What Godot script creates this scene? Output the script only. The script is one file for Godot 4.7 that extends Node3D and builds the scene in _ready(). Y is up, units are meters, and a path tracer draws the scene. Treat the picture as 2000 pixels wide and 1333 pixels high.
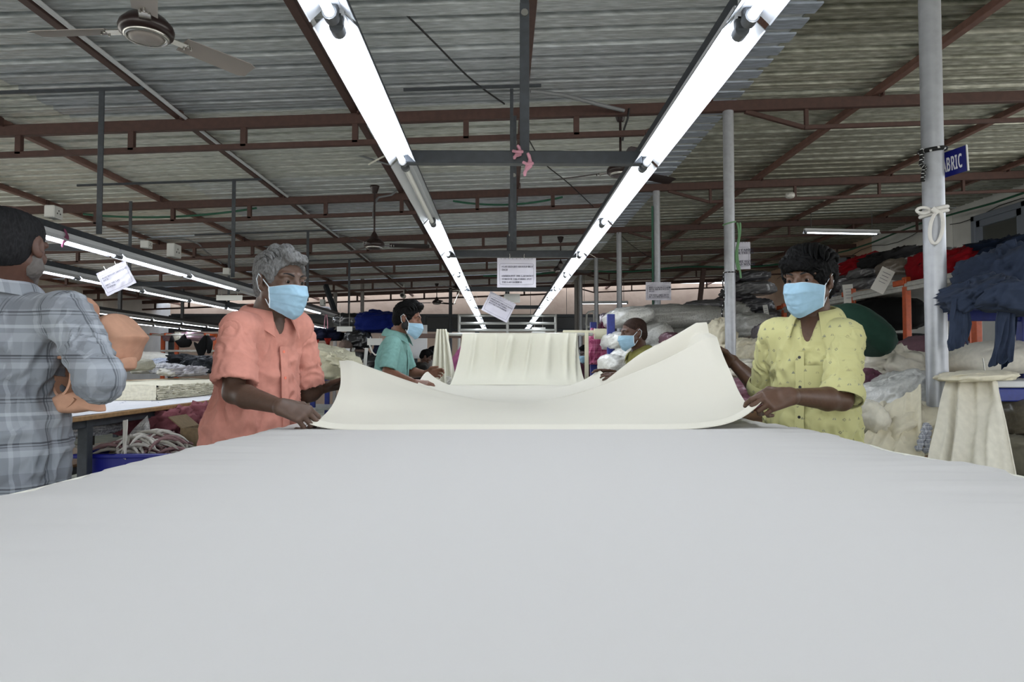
extends Node3D

const FPX := 1333.0            # focal length in pixels of the 2000 x 1333 frame
const EYE := Vector3(0, 1.265, 0)
const LAY := 1.045             # top of the fabric lay on the main table
const ORD := ["first", "second", "third", "fourth", "fifth", "sixth", "seventh", "eighth", "ninth", "tenth", "eleventh", "twelfth", "thirteenth", "fourteenth", "fifteenth", "sixteenth"]
var cam_basis := Basis()
var nz := FastNoiseLite.new()
var taken := {}
var mats := {}
var tex := {}
var T0 := Time.get_ticks_msec()


# ------------------------------------------------------------------ geometry
class Geo:
	var v := PackedVector3Array()
	var n := PackedVector3Array()
	var uv := PackedVector2Array()
	var ix := PackedInt32Array()
	var cl := PackedColorArray()

	func poly(p: Array, out: Vector3) -> void:
		var nn: Vector3 = (p[2] - p[0]).cross(p[1] - p[0])
		if nn.dot(out) < 0:
			p = p.duplicate()
			p.reverse()
			nn = -nn
		nn = nn.normalized()
		var b := v.size()
		for q in p:
			v.append(q)
			n.append(nn)
			uv.append(Vector2(q.x + q.y * 0.3, q.z + q.y * 0.7))
		for k in range(1, p.size() - 1):
			ix.append_array([b, b + k, b + k + 1])

	func box(c: Vector3, s: Vector3, bev := 0.0, B := Basis()) -> Geo:
		var h := s * 0.5
		if bev <= 0.0:
			for a in 3:
				for sg in [-1.0, 1.0]:
					var pts := []
					for q in [[-1, -1], [-1, 1], [1, 1], [1, -1]]:
						var p := Vector3()
						p[a] = sg * h[a]
						p[(a + 1) % 3] = q[0] * h[(a + 1) % 3]
						p[(a + 2) % 3] = q[1] * h[(a + 2) % 3]
						pts.append(c + B * p)
					var o := Vector3()
					o[a] = sg
					poly(pts, B * o)
			return self
		bev = minf(bev, minf(h.x, minf(h.y, h.z)) * 0.9)
		var cor := func(sx, sy, sz, a):
			var p := Vector3(sx * (h.x - (0.0 if a == 0 else bev)), sy * (h.y - (0.0 if a == 1 else bev)), sz * (h.z - (0.0 if a == 2 else bev)))
			return c + B * p
		for a in 3:
			for sg in [-1, 1]:
				var pts := []
				for q in [[-1, -1], [-1, 1], [1, 1], [1, -1]]:
					var s3 := [0, 0, 0]
					s3[a] = sg
					s3[(a + 1) % 3] = q[0]
					s3[(a + 2) % 3] = q[1]
					pts.append(cor.call(s3[0], s3[1], s3[2], a))
				var o := Vector3()
				o[a] = sg
				poly(pts, B * o)
		for a in 3:
			var b := (a + 1) % 3
			var d := (a + 2) % 3
			for sa in [-1, 1]:
				for sb in [-1, 1]:
					var pts := []
					for e in [[-1, a], [-1, b], [1, b], [1, a]]:
						var s3 := [0, 0, 0]
						s3[a] = sa
						s3[b] = sb
						s3[d] = e[0]
						pts.append(cor.call(s3[0], s3[1], s3[2], e[1]))
					var o := Vector3()
					o[a] = sa
					o[b] = sb
					poly(pts, B * o)
		for sx in [-1, 1]:
			for sy in [-1, 1]:
				for sz in [-1, 1]:
					poly([cor.call(sx, sy, sz, 0), cor.call(sx, sy, sz, 1), cor.call(sx, sy, sz, 2)], B * Vector3(sx, sy, sz))
		return self

	# a box whose long axis runs from a to b
	func bar(a: Vector3, b: Vector3, w: float, h: float, bev := 0.0, up := Vector3.UP) -> Geo:
		var d := (b - a)
		var L := d.length()
		d /= L
		if absf(d.dot(up)) > 0.98:
			up = Vector3(1, 0, 0) if absf(d.x) < 0.9 else Vector3(0, 0, 1)
		var sd := d.cross(up).normalized()
		var u2 := sd.cross(d).normalized()
		return box((a + b) * 0.5, Vector3(w, h, L), bev, Basis(sd, u2, -d))

	func tube(path: Array, r, sides := 8, caps := true) -> Geo:
		var m := path.size()
		var b := v.size()
		var ref := Vector3.UP
		var t0: Vector3 = (path[1] - path[0]).normalized()
		if absf(t0.dot(ref)) > 0.9:
			ref = Vector3(1, 0, 0)
		var ux := t0.cross(ref).normalized()
		for k in m:
			var t: Vector3 = (path[mini(k + 1, m - 1)] - path[maxi(k - 1, 0)]).normalized()
			ux = (ux - t * ux.dot(t)).normalized()
			var uy := t.cross(ux)
			var rr: float = r[k] if r is Array else r
			for s in sides + 1:
				var a := TAU * s / sides
				var dd := ux * cos(a) + uy * sin(a)
				v.append(path[k] + dd * rr)
				n.append(dd)
				uv.append(Vector2(float(s) / sides, float(k) / m))
		for k in m - 1:
			for s in sides:
				var i0 := b + k * (sides + 1) + s
				var i1 := i0 + sides + 1
				ix.append_array([i0, i1, i0 + 1, i0 + 1, i1, i1 + 1])
		if caps:
			for e in [0, m - 1]:
				var pts := []
				for s in sides:
					pts.append(v[b + e * (sides + 1) + s])
				poly(pts, (path[0] - path[1]) if e == 0 else (path[m - 1] - path[m - 2]))
		return self

	# f(u, v) -> point, u and v from 0 to 1
	func grid(nu: int, nv: int, f: Callable, flip := false, thick := 0.0, closed := false, us := 1.0, vs := 1.0) -> Geo:
		var b := v.size()
		for j in nv + 1:
			for i in nu + 1:
				v.append(f.call(float(i) / nu, float(j) / nv))
				uv.append(Vector2(float(i) / nu * us, float(j) / nv * vs))
				n.append(Vector3.ZERO)
		var st := ix.size()
		for j in nv:
			for i in nu:
				var a := b + j * (nu + 1) + i
				var c := a + nu + 1
				if flip:
					ix.append_array([a, c, a + 1, a + 1, c, c + 1])
				else:
					ix.append_array([a, a + 1, c, a + 1, c + 1, c])
		normals(b, st)
		if closed:
			for j in nv + 1:
				var a := b + j * (nu + 1)
				var s := (n[a] + n[a + nu]).normalized()
				n[a] = s
				n[a + nu] = s
		if thick > 0.0:
			var e := v.size()
			var cnt := e - b
			for k in cnt:
				v.append(v[b + k] - n[b + k] * thick)
				n.append(-n[b + k])
				uv.append(uv[b + k])
			var en := ix.size()
			for k in range(st, en, 3):
				ix.append_array([ix[k] + cnt, ix[k + 2] + cnt, ix[k + 1] + cnt])
			var rim := []
			for i in nu + 1:
				rim.append(b + i)
			for j in range(1, nv + 1):
				rim.append(b + j * (nu + 1) + nu)
			for i in range(nu - 1, -1, -1):
				rim.append(b + nv * (nu + 1) + i)
			for j in range(nv - 1, -1, -1):
				rim.append(b + j * (nu + 1))
			var mid: Vector3 = v[b + (nv / 2) * (nu + 1) + nu / 2]
			for k in rim.size() - 1:
				poly([v[rim[k]], v[rim[k + 1]], v[rim[k + 1] + cnt], v[rim[k] + cnt]], v[rim[k]] - mid)
		return self

	func normals(b: int, st: int) -> void:
		for k in range(st, ix.size(), 3):
			var a := ix[k]
			var c := ix[k + 1]
			var d := ix[k + 2]
			var nn := (v[d] - v[a]).cross(v[c] - v[a])
			n[a] += nn
			n[c] += nn
			n[d] += nn
		for k in range(b, n.size()):
			n[k] = n[k].normalized() if n[k].length_squared() > 1e-20 else Vector3.UP

	func lathe(prof: Array, sides := 24, at := Vector3.ZERO, B := Basis()) -> Geo:
		var m := prof.size() - 1
		return grid(sides, m, func(u: float, w: float):
			var q: Vector2 = prof[roundi(w * m)]
			return at + B * Vector3(cos(u * TAU) * q.x, q.y, sin(u * TAU) * q.x), true, 0.0, true)

	func mesh() -> ArrayMesh:
		var a := []
		a.resize(Mesh.ARRAY_MAX)
		a[Mesh.ARRAY_VERTEX] = v
		a[Mesh.ARRAY_NORMAL] = n
		a[Mesh.ARRAY_TEX_UV] = uv
		if cl.size() == v.size() and cl.size() > 0:
			a[Mesh.ARRAY_COLOR] = cl
		a[Mesh.ARRAY_INDEX] = ix
		var m := ArrayMesh.new()
		m.add_surface_from_arrays(Mesh.PRIMITIVE_TRIANGLES, a)
		return m


# ------------------------------------------------------------------ distance field meshed as surface nets
class Sdf:
	var o := Vector3()
	var c := 0.01
	var nx := 0
	var ny := 0
	var nz := 0
	var d := PackedFloat32Array()

	func _init(lo: Vector3, hi: Vector3, cell: float) -> void:
		c = cell
		o = lo
		nx = int((hi.x - lo.x) / c) + 2
		ny = int((hi.y - lo.y) / c) + 2
		nz = int((hi.z - lo.z) / c) + 2
		d.resize(nx * ny * nz)
		d.fill(9.0)

	func span(lo: Vector3, hi: Vector3) -> Array:
		var a := ((lo - o) / c).floor()
		var b := ((hi - o) / c).ceil()
		return [maxi(0, int(a.x)), mini(nx - 1, int(b.x)), maxi(0, int(a.y)), mini(ny - 1, int(b.y)), maxi(0, int(a.z)), mini(nz - 1, int(b.z))]

	func cap(a: Vector3, b: Vector3, ra: float, rb: float, k := 0.02, cut := false) -> Sdf:
		var m := maxf(ra, rb) + maxf(k, c * 2.0) + c
		var r := span(a.min(b) - Vector3.ONE * m, a.max(b) + Vector3.ONE * m)
		var ba := b - a
		var bb := 1.0 / maxf(ba.length_squared(), 1e-9)
		var dr := rb - ra
		var ki := 0.25 / maxf(k, 1e-6)
		for z in range(r[4], r[5] + 1):
			for y in range(r[2], r[3] + 1):
				var i: int = (z * ny + y) * nx + r[0]
				var pa := o + Vector3(r[0], y, z) * c - a
				for x in range(r[0], r[1] + 1):
					var t := clampf(pa.dot(ba) * bb, 0.0, 1.0)
					var s := (pa - ba * t).length() - ra - dr * t
					var q := d[i]
					if cut:
						if -s > q - k:
							var h2 := maxf(k - absf(q + s), 0.0)
							d[i] = maxf(q, -s) + h2 * h2 * ki
					elif s < q + k:
						var h := maxf(k - absf(q - s), 0.0)
						d[i] = minf(q, s) - h * h * ki
					i += 1
					pa.x += c
		return self

	func ell(e: Vector3, rad: Vector3, k := 0.02, B := Basis(), cut := false) -> Sdf:
		var ext := Vector3(absf(B.x.x) * rad.x + absf(B.y.x) * rad.y + absf(B.z.x) * rad.z, absf(B.x.y) * rad.x + absf(B.y.y) * rad.y + absf(B.z.y) * rad.z, absf(B.x.z) * rad.x + absf(B.y.z) * rad.y + absf(B.z.z) * rad.z)
		var m := Vector3.ONE * (maxf(k, c * 2.0) + c)
		var r := span(e - ext - m, e + ext + m)
		var inv := B.transposed()
		var i1 := Basis(inv.x / rad, inv.y / rad, inv.z / rad)
		var r2 := rad * rad
		var i2 := Basis(inv.x / r2, inv.y / r2, inv.z / r2)
		var ki := 0.25 / maxf(k, 1e-6)
		for z in range(r[4], r[5] + 1):
			for y in range(r[2], r[3] + 1):
				var i: int = (z * ny + y) * nx + r[0]
				var p := o + Vector3(r[0], y, z) * c - e
				for x in range(r[0], r[1] + 1):
					var k0 := (i1 * p).length()
					var s := k0 * (k0 - 1.0) / maxf((i2 * p).length(), 1e-6)
					var q := d[i]
					if cut:
						if -s > q - k:
							var h2 := maxf(k - absf(q + s), 0.0)
							d[i] = maxf(q, -s) + h2 * h2 * ki
					elif s < q + k:
						var h := maxf(k - absf(q - s), 0.0)
						d[i] = minf(q, s) - h * h * ki
					i += 1
					p.x += c
		return self

	# keep the side where (p - at) . nn < 0
	func clip(at: Vector3, nn: Vector3) -> Sdf:
		for z in nz:
			for y in ny:
				var i := (z * ny + y) * nx
				var s := (o + Vector3(0, y, z) * c - at).dot(nn)
				var ds := nn.x * c
				for x in nx:
					if s > d[i]:
						d[i] = s
					i += 1
					s += ds
		return self

	# cut away a disc shaped end: points beyond e along dir, within rad of the axis
	func disc_cut(e: Vector3, dir: Vector3, rad: float) -> void:
		var r := span(e - Vector3.ONE * (rad + 0.1), e + Vector3.ONE * (rad + 0.1))
		for z in range(r[4], r[5] + 1):
			for y in range(r[2], r[3] + 1):
				var i: int = (z * ny + y) * nx + r[0]
				for x in range(r[0], r[1] + 1):
					var p := o + Vector3(x, y, z) * c - e
					var s := p.dot(dir)
					if s > -0.03 and (p - dir * s).length() < rad and s > d[i]:
						d[i] = s
					i += 1

	func at(p: Vector3) -> float:
		var q := (p - o) / c
		var x := int(q.x)
		var y := int(q.y)
		var z := int(q.z)
		if q.x < 0 or q.y < 0 or q.z < 0 or x >= nx - 1 or y >= ny - 1 or z >= nz - 1:
			return 9.0
		var f := q - Vector3(x, y, z)
		var i := (z * ny + y) * nx + x
		var j := i + nx * ny
		return lerpf(lerpf(lerpf(d[i], d[i + 1], f.x), lerpf(d[i + nx], d[i + nx + 1], f.x), f.y), lerpf(lerpf(d[j], d[j + 1], f.x), lerpf(d[j + nx], d[j + nx + 1], f.x), f.y), f.z)

	# the first point of the surface along a ray
	func cast(p: Vector3, dir: Vector3, far := 0.6) -> Vector3:
		var t := 0.0
		while t < far:
			var s := at(p + dir * t)
			if s < 0.0008:
				break
			t += clampf(s * 0.7, 0.001, c)
		return p + dir * t

	func mesh_into(g: Geo, push = null) -> void:
		var id := PackedInt32Array()
		id.resize(d.size())
		id.fill(-1)
		var b := g.v.size()
		var st := g.ix.size()
		var sx := 1
		var sy := nx
		var sz := nx * ny
		var off := [0, 1, sy, sy + 1, sz, sz + 1, sz + sy, sz + sy + 1]
		var cor := [Vector3(0, 0, 0), Vector3(1, 0, 0), Vector3(0, 1, 0), Vector3(1, 1, 0), Vector3(0, 0, 1), Vector3(1, 0, 1), Vector3(0, 1, 1), Vector3(1, 1, 1)]
		var edges := [[0, 1], [2, 3], [4, 5], [6, 7], [0, 2], [1, 3], [4, 6], [5, 7], [0, 4], [1, 5], [2, 6], [3, 7]]
		var lim := c * 3.0
		var cells := PackedInt32Array()
		var e := PackedFloat32Array()
		e.resize(8)
		for z in nz - 1:
			for y in ny - 1:
				var i := (z * ny + y) * nx
				for x in nx - 1:
					var d0 := d[i]
					if d0 < lim and d0 > -lim:
						var neg := 0
						for k in 8:
							var w := d[i + off[k]]
							e[k] = w
							if w < 0.0:
								neg += 1
						if neg > 0 and neg < 8:
							var s := Vector3()
							var cnt := 0
							for q in edges:
								var a := e[q[0]]
								var bb := e[q[1]]
								if (a < 0.0) != (bb < 0.0):
									s += cor[q[0]].lerp(cor[q[1]], a / (a - bb))
									cnt += 1
							id[i] = g.v.size()
							g.v.append(o + (Vector3(x, y, z) + s / cnt) * c)
							g.n.append(Vector3.ZERO)
							cells.append(i)
					i += 1
		for i in cells:
			var a := d[i] < 0.0
			if a != (d[i + 1] < 0.0):
				quad(g, id, i, i - sy, i - sy - sz, i - sz, a)
			if a != (d[i + sy] < 0.0):
				quad(g, id, i, i - sz, i - sz - sx, i - sx, a)
			if a != (d[i + sz] < 0.0):
				quad(g, id, i, i - sx, i - sx - sy, i - sy, a)
		g.normals(b, st)
		if push != null:
			for k in range(b, g.v.size()):
				g.v[k] = push.call(g.v[k], g.n[k])
			for k in range(b, g.v.size()):
				g.n[k] = Vector3.ZERO
			g.normals(b, st)
		for k in range(b, g.v.size()):
			g.uv.append(Vector2(g.v[k].x, g.v[k].y))

	func quad(g: Geo, id: PackedInt32Array, i: int, j: int, k: int, l: int, inside: bool) -> void:
		if j < 0 or k < 0 or l < 0:
			return
		var a := id[i]
		var b := id[j]
		var e := id[k]
		var f := id[l]
		if a < 0 or b < 0 or e < 0 or f < 0:
			return
		if inside:
			g.ix.append_array([a, e, b, a, f, e])
		else:
			g.ix.append_array([a, b, e, a, e, f])


# ------------------------------------------------------------------ objects, names, materials
func P(px: float, py: float, depth: float) -> Vector3:
	var dir := cam_basis * Vector3((px - 1000.0) / FPX, -(py - 666.5) / FPX, -1.0)
	return EYE + dir * (depth / -dir.z)


func numbered(called: String) -> String:
	var k: int = taken.get(called, 0)
	taken[called] = k + 1
	return called if k == 0 else "%s_%03d" % [called, k]


func tag(o: Node, label: String, category: String, group := "", kind := "") -> Node:
	if label:
		o.set_meta("label", label)
	if category:
		o.set_meta("category", category)
	if group:
		o.set_meta("group", group)
	if kind:
		o.set_meta("kind", kind)
	return o


func thing(called: String, label: String, category: String, at := Vector3.ZERO, turn := 0.0, group := "") -> Node3D:
	var o := Node3D.new()
	o.name = numbered(called)
	add_child(o)
	o.position = at
	o.rotation.y = turn
	tag(o, label, category, group)
	return o


func part(g, called: String, m: Material, parent: Node = null) -> MeshInstance3D:
	var o := MeshInstance3D.new()
	o.mesh = g.mesh() if g is Geo else g
	o.material_override = m
	o.name = called if parent else numbered(called)
	(parent if parent else self).add_child(o, true)
	return o


func solo(g, called: String, m: Material, label: String, category: String, group := "", at := Vector3.ZERO, turn := 0.0) -> MeshInstance3D:
	var o := part(g, called, m)
	o.position = at
	o.rotation.y = turn
	tag(o, label, category, group)
	return o


func struct(g, called: String, m: Material, label := "", category := "") -> MeshInstance3D:
	var o := part(g, called, m)
	tag(o, label, category, "", "structure")
	return o


func again(src: Node3D, label: String, at: Vector3, turn := 0.0, group := "") -> Node3D:
	var r: Node3D = src.duplicate()
	var base: String = String(src.name).rstrip("0123456789").rstrip("_")
	r.name = numbered(base)
	add_child(r)
	r.position = at
	r.rotation.y = turn
	r.set_meta("label", label)
	if group:
		r.set_meta("group", group)
	return r


func noise_tex(key: String, freq: float, lo: Color, hi: Color, bump := false, oct := 4, size := 512, ridged := false, seed_ := 7) -> NoiseTexture2D:
	if tex.has(key):
		return tex[key]
	var f := FastNoiseLite.new()
	f.noise_type = FastNoiseLite.TYPE_SIMPLEX_SMOOTH
	f.frequency = freq
	f.seed = seed_
	f.fractal_octaves = oct
	if ridged:
		f.fractal_type = FastNoiseLite.FRACTAL_RIDGED
	var t := NoiseTexture2D.new()
	t.noise = f
	t.width = size
	t.height = size
	t.seamless = true
	if bump:
		t.as_normal_map = true
		t.bump_strength = 4.0
	else:
		var gr := Gradient.new()
		gr.set_color(0, lo)
		gr.set_color(1, hi)
		t.color_ramp = gr
	tex[key] = t
	return t


func mat(key: String, col := Color.WHITE, rough := 0.8, metal := 0.0) -> StandardMaterial3D:
	if mats.has(key):
		return mats[key]
	var m := StandardMaterial3D.new()
	m.resource_name = key
	m.albedo_color = col
	m.roughness = rough
	m.metallic = metal
	mats[key] = m
	return m


# a colour with a mottled surface: noise scale in metres
func mottled(key: String, col: Color, rough: float, scale: float, dark: float, metal := 0.0) -> StandardMaterial3D:
	if mats.has(key):
		return mats[key]
	var m := mat(key, col, rough, metal)
	m.albedo_texture = noise_tex("mottle%.2f" % dark, 0.012, Color(dark, dark, dark), Color.WHITE)
	m.uv1_triplanar = true
	m.uv1_scale = Vector3.ONE / scale
	return m


func cloth(key: String, col: Color, rough := 0.92, rim := 0.15) -> StandardMaterial3D:
	if mats.has(key):
		return mats[key]
	var m := mat(key, col, rough)
	m.albedo_texture = noise_tex("mottle0.90", 0.012, Color(0.9, 0.9, 0.9), Color.WHITE)
	m.uv1_triplanar = true
	m.uv1_scale = Vector3.ONE * 4.0
	m.normal_enabled = true
	m.normal_texture = noise_tex("weave", 0.12, Color.BLACK, Color.WHITE, true, 4)
	m.normal_scale = 0.08
	m.rim_enabled = true
	m.rim = rim
	m.rim_tint = 0.6
	m.metallic_specular = 0.25
	return m


func film(key: String, col := Color.WHITE) -> StandardMaterial3D:   # cloth seen through its plastic bag: glossy skin
	if mats.has(key):
		return mats[key]
	var m := mat(key, col, 0.55)
	m.clearcoat_enabled = true
	m.clearcoat = 0.7
	m.clearcoat_roughness = 0.18
	m.albedo_texture = noise_tex("crinkle", 0.02, Color(0.72, 0.72, 0.72), Color.WHITE, false, 5, 512, true)
	m.uv1_triplanar = true
	m.uv1_scale = Vector3.ONE * 2.5
	return m


func ridge(p: Vector3) -> float:
	return 1.0 - 2.0 * absf(nz.get_noise_3dv(p))


func nse(p: Vector3) -> float:
	return nz.get_noise_3dv(p)


func _ready() -> void:
	nz.noise_type = FastNoiseLite.TYPE_SIMPLEX_SMOOTH
	nz.frequency = 1.0
	nz.seed = 11
	nz.fractal_type = FastNoiseLite.FRACTAL_NONE
	# camera
	var cam := Camera3D.new()
	cam.name = "camera"
	cam.fov = rad_to_deg(2.0 * atan(666.5 / FPX))
	cam.near = 0.05
	cam.far = 120.0
	cam.position = EYE
	cam_basis = Basis.from_euler(Vector3(atan(45.0 / FPX), -atan(20.0 / FPX), 0))
	cam.basis = cam_basis
	cam.current = true
	add_child(cam)
	# sky and exposure
	var we := WorldEnvironment.new()
	we.name = "surroundings"
	var env := Environment.new()
	env.background_mode = Environment.BG_SKY
	var sky := Sky.new()
	var sm := ProceduralSkyMaterial.new()
	sm.sky_top_color = Color(0.66, 0.71, 0.78)
	sm.sky_horizon_color = Color(0.90, 0.90, 0.89)
	sm.ground_horizon_color = Color(0.86, 0.86, 0.84)
	sm.ground_bottom_color = Color(0.78, 0.77, 0.74)
	sky.sky_material = sm
	env.sky = sky
	env.background_energy_multiplier = SKY
	env.ambient_light_source = Environment.AMBIENT_SOURCE_DISABLED
	env.tonemap_mode = Environment.TONE_MAPPER_LINEAR
	env.tonemap_exposure = EXPOSURE
	env.sdfgi_enabled = true
	env.ssao_enabled = true
	env.ssil_enabled = true
	we.environment = env
	add_child(we)
	setting()
	lap("setting")
	roof()
	lap("roof")
	lamps()
	lap("lamps")
	fittings()
	lap("fittings")
	main_table()
	lap("main_table")
	side_tables()
	lap("side_tables")
	racks_right()
	lap("racks_right")
	heaps_right()
	lap("heaps_right")
	left_area()
	lap("left_area")
	back_area()
	lap("back_area")
	signs()
	lap("signs")
	people()
	lap("people")


func lap(what: String) -> void:
	print(what, " ", Time.get_ticks_msec() - T0)


const SKY := 4.0
const EXPOSURE := 1.3
const TUBE_LIGHT := 0.34
const TUBE_GLOW := 9.0


# ------------------------------------------------------------------ the hall
func ceil_h(x: float) -> float:      # underside of the truss chords above the eye
	return EYE.y + 2.05 + 0.04 * x


func wall_mat(key: String, col: Color, col2: Color) -> StandardMaterial3D:
	if mats.has(key):
		return mats[key]
	var m := mat(key, Color.WHITE, 0.9)
	m.albedo_texture = noise_tex("wall" + key, 0.008, col2, col, false, 5)
	m.uv1_triplanar = true
	m.uv1_scale = Vector3.ONE * 0.28
	m.normal_enabled = true
	m.normal_texture = noise_tex("plaster", 0.03, Color.BLACK, Color.WHITE, true, 4)
	m.normal_scale = 0.25
	m.metallic_specular = 0.2
	return m


func hole_wall(g: Geo, x: float, z0: float, z1: float, top: float, holes: Array, t: float) -> void:
	# a wall across x, from z0 down to z1 (z1 < z0), holes [za, zb, ya, yb] with za > zb
	var z := z0
	for h in holes:
		g.box(Vector3(x, top / 2, (z + h[0]) / 2), Vector3(t, top, z - h[0]))
		g.box(Vector3(x, h[2] / 2, (h[0] + h[1]) / 2), Vector3(t, h[2], h[0] - h[1]))
		g.box(Vector3(x, (h[3] + top) / 2, (h[0] + h[1]) / 2), Vector3(t, top - h[3], h[0] - h[1]))
		z = h[1]
	g.box(Vector3(x, top / 2, (z + z1) / 2), Vector3(t, top, z - z1))


func setting() -> void:
	var fm := mat("concrete", Color.WHITE, 0.7)
	fm.albedo_texture = noise_tex("concrete", 0.01, Color(0.50, 0.51, 0.46), Color(0.66, 0.67, 0.61), false, 5)
	fm.uv1_triplanar = true
	fm.uv1_scale = Vector3.ONE * 0.35
	struct(Geo.new().box(Vector3(-1.3, -0.1, -8), Vector3(18, 0.2, 26)), "floor", fm, "worn grey green concrete floor of the cutting hall")
	var white := wall_mat("white plaster", Color(0.93, 0.93, 0.92), Color(0.82, 0.82, 0.81))
	var pink := wall_mat("pink plaster", Color(0.80, 0.70, 0.62), Color(0.72, 0.62, 0.545))
	var g := Geo.new()
	hole_wall(g, 7.35, 4.2, -13.2, 3.78, [[3.4, -7.4, 0.9, 3.45], [-8.2, -10.3, 2.45, 3.52]], 0.2)
	struct(g, "wall_right", white, "scuffed white plaster wall behind the storage racks")
	g = Geo.new()
	hole_wall(g, 7.35, -13.2, -20.7, 3.78, [[-14.0, -15.6, 2.5, 3.52]], 0.2)
	struct(g, "wall_right", pink, "pink plaster end of the right hand wall")
	g = Geo.new().box(Vector3(7.17, 1.85, -11.0), Vector3(0.16, 3.7, 0.42), 0.01)
	struct(g, "trim_1", white, "white plastered pilaster on the right wall")
	struct(Geo.new().box(Vector3(-1.3, 1.85, -20.6), Vector3(17.4, 3.7, 0.2)), "wall_back", pink, "pink beige plaster back wall under the roof")
	g = Geo.new()
	hole_wall(g, -10.0, 4.2, -20.7, 3.1, [[3.4, -12.6, 0.9, 2.85]], 0.2)
	struct(g, "wall_left", white, "pale grey plaster left wall")
	# the front wall behind the camera has a wide loading opening
	g = Geo.new()
	g.box(Vector3(-1.3, 3.3, 4.1), Vector3(17.4, 0.5, 0.2))
	for x in [-9.7, -4.6, 2.6, 7.1]:
		g.box(Vector3(x, 1.6, 4.1), Vector3(0.5, 3.2, 0.2))
	g.box(Vector3(-7.2, 0.45, 4.1), Vector3(5.2, 0.9, 0.2))
	g.box(Vector3(4.8, 0.45, 4.1), Vector3(4.6, 0.9, 0.2))
	struct(g, "wall_front", white, "white wall with a wide loading opening")
	# pilasters and recess on the left wall
	for z in [-13.4, -16.9]:
		struct(Geo.new().box(Vector3(-9.82, 1.5, z), Vector3(0.18, 3.0, 0.3), 0.01), "trim", white, "pale pilaster on the left wall")
	var frame := mat("window paint", Color(0.50, 0.53, 0.58), 0.5)
	var pane := mat("dusty glass", Color(0.34, 0.35, 0.34), 0.25)
	var k := 0
	for w in [[-8.2, -10.3, 2.45, 3.52], [-14.0, -15.6, 2.5, 3.52]]:
		k += 1
		var o := thing("window_%d" % k, "grey framed window high in the right wall" if k == 1 else "farther grey framed window in the right wall", "", Vector3(7.3, w[2], (w[0] + w[1]) / 2))
		tag(o, "", "", "", "structure")
		var L: float = w[0] - w[1]
		var H: float = w[3] - w[2]
		var f := Geo.new()
		for s in [-1, 1]:
			f.box(Vector3(-0.06, H / 2, s * (L / 2 - 0.04)), Vector3(0.1, H, 0.08), 0.006)
			f.box(Vector3(-0.06, H / 2 + s * (H / 2 - 0.04), 0), Vector3(0.1, 0.08, L), 0.006)
		f.box(Vector3(-0.06, H / 2, 0), Vector3(0.1, H, 0.07), 0.006)
		part(f, "frame", frame, o)
		for s in [-1, 1]:
			var sh := Geo.new()
			var cz: float = s * L / 4
			var pw := L / 2 - 0.12
			for q in [-1, 1]:
				sh.box(Vector3(-0.05, H / 2, cz + q * (pw / 2 - 0.05)), Vector3(0.06, H - 0.16, 0.1), 0.004)
				sh.box(Vector3(-0.05, H / 2 + q * (H / 2 - 0.13), cz), Vector3(0.06, 0.1, pw), 0.004)
			part(sh, "sash", frame, o)
			part(Geo.new().box(Vector3(-0.03, H / 2, cz), Vector3(0.008, H - 0.3, pw - 0.2)), "pane", pane, o)
			var gr := Geo.new()
			for i in 5:
				var zz := cz - pw / 2 + 0.12 + (pw - 0.24) * i / 4.0
				gr.tube([Vector3(0.0, 0.14, zz), Vector3(0, H / 2, zz + (0.07 if i % 2 == 0 else -0.07)), Vector3(0, H - 0.14, zz)], 0.006, 5)
			part(gr, "grille", frame, o)
	# cables sagging along the right wall
	var black := mat("black cable", Color(0.06, 0.06, 0.07), 0.5)
	var cb := Geo.new()
	var pts := []
	for i in 25:
		var z := -7.6 - i * 0.42
		pts.append(Vector3(7.2, 3.60 - 0.12 * absf(sin(i * 0.7)), z))
	cb.tube(pts, 0.006, 5)
	solo(cb, "wall_cable", black, "thin black cable sagging along the top of the white wall", "cable")


# ------------------------------------------------------------------ roof: sheets, purlins, trusses, posts
func sheet_mat(i: int, bx: int) -> StandardMaterial3D:
	var base: Color = [Color(0.80, 0.82, 0.83), Color(0.85, 0.87, 0.87), Color(0.76, 0.78, 0.80), Color(0.87, 0.88, 0.85)][i % 4]
	if bx == 2:
		base = [Color(0.61, 0.61, 0.56), Color(0.77, 0.775, 0.73), Color(0.69, 0.695, 0.655), Color(0.56, 0.56, 0.50)][i % 4]
	if bx == 3:
		base = Color(0.74, 0.78, 0.84)
	var key := "sheet%d_%d" % [i % 4, bx]
	if mats.has(key):
		return mats[key]
	var m := mat(key, base, 0.42, 0.2)
	m.albedo_texture = noise_tex("stain2" if bx == 2 else "stain", 0.02, Color(0.64, 0.64, 0.60) if bx == 2 else Color(0.74, 0.74, 0.73), Color.WHITE, false, 6, 512, false, 21)
	m.uv1_scale = Vector3(0.55, 3.2, 1) if bx != 2 else Vector3(0.6, 1.6, 1)
	m.roughness_texture = noise_tex("rough_streak", 0.02, Color(0.7, 0.7, 0.7), Color.WHITE, false, 4)
	return m


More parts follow.
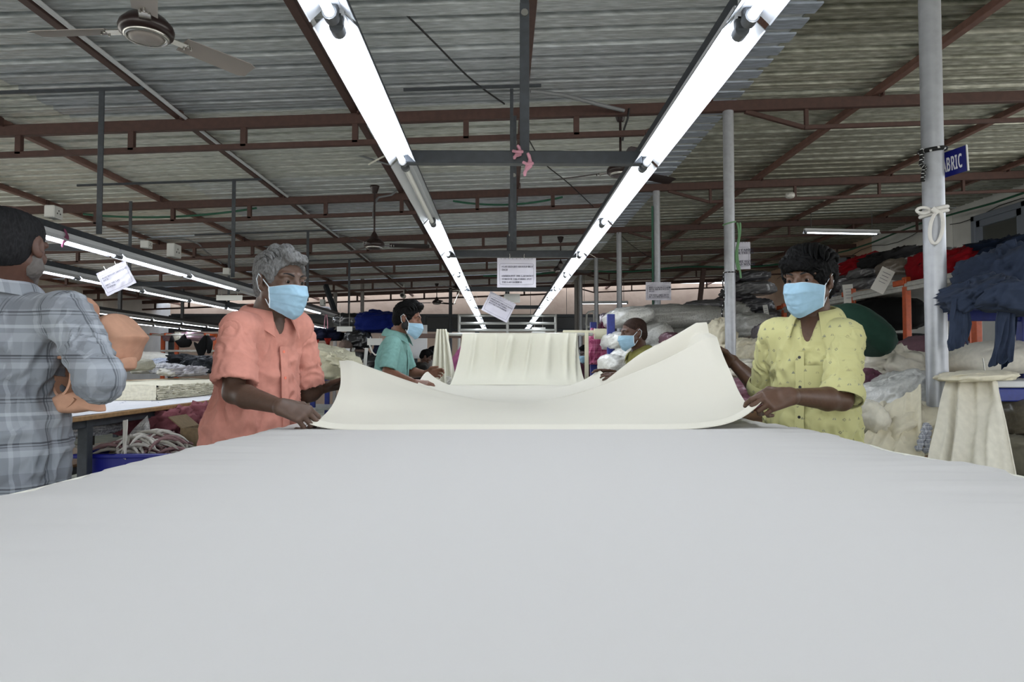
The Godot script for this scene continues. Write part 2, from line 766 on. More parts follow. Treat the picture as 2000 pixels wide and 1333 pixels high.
func roof() -> void:
	var holder := Node3D.new()
	holder.name = "ceiling"
	add_child(holder)
	tag(holder, "corrugated metal roof sheets on steel purlins seen from below", "", "", "structure")
	var rng := RandomNumberGenerator.new()
	rng.seed = 4
	var cols := [[-10.1, -3.62], [-3.66, 2.04], [1.98, 7.5]]
	for bx in 3:
		for row in 24:
			var g := Geo.new()
			var z0 := 4.3 - row * 1.0
			var lift := 0.152 + (0.004 if row % 2 == 0 else 0.0) + (0.004 if bx == 1 else 0.0)
			var x0: float = cols[bx][0]
			var x1: float = cols[bx][1]
			var prof := []
			for r in 5:
				var z := z0 - r * 0.2
				prof.append_array([[z, 0.0], [z - 0.045, 0.0], [z - 0.05, 0.004], [z - 0.055, 0.0], [z - 0.095, 0.0], [z - 0.1, 0.004], [z - 0.105, 0.0], [z - 0.128, 0.0], [z - 0.137, 0.05], [z - 0.191, 0.05]])
			prof.append([z0 - 1.012, 0.0])
			for i in prof.size() - 1:
				var a: Array = prof[i]
				var b: Array = prof[i + 1]
				g.poly([Vector3(x0, ceil_h(x0) + lift + a[1], a[0]), Vector3(x1, ceil_h(x1) + lift + a[1], a[0]), Vector3(x1, ceil_h(x1) + lift + b[1], b[0]), Vector3(x0, ceil_h(x0) + lift + b[1], b[0])], Vector3(0, -1, 0.01))
			var mi := rng.randi_range(0, 2)
			if row in [10, 11]:
				mi = 3
			if bx == 2:
				mi = [0, 0, 3, 0, 2, 0, 3, 3, 0, 1, 1, 2, 0, 2, 2, 0][row % 16]
			if bx == 0 and row in [6, 9, 12, 13]:
				mi = 3
			part(g, "roof_sheet", sheet_mat(mi, bx), holder)
	# a newer strip of bluish sheets laid between the purlin and the post line
	for row in 14:
		var g := Geo.new()
		var z0 := -3.0 - row * 0.6
		for r in 3:
			var z := z0 - r * 0.2
			for q in [[z, z - 0.128, 0.0], [z - 0.137, z - 0.191, 0.05]]:
				g.poly([Vector3(1.52, ceil_h(1.52) + 0.145 + q[2], q[0]), Vector3(2.03, ceil_h(2.03) + 0.145 + q[2], q[0]), Vector3(2.03, ceil_h(2.03) + 0.145 + q[2], q[1]), Vector3(1.52, ceil_h(1.52) + 0.145 + q[2], q[1])], Vector3(0, -1, 0))
			g.poly([Vector3(1.52, ceil_h(1.52) + 0.145, z - 0.128), Vector3(2.03, ceil_h(2.03) + 0.145, z - 0.128), Vector3(2.03, ceil_h(2.03) + 0.195, z - 0.137), Vector3(1.52, ceil_h(1.52) + 0.195, z - 0.137)], Vector3(0, -1, 1))
			g.poly([Vector3(1.52, ceil_h(1.52) + 0.145, z - 0.2), Vector3(2.03, ceil_h(2.03) + 0.145, z - 0.2), Vector3(2.03, ceil_h(2.03) + 0.195, z - 0.191), Vector3(1.52, ceil_h(1.52) + 0.195, z - 0.191)], Vector3(0, -1, -1))
		part(g, "lap_sheet", sheet_mat(0, 3), holder)
	# purlins, with a pale packing strip on two of them
	var rust := mottled("red oxide", Color(0.31, 0.21, 0.185), 0.6, 0.5, 0.85)
	var rust2 := mottled("faded oxide", Color(0.46, 0.335, 0.295), 0.65, 0.6, 0.85)
	var px := [-9.6, -8.2, -6.85, -5.5, -4.15, -2.68, -1.23, 0.18, 1.71, 3.15, 4.75, 6.2]
	var pn := ["outermost on the left", "eighth from the right wall side", "above the far left table", "between the left tables", "left of the second table lights", "carrying a white conduit on the left", "just left of the main lights with a conduit", "straight above the main cutting table", "beside the row of grey posts", "first right of the grey posts", "second right of the grey posts", "nearest the white right wall"]
	for i in px.size():
		var x: float = px[i]
		var g := Geo.new()
		var y := ceil_h(x) + 0.09 + 0.028
		g.bar(Vector3(x, y, 4.0), Vector3(x, y, -20.5), 0.06, 0.055, 0.004)
		var o := solo(g, "roof_purlin", rust2 if x > 1 or x < -3 else rust, "long reddish steel roof purlin " + pn[i], "purlin", "roof purlins")
		for zz in [-5.66, -8.3, -10.95, -13.6, -16.25]:
			part(Geo.new().box(Vector3(x + 0.04, y - 0.01, zz + 0.06), Vector3(0.012, 0.07, 0.05)), "cleat", rust, o)
	var pvc := mat("white conduit", Color(0.74, 0.75, 0.76), 0.45)
	for q in [[-2.635, "with cable ties along the second purlin from the left lights"], [-1.18, "bending along the purlin left of the main lights"]]:
		var pts := []
		for i in 60:
			var z := 0.5 - i * 0.33
			pts.append(Vector3(q[0] + 0.012 * sin(i * 0.55) * (1.0 if i % 9 < 5 else 0.4) + 0.02, ceil_h(q[0]) + 0.093, z))
		solo(Geo.new().tube(pts, 0.015, 8), "conduit", pvc, "white cable conduit " + q[1], "conduit", "white conduits under the roof")
	# trusses across the hall
	for n in 6:
		var z := -5.66 - 2.65 * n
		var t := thing("roof_truss", "%s brown steel roof truss from the front, spanning the hall" % ORD[n], "truss", Vector3(0, 0, z), 0, "roof trusses")
		var xl := -9.9
		var xr := 7.15
		part(Geo.new().bar(Vector3(xl, ceil_h(xl) + 0.045, 0), Vector3(xr, ceil_h(xr) + 0.045, 0), 0.06, 0.09, 0.005), "top_chord", rust, t)
		var low := -0.155
		part(Geo.new().bar(Vector3(xl, ceil_h(xl) + low, 0), Vector3(1.2, ceil_h(1.2) + low, 0), 0.045, 0.045, 0.004), "bottom_chord", rust, t)
		part(Geo.new().bar(Vector3(1.2, ceil_h(1.2) + low, 0), Vector3(1.62, ceil_h(1.62), 0), 0.04, 0.04, 0.004), "brace", rust, t)
		part(Geo.new().bar(Vector3(2.55, ceil_h(2.55) + low, 0), Vector3(xr, ceil_h(xr) + low, 0), 0.035, 0.035, 0.004), "bottom_chord", rust, t)
		part(Geo.new().bar(Vector3(2.05, ceil_h(2.05), 0), Vector3(2.55, ceil_h(2.55) + low, 0), 0.035, 0.035, 0.004), "brace", rust, t)
		var x := -9.55
		while x < 1.2:
			part(Geo.new().bar(Vector3(x, ceil_h(x) + low, 0), Vector3(x, ceil_h(x), 0), 0.045, 0.045), "web_post", rust, t)
			x += 0.925
		x = 2.57
		while x < 7.1:
			part(Geo.new().bar(Vector3(x, ceil_h(x) + low, 0), Vector3(x, ceil_h(x), 0), 0.03, 0.03), "web_post", rust, t)
			x += 1.05
	# round grey posts
	var galv := mottled("grey post paint", Color(0.66, 0.67, 0.69), 0.38, 0.35, 0.92, 0.35)
	var post_say := ["thick grey round post nearest, beside the racks with a white rope", "grey round post with green and dashed cords behind the young man", "grey round post with a notice board and green hose", "plain thin grey round post beyond the notice post", "grey round post by the blue upright", "farthest grey round post"]
	for n in 6:
		var z := -3.0 - 2.65 * n
		var x := 1.93 if n == 0 else 1.908 - 0.004 * n
		var top := ceil_h(x) + (0.1 if n == 0 else 0.0)
		var t := thing("roof_post", post_say[n], "post", Vector3(x, 0, z), 0, "grey roof posts")
		part(Geo.new().tube([Vector3(0, 0.012, 0), Vector3(0, top, 0)], 0.0445 if n < 2 else 0.043, 24), "post", galv, t)
		part(Geo.new().box(Vector3(0, 0.006, 0), Vector3(0.18, 0.012, 0.18), 0.003), "base_plate", galv, t)
	# green hose and dark pipes along the roof
	var green := mat("green hose", Color(0.12, 0.34, 0.25), 0.5)
	for q in [[-8.36, -5.1, -3.0, "sagging under the second truss on the left"], [-8.36, -0.6, 0.75, "sagging under the second truss in the middle"]]:
		var pts := []
		for i in 17:
			var s := i / 16.0
			var x := lerpf(q[1], q[2], s)
			pts.append(Vector3(x, ceil_h(x) - 0.02 - 0.07 * (1 - pow(2 * s - 1, 2)), q[0] + 0.02))
		solo(Geo.new().tube(pts, 0.013, 7), "green_hose", green, "green hose " + q[3], "hose", "green hoses")
	var gp := Geo.new()
	var gpts := []
	for i in 20:
		var x := -0.4 + i * 0.4
		gpts.append(Vector3(x, ceil_h(x) - 0.14 - 0.03 * sin(i), -14.6))
	gp.tube(gpts, 0.02, 8)
	solo(gp, "green_pipe", green, "long green pipe running across under the far roof", "pipe")
	gp = Geo.new()
	gpts = []
	for i in 12:
		gpts.append(Vector3(6.9, ceil_h(6.9) - 0.04 + 0.03 * sin(i * 1.3), -6.2 - i * 0.8))
	gp.tube(gpts, 0.016, 8)
	solo(gp, "green_pipe", green, "green pipe along the top of the white right wall", "pipe")


# ------------------------------------------------------------------ tube lights in rows
func tube_fitting(lit: bool) -> Node3D:
	var o := Node3D.new()
	var white := mat("reflector white", Color(0.83, 0.84, 0.86), 0.35)
	var g := Geo.new()
	var L := 0.61
	# folded sheet reflector
	var prof := [Vector2(-0.058, -0.016), Vector2(-0.056, -0.012), Vector2(-0.022, 0.022), Vector2(-0.022, 0.052), Vector2(0.022, 0.052), Vector2(0.022, 0.022), Vector2(0.056, -0.012), Vector2(0.058, -0.016)]
	for i in prof.size() - 1:
		var a: Vector2 = prof[i]
		var b: Vector2 = prof[i + 1]
		var nn := Vector2(-(b - a).y, (b - a).x).normalized()
		for s in [0.0, 0.002]:
			g.poly([Vector3(a.x + nn.x * s, a.y + nn.y * s, -L), Vector3(b.x + nn.x * s, b.y + nn.y * s, -L), Vector3(b.x + nn.x * s, b.y + nn.y * s, L), Vector3(a.x + nn.x * s, a.y + nn.y * s, L)], Vector3(nn.x, nn.y, 0) * (1 if s > 0 else -1))
	g.box(Vector3(0, 0.037, -L + 0.002), Vector3(0.044, 0.03, 0.003))
	g.box(Vector3(0, 0.037, L - 0.002), Vector3(0.044, 0.03, 0.003))
	g.box(Vector3(0, 0.021, 0), Vector3(0.046, 0.004, L * 2))
	part(g, "reflector", white, o)
	var tm := mat("tube glow", Color(0.95, 0.97, 1.0), 0.3)
	if lit:
		tm.emission_enabled = true
		tm.emission = Color(0.93, 0.96, 1.0)
		tm.emission_energy_multiplier = TUBE_GLOW
	else:
		tm = mat("tube unlit", Color(0.86, 0.86, 0.84), 0.25)
	part(Geo.new().tube([Vector3(0, -0.008, -0.575), Vector3(0, -0.008, 0.575)], 0.013, 12), "tube", tm, o)
	var grey := mat("lamp holder", Color(0.30, 0.31, 0.32), 0.5)
	for s in [-1, 1]:
		var h := Geo.new()
		h.tube([Vector3(0, -0.008, s * 0.572), Vector3(0, -0.008, s * 0.606)], 0.019, 12)
		h.box(Vector3(0, 0.008, s * 0.597), Vector3(0.034, 0.04, 0.026), 0.004)
		part(h, "lamp_holder", grey, o)
	return o


func shine(o: Node3D, energy: float) -> void:
	var a := AreaLight3D.new()
	a.name = "light"
	a.area_size = Vector2(0.05, 1.14)
	a.light_color = Color(0.95, 0.975, 1.0)
	a.light_energy = energy
	a.shadow_enabled = true
	a.set("area_range", 30.0)
	a.rotation = Vector3(-PI / 2, 0, 0)
	a.position = Vector3(0, -0.024, 0)
	o.add_child(a)


func lamp_row(x: float, z0: float, count: int, y: float, dark: Array, say: String, group: String, far := 1.25, skip_first := 0, tilt := 0.0) -> void:
	for i in count:
		var lit: bool = not i in dark
		var o := tube_fitting(lit)
		o.name = numbered("tube_light")
		add_child(o)
		o.position = Vector3(x, y, z0 - far * (i + 0.5))
		o.rotation.z = tilt
		if lit:
			shine(o, TUBE_LIGHT)
		var k := i - skip_first
		if k < 0:
			tag(o, "tube light overhead before the %s" % say, "tube light", group)
		else:
			tag(o, "%s %stube light from the near end of the %s" % [ORD[k], "" if lit else "unlit ", say], "tube light", group)


func lamps() -> void:
	var y := EYE.y + 0.885
	lamp_row(-0.43, 0.77, 15, y, [3], "left row over the main table", "tube lights over the main table", 1.25, 1)
	lamp_row(0.63, 0.77, 15, y, [], "right row over the main table", "tube lights over the main table", 1.25, 1)
	lamp_row(-3.13, -4.33, 10, y, [3, 6, 7], "upper row over the second table", "tube lights over the second table")
	lamp_row(-4.34, -5.75, 9, y, [5, 6, 7], "lower row over the second table", "tube lights over the second table")
	lamp_row(-6.94, -8.6, 7, y, [], "near row over the far left table", "tube lights over the far left table")
	lamp_row(-7.95, -9.4, 7, y, [], "outer row over the far left table", "tube lights over the far left table")
	# one more cutting table with its lights stands on the left before the frame begins
	var grey := mottled("slate paint", Color(0.235, 0.255, 0.28), 0.5, 0.4, 0.82)
	for r in [[-0.43, 0.6, -18.0, "left rail above the main table lights"], [0.63, 0.6, -18.0, "right rail above the main table lights"], [-3.13, -4.3, -16.9, "long grey rail of the upper row on the left"], [-4.34, -5.7, -17.1, "long grey rail of the lower row on the left"], [-6.94, -8.5, -17.5, "dark grey rail of the near far-left row"], [-7.95, -9.3, -18.3, "dark grey rail of the outermost left row"]]:
		var wide: float = 0.035 if r[0] > -1 else 0.05
		var sgn := -1.0 if r[0] < 0 else 1.0
		var gg := Geo.new().bar(Vector3(r[0], y + 0.052 + 0.0225, r[1]), Vector3(r[0], y + 0.052 + 0.0225, r[2]), wide, 0.045, 0.003)
		gg.bar(Vector3(r[0] + sgn * wide * 0.5, y + 0.052 + 0.03, r[1]), Vector3(r[0] + sgn * wide * 0.5, y + 0.052 + 0.03, r[2]), 0.01, 0.06)
		solo(gg, "lamp_rail", grey, r[3], "rail", "lamp rails")
	# crossbars and hangers over the main table
	for i in 6:
		var z := -2.95 - 2.6 * i
		solo(Geo.new().bar(Vector3(-0.42, y + 0.013, z), Vector3(0.61, y + 0.013, z), 0.05, 0.055, 0.004), "lamp_crossbar", grey, "%s slate grey crossbar between the two main rows of lights" % ORD[i], "crossbar", "crossbars over the main table")
		var x := 0.1
		var t := thing("hanger_strap", "%s dark slotted steel hanger from the roof to its crossbar" % ORD[i], "hanger", Vector3(x, 0, z - 0.028), 0, "hangers over the main table")
		part(Geo.new().bar(Vector3(0, y + 0.0, 0), Vector3(0, ceil_h(x) - (0.45 if i == 0 else 0.0), 0), 0.042, 0.012, 0.002, Vector3(0, 0, 1)), "strap", grey, t)
		if i == 0:
			part(Geo.new().bar(Vector3(0.0, ceil_h(x) - 0.52, -0.012), Vector3(0.004, ceil_h(x) + 0.09, -0.012), 0.04, 0.01, 0.002, Vector3(0, 0, 1)), "strap", grey, t)
		part(Geo.new().tube([Vector3(0, ceil_h(x) - 0.5, 0.0), Vector3(0, ceil_h(x) - 0.5, 0.018)], 0.016, 10), "bolt", mat("zinc", Color(0.6, 0.6, 0.58), 0.35, 0.8), t)
	# second thin hanger with its roof rod
	var t2 := thing("roof_rod", "dark thin rod under the roof with a long perforated strap", "rod", Vector3(0, 0, 0))
	part(Geo.new().bar(Vector3(-0.75, ceil_h(-0.7) + 0.07, -5.15), Vector3(0.3, ceil_h(0.3) + 0.07, -5.15), 0.02, 0.02), "rod", grey, t2)
	part(Geo.new().bar(Vector3(0.075, y + 0.05, -5.17), Vector3(0.075, ceil_h(0.1) + 0.06, -5.17), 0.026, 0.012, 0.002, Vector3(0, 0, 1)), "strap", grey, t2)
	# hangers of the left rows
	for i in 4:
		var z: float = [-4.98, -7.45, -10.3, -13.1][i]
		var t := thing("lamp_hanger", "%s dark strap hanging down to the upper left lamp row" % ORD[i], "hanger", Vector3(-2.93, 0, z), 0, "hangers over the second table")
		part(Geo.new().bar(Vector3(0, y + 0.06, 0), Vector3(0, ceil_h(-2.93) + 0.08, 0), 0.04, 0.012, 0.002, Vector3(0, 0, 1)), "strap", grey, t)
		part(Geo.new().bar(Vector3(-1.7, ceil_h(-4.6) + 0.08, 0), Vector3(0.3, ceil_h(-2.63) + 0.08, 0), 0.02, 0.022), "roof_rod", grey, t)
		part(Geo.new().bar(Vector3(-1.38, y + 0.03, -0.4), Vector3(-0.2, y + 0.03, -0.4), 0.05, 0.05, 0.003), "crossbar", grey, t)
		part(Geo.new().bar(Vector3(-1.35, y + 0.0, -0.43), Vector3(-1.35, ceil_h(-4.3), -0.43), 0.035, 0.012, 0.002, Vector3(0, 0, 1)), "strap", grey, t)
	for i in 3:
		var z: float = [-10.6, -13.4, -16.0][i]
		var t := thing("lamp_hanger", "%s dark square post hanging over the far left rows" % ORD[i], "hanger", Vector3(-7.45, 0, z), 0, "hangers over the far left table")
		part(Geo.new().bar(Vector3(0, y + 0.1, 0), Vector3(0, ceil_h(-7.4), 0), 0.06, 0.06, 0.003), "post", grey, t)
		part(Geo.new().bar(Vector3(-0.5, y + 0.09, 0), Vector3(0.5, y + 0.09, 0), 0.05, 0.05, 0.003), "crossbar", grey, t)
	# socket boxes along the left rail
	var box_white := mat("socket white", Color(0.78, 0.78, 0.76), 0.4)
	var slot := mat("slot dark", Color(0.08, 0.08, 0.08), 0.5)
	for i in 6:
		var z: float = [-4.72, -5.95, -6.45, -7.7, -9.6, -11.8][i]
		var s: float = [0.1, 0.08, 0.15, 0.09, 0.13, 0.13][i]
		var b := thing("socket_box", "%s white socket box along the upper left lamp rail" % ORD[i], "socket", Vector3(-3.09, y + 0.118, z), 0, "socket boxes")
		part(Geo.new().box(Vector3(0, s * 0.42, 0), Vector3(0.07, s * 0.84, s), 0.006), "housing", box_white, b)
		var sl := Geo.new()
		for q in [[0, 0.58], [-0.16, 0.36], [0.16, 0.36]]:
			sl.box(Vector3(0.036, s * q[1] * 0.9, s * q[0]), Vector3(0.004, s * 0.1, s * 0.06))
		part(sl, "socket_slot", slot, b)
	# lone tube light over the racks, and two far ones
	for q in [[5.3, -10.5, 2.05, 0.08, "lone lit tube light hanging over the right hand racks"], [2.6, -17.3, 1.55, -0.1, "far tilted tube light beside the notice on its post"], [1.3, -18.9, 0.42, 0.0, "far tube light glowing beyond the hanging fabric"]]:
		var o := tube_fitting(true)
		o.name = numbered("tube_light")
		add_child(o)
		o.position = Vector3(q[0], EYE.y + q[2], q[1])
		o.rotation = Vector3(0, PI / 2 + q[3], 0)
		shine(o, TUBE_LIGHT)
		tag(o, q[4], "tube light")
		for e in [-0.5, 0.5]:
			part(Geo.new().tube([Vector3(0, 0.045, e), Vector3(0, maxf(0.1, ceil_h(q[0]) - o.position.y + 0.12), e)], 0.006, 6), "hanging_wire", mats["lamp holder"], o)
	# paper strips stuck on the fittings
	var paper := mat("strip paper", Color(0.86, 0.85, 0.8), 0.8)
	for q in [[-0.43, -8.4, 0.35, "curled paper strip tucked over the left row of lights"], [-0.43, -3.15, 0.1, "thin white strip across the left lights at the dark tube"], [0.63, -5.9, 0.1, "thin white strip across the right row of lights"]]:
		var gg := Geo.new()
		var w: float = 0.16 if q[2] > 0.2 else 0.19
		gg.grid(14, 1, func(u: float, v: float):
			var a := (u - 0.5) * 2.0
			return Vector3(a * w, -q[2] * 0.75 * pow(absf(a), 1.6) + 0.115, (v - 0.5) * (0.075 if q[2] > 0.2 else 0.02)), true, 0.001)
		solo(gg, "paper_strip", paper, q[3], "paper strip", "", Vector3(q[0], y, q[1]))


# ------------------------------------------------------------------ fans, ties, cables
func fan(called_label: String, at: Vector3, turn: float, rod: float, blade: float, brown: bool) -> void:
	var o := thing("ceiling_fan", called_label, "ceiling fan", at, turn, "ceiling fans")
	var dark := mat("fan brown", Color(0.14, 0.08, 0.075), 0.3)
	var pale := mat("fan ivory", Color(0.60, 0.57, 0.55), 0.4)
	var chrome := mat("fan chrome", Color(0.75, 0.74, 0.72), 0.2, 0.9)
	# motor: a rounded drum, its lower cap ringed in chrome
	part(Geo.new().lathe([Vector2(0.0, 0.085), Vector2(0.05, 0.083), Vector2(0.085, 0.06), Vector2(0.112, 0.03), Vector2(0.118, 0.01), Vector2(0.113, -0.012), Vector2(0.09, -0.022), Vector2(0.0, -0.024)], 32), "motor", dark, o)
	part(Geo.new().lathe([Vector2(0.094, -0.016), Vector2(0.098, -0.026), Vector2(0.088, -0.034), Vector2(0.078, -0.03), Vector2(0.074, -0.02)], 32), "trim_ring", chrome, o)
	part(Geo.new().lathe([Vector2(0.078, -0.022), Vector2(0.07, -0.034), Vector2(0.05, -0.042), Vector2(0.0, -0.045)], 32), "bottom_cap", pale if not brown else dark, o)
	part(Geo.new().tube([Vector3(0, 0.07, 0), Vector3(0, rod, 0)], 0.011, 10), "down_rod", dark, o)
	part(Geo.new().lathe([Vector2(0.012, 0.16), Vector2(0.03, 0.13), Vector2(0.05, 0.085), Vector2(0.06, 0.07)], 20), "lower_canopy", dark, o)
	part(Geo.new().lathe([Vector2(0.0, rod - 0.09), Vector2(0.028, rod - 0.085), Vector2(0.05, rod - 0.02), Vector2(0.055, rod), Vector2(0.0, rod)], 20), "upper_canopy", dark, o)
	for k in 3:
		var B := Basis(Vector3.UP, TAU * k / 3.0)
		var tilt := Basis(Vector3(1, 0, 0), -0.24)
		var b := Geo.new()
		b.grid(10, 4, func(u: float, v: float):
			var w := lerpf(0.052, 0.062, u) * (1.0 if u < 0.93 else 0.75)
			var q := tilt * Vector3(0, 0.004 * (1 - pow(2 * v - 1, 2)), (v - 0.5) * 2 * w)
			return B * (Vector3(0.17 + u * blade, 0.006, 0) + q), true, 0.003)
		var bl := part(b, "blade", dark if brown else pale, o)
		var s := Geo.new().box(B * Vector3(0.14, 0.004, 0), Vector3(0.1, 0.006, 0.05), 0.002, B)
		for q in [[0.19, 0.018], [0.19, -0.018], [0.215, 0.0]]:
			s.tube([B * Vector3(q[0], -0.006, q[1]), B * Vector3(q[0], 0.012, q[1])], 0.005, 6)
		part(s, "bracket", chrome, bl)


func ribbon_tie(at: Vector3, len: float, col: String, c: Color, label: String, loop := false) -> void:
	var g := Geo.new()
	var pts := []
	if loop:
		for i in 15:
			var a := PI * 0.5 + TAU * i / 14.0
			pts.append(Vector3(cos(a) * 0.028, -len * 0.5 + sin(a) * len * 0.5, 0.01 * sin(a * 2)))
		g.tube(pts, 0.009, 6)
		g.tube([Vector3(-0.02, 0.03, 0), Vector3(0, 0.0, 0.01), Vector3(0.03, -0.02, 0)], 0.012, 6)
	else:
		for i in 9:
			var s := i / 8.0
			pts.append(Vector3(0.012 * sin(s * 5), -len * s, 0.008 * cos(s * 7)))
		g.tube(pts, [0.006, 0.008, 0.007, 0.011, 0.016, 0.011, 0.007, 0.008, 0.005], 6)
		g.tube([Vector3(-0.018, -len * 0.38, 0), Vector3(0, -len * 0.5, 0.012), Vector3(0.024, -len * 0.42, 0)], 0.007, 6)
	solo(g, "cloth_tie", cloth(col, c), label, "tie", "", at)


func fittings() -> void:
	fan("ivory and brown ceiling fan nearest the camera, three dusty blades", P(286, 62, 3.1), 0.96, 0.6, 0.37, false)
	fan("brown bell shaped ceiling fan hanging left of the main lights", P(731, 480, 7.7), 0.15, 0.68, 0.45, true)
	fan("dark ceiling fan half hidden behind the right row of lights", P(1212, 336, 5.75), 0.55, 0.52, 0.45, true)
	fan("small far dark fan near the left row of lights", P(893, 566, 13.2), 0.2, 0.7, 0.45, true)
	fan("far dark ceiling fan between the right lights and thin post", P(1095, 528, 11.2), 0.5, 0.55, 0.45, true)
	fan("far dark ceiling fan above the teal shirted man", P(853, 592, 17.5), 0.8, 0.5, 0.45, true)
	var wire := mat("black cable", Color(0.06, 0.06, 0.07), 0.5)
	var grey := mat("grey cable", Color(0.45, 0.46, 0.47), 0.5)
	# cables: their points are placed in the hall
	for q in [
		[wire, 0.007, [[765, 0, 4.1], [850, 85, 4.5], [920, 155, 5.0], [985, 203, 5.5]], "black cable running slantwise under the roof sheets"],
		[wire, 0.006, [[1030, 268, 6.1], [1062, 318, 7.0], [1110, 358, 7.7], [1160, 405, 8.3]], "thin black cable hanging by the second truss"],
		[wire, 0.006, [[1208, 455, 10.9], [1235, 480, 11.5], [1270, 503, 12.6], [1282, 500, 13.4]], "thin black cable sagging between the far posts"],
		[grey, 0.016, [[1036, 178, 5.2], [1100, 186, 5.3], [1160, 202, 5.4], [1218, 216, 5.6]], "grey conduit arm reaching to the hidden fan"],
		[wire, 0.009, [[1229, 212, 5.62], [1226, 232, 5.62], [1219, 252, 5.66], [1216, 275, 5.7]], "black flex dropping to the fan by the right lights"],
		[grey, 0.012, [[776, 372, 8.2], [765, 381, 8.2], [738, 386, 8.1], [731, 400, 8.0], [729, 425, 7.8]], "grey flex bending down to the bell shaped fan"],
		[grey, 0.01, [[690, 300, 7.0], [760, 322, 7.0]], "thin white rod under the roof left of the lights"],
		[grey, 0.012, [[270, 467, 10.5], [370, 469, 10.8], [400, 490, 11.0], [432, 515, 11.3]], "white conduit bending toward the second table hanger"],
	]:
		var pts := []
		for k in q[2]:
			pts.append(P(k[0], k[1], k[2]))
		var c := Curve3D.new()
		for i in pts.size():
			var tn: Vector3 = (pts[mini(i + 1, pts.size() - 1)] - pts[maxi(i - 1, 0)]) * 0.2
			c.add_point(pts[i], -tn, tn)
		var path := []
		for i in 17:
			path.append(c.sample_baked(c.get_baked_length() * i / 16.0))
		solo(Geo.new().tube(path, q[1], 7), "roof_cable", q[0], q[3], "cable")
	# pink ribbons on the first crossbar and the left rail
	var pinkc := Color(0.82, 0.60, 0.66)
	ribbon_tie(P(1010, 285, 2.9), 0.06, "pink ribbon", pinkc, "short pink cloth tie knotted on the first crossbar")
	ribbon_tie(P(1030, 300, 2.9), 0.1, "pink ribbon", pinkc, "longer pink cloth tie hanging below the first crossbar")
	ribbon_tie(P(127, 448, 4.86), 0.13, "plum ribbon", Color(0.52, 0.30, 0.40), "plum cloth tie on the near end of the left rail")
	ribbon_tie(P(637, 614, 12.1), 0.37, "pink ribbon", pinkc, "pink looped cord hanging from the left lamp rail", true)
	ribbon_tie(P(1083, 555, 8.2), 0.10, "pink ribbon", pinkc, "small far pink tie beside the right row of lights")
	# camera, smoke sensor
	var white := mat("socket white", Color(0.78, 0.78, 0.76), 0.4)
	for q in [[1229, 508, 15.5, "white bullet camera under the far roof beside a post"], [787, 578, 17.0, "dark tipped bullet camera far behind the teal shirted man"]]:
		var o := thing("security_camera", q[3], "camera", P(q[0], q[1], q[2]))
		part(Geo.new().tube([Vector3(0, 0, -0.15), Vector3(0, 0, 0.14)], 0.06, 14), "housing", white, o)
		part(Geo.new().tube([Vector3(0, 0, 0.12), Vector3(0, 0, 0.16)], 0.045, 14), "lens", mat("slot dark", Color(0.08, 0.08, 0.08), 0.5), o)
		part(Geo.new().tube([Vector3(0, 0, -0.1), Vector3(0, 0.16, -0.16), Vector3(0, maxf(0.3, ceil_h(o.position.x) - o.position.y), -0.16)], 0.02, 8), "bracket", white, o)
	solo(Geo.new().lathe([Vector2(0, 0.03), Vector2(0.05, 0.03), Vector2(0.055, 0.0), Vector2(0.045, -0.02), Vector2(0.02, -0.028), Vector2(0, -0.028)], 20), "smoke_detector", white, "round white smoke detector on the third truss", "smoke detector", "", P(1543, 383, 7.9))
	# inclined roof prop on the left, and the propped strut on the right
	var slate := mottled("slate paint", Color(0.235, 0.255, 0.28), 0.5, 0.4, 0.82)
	solo(Geo.new().bar(P(636, 558, 16.0), P(655, 612, 15.5), 0.1, 0.1, 0.006), "roof_strut", slate, "dark slanting strut behind the man in the coral shirt", "strut")
	solo(Geo.new().bar(P(1374, 526, 14.5), P(1366, 596, 14.5), 0.09, 0.09, 0.006), "roof_strut", mats["red oxide"], "dark brown slanting strut above the plastic bolsters", "strut")


# ------------------------------------------------------------------ main table, its lay and the lifted ply
func edge_noise(z: float, k: float) -> float:
	return 0.022 * nse(Vector3(z * 1.6, k, 0)) + 0.016 * nse(Vector3(z * 5.0, k, 3)) + 0.008 * nse(Vector3(z * 14.0, k, 6))


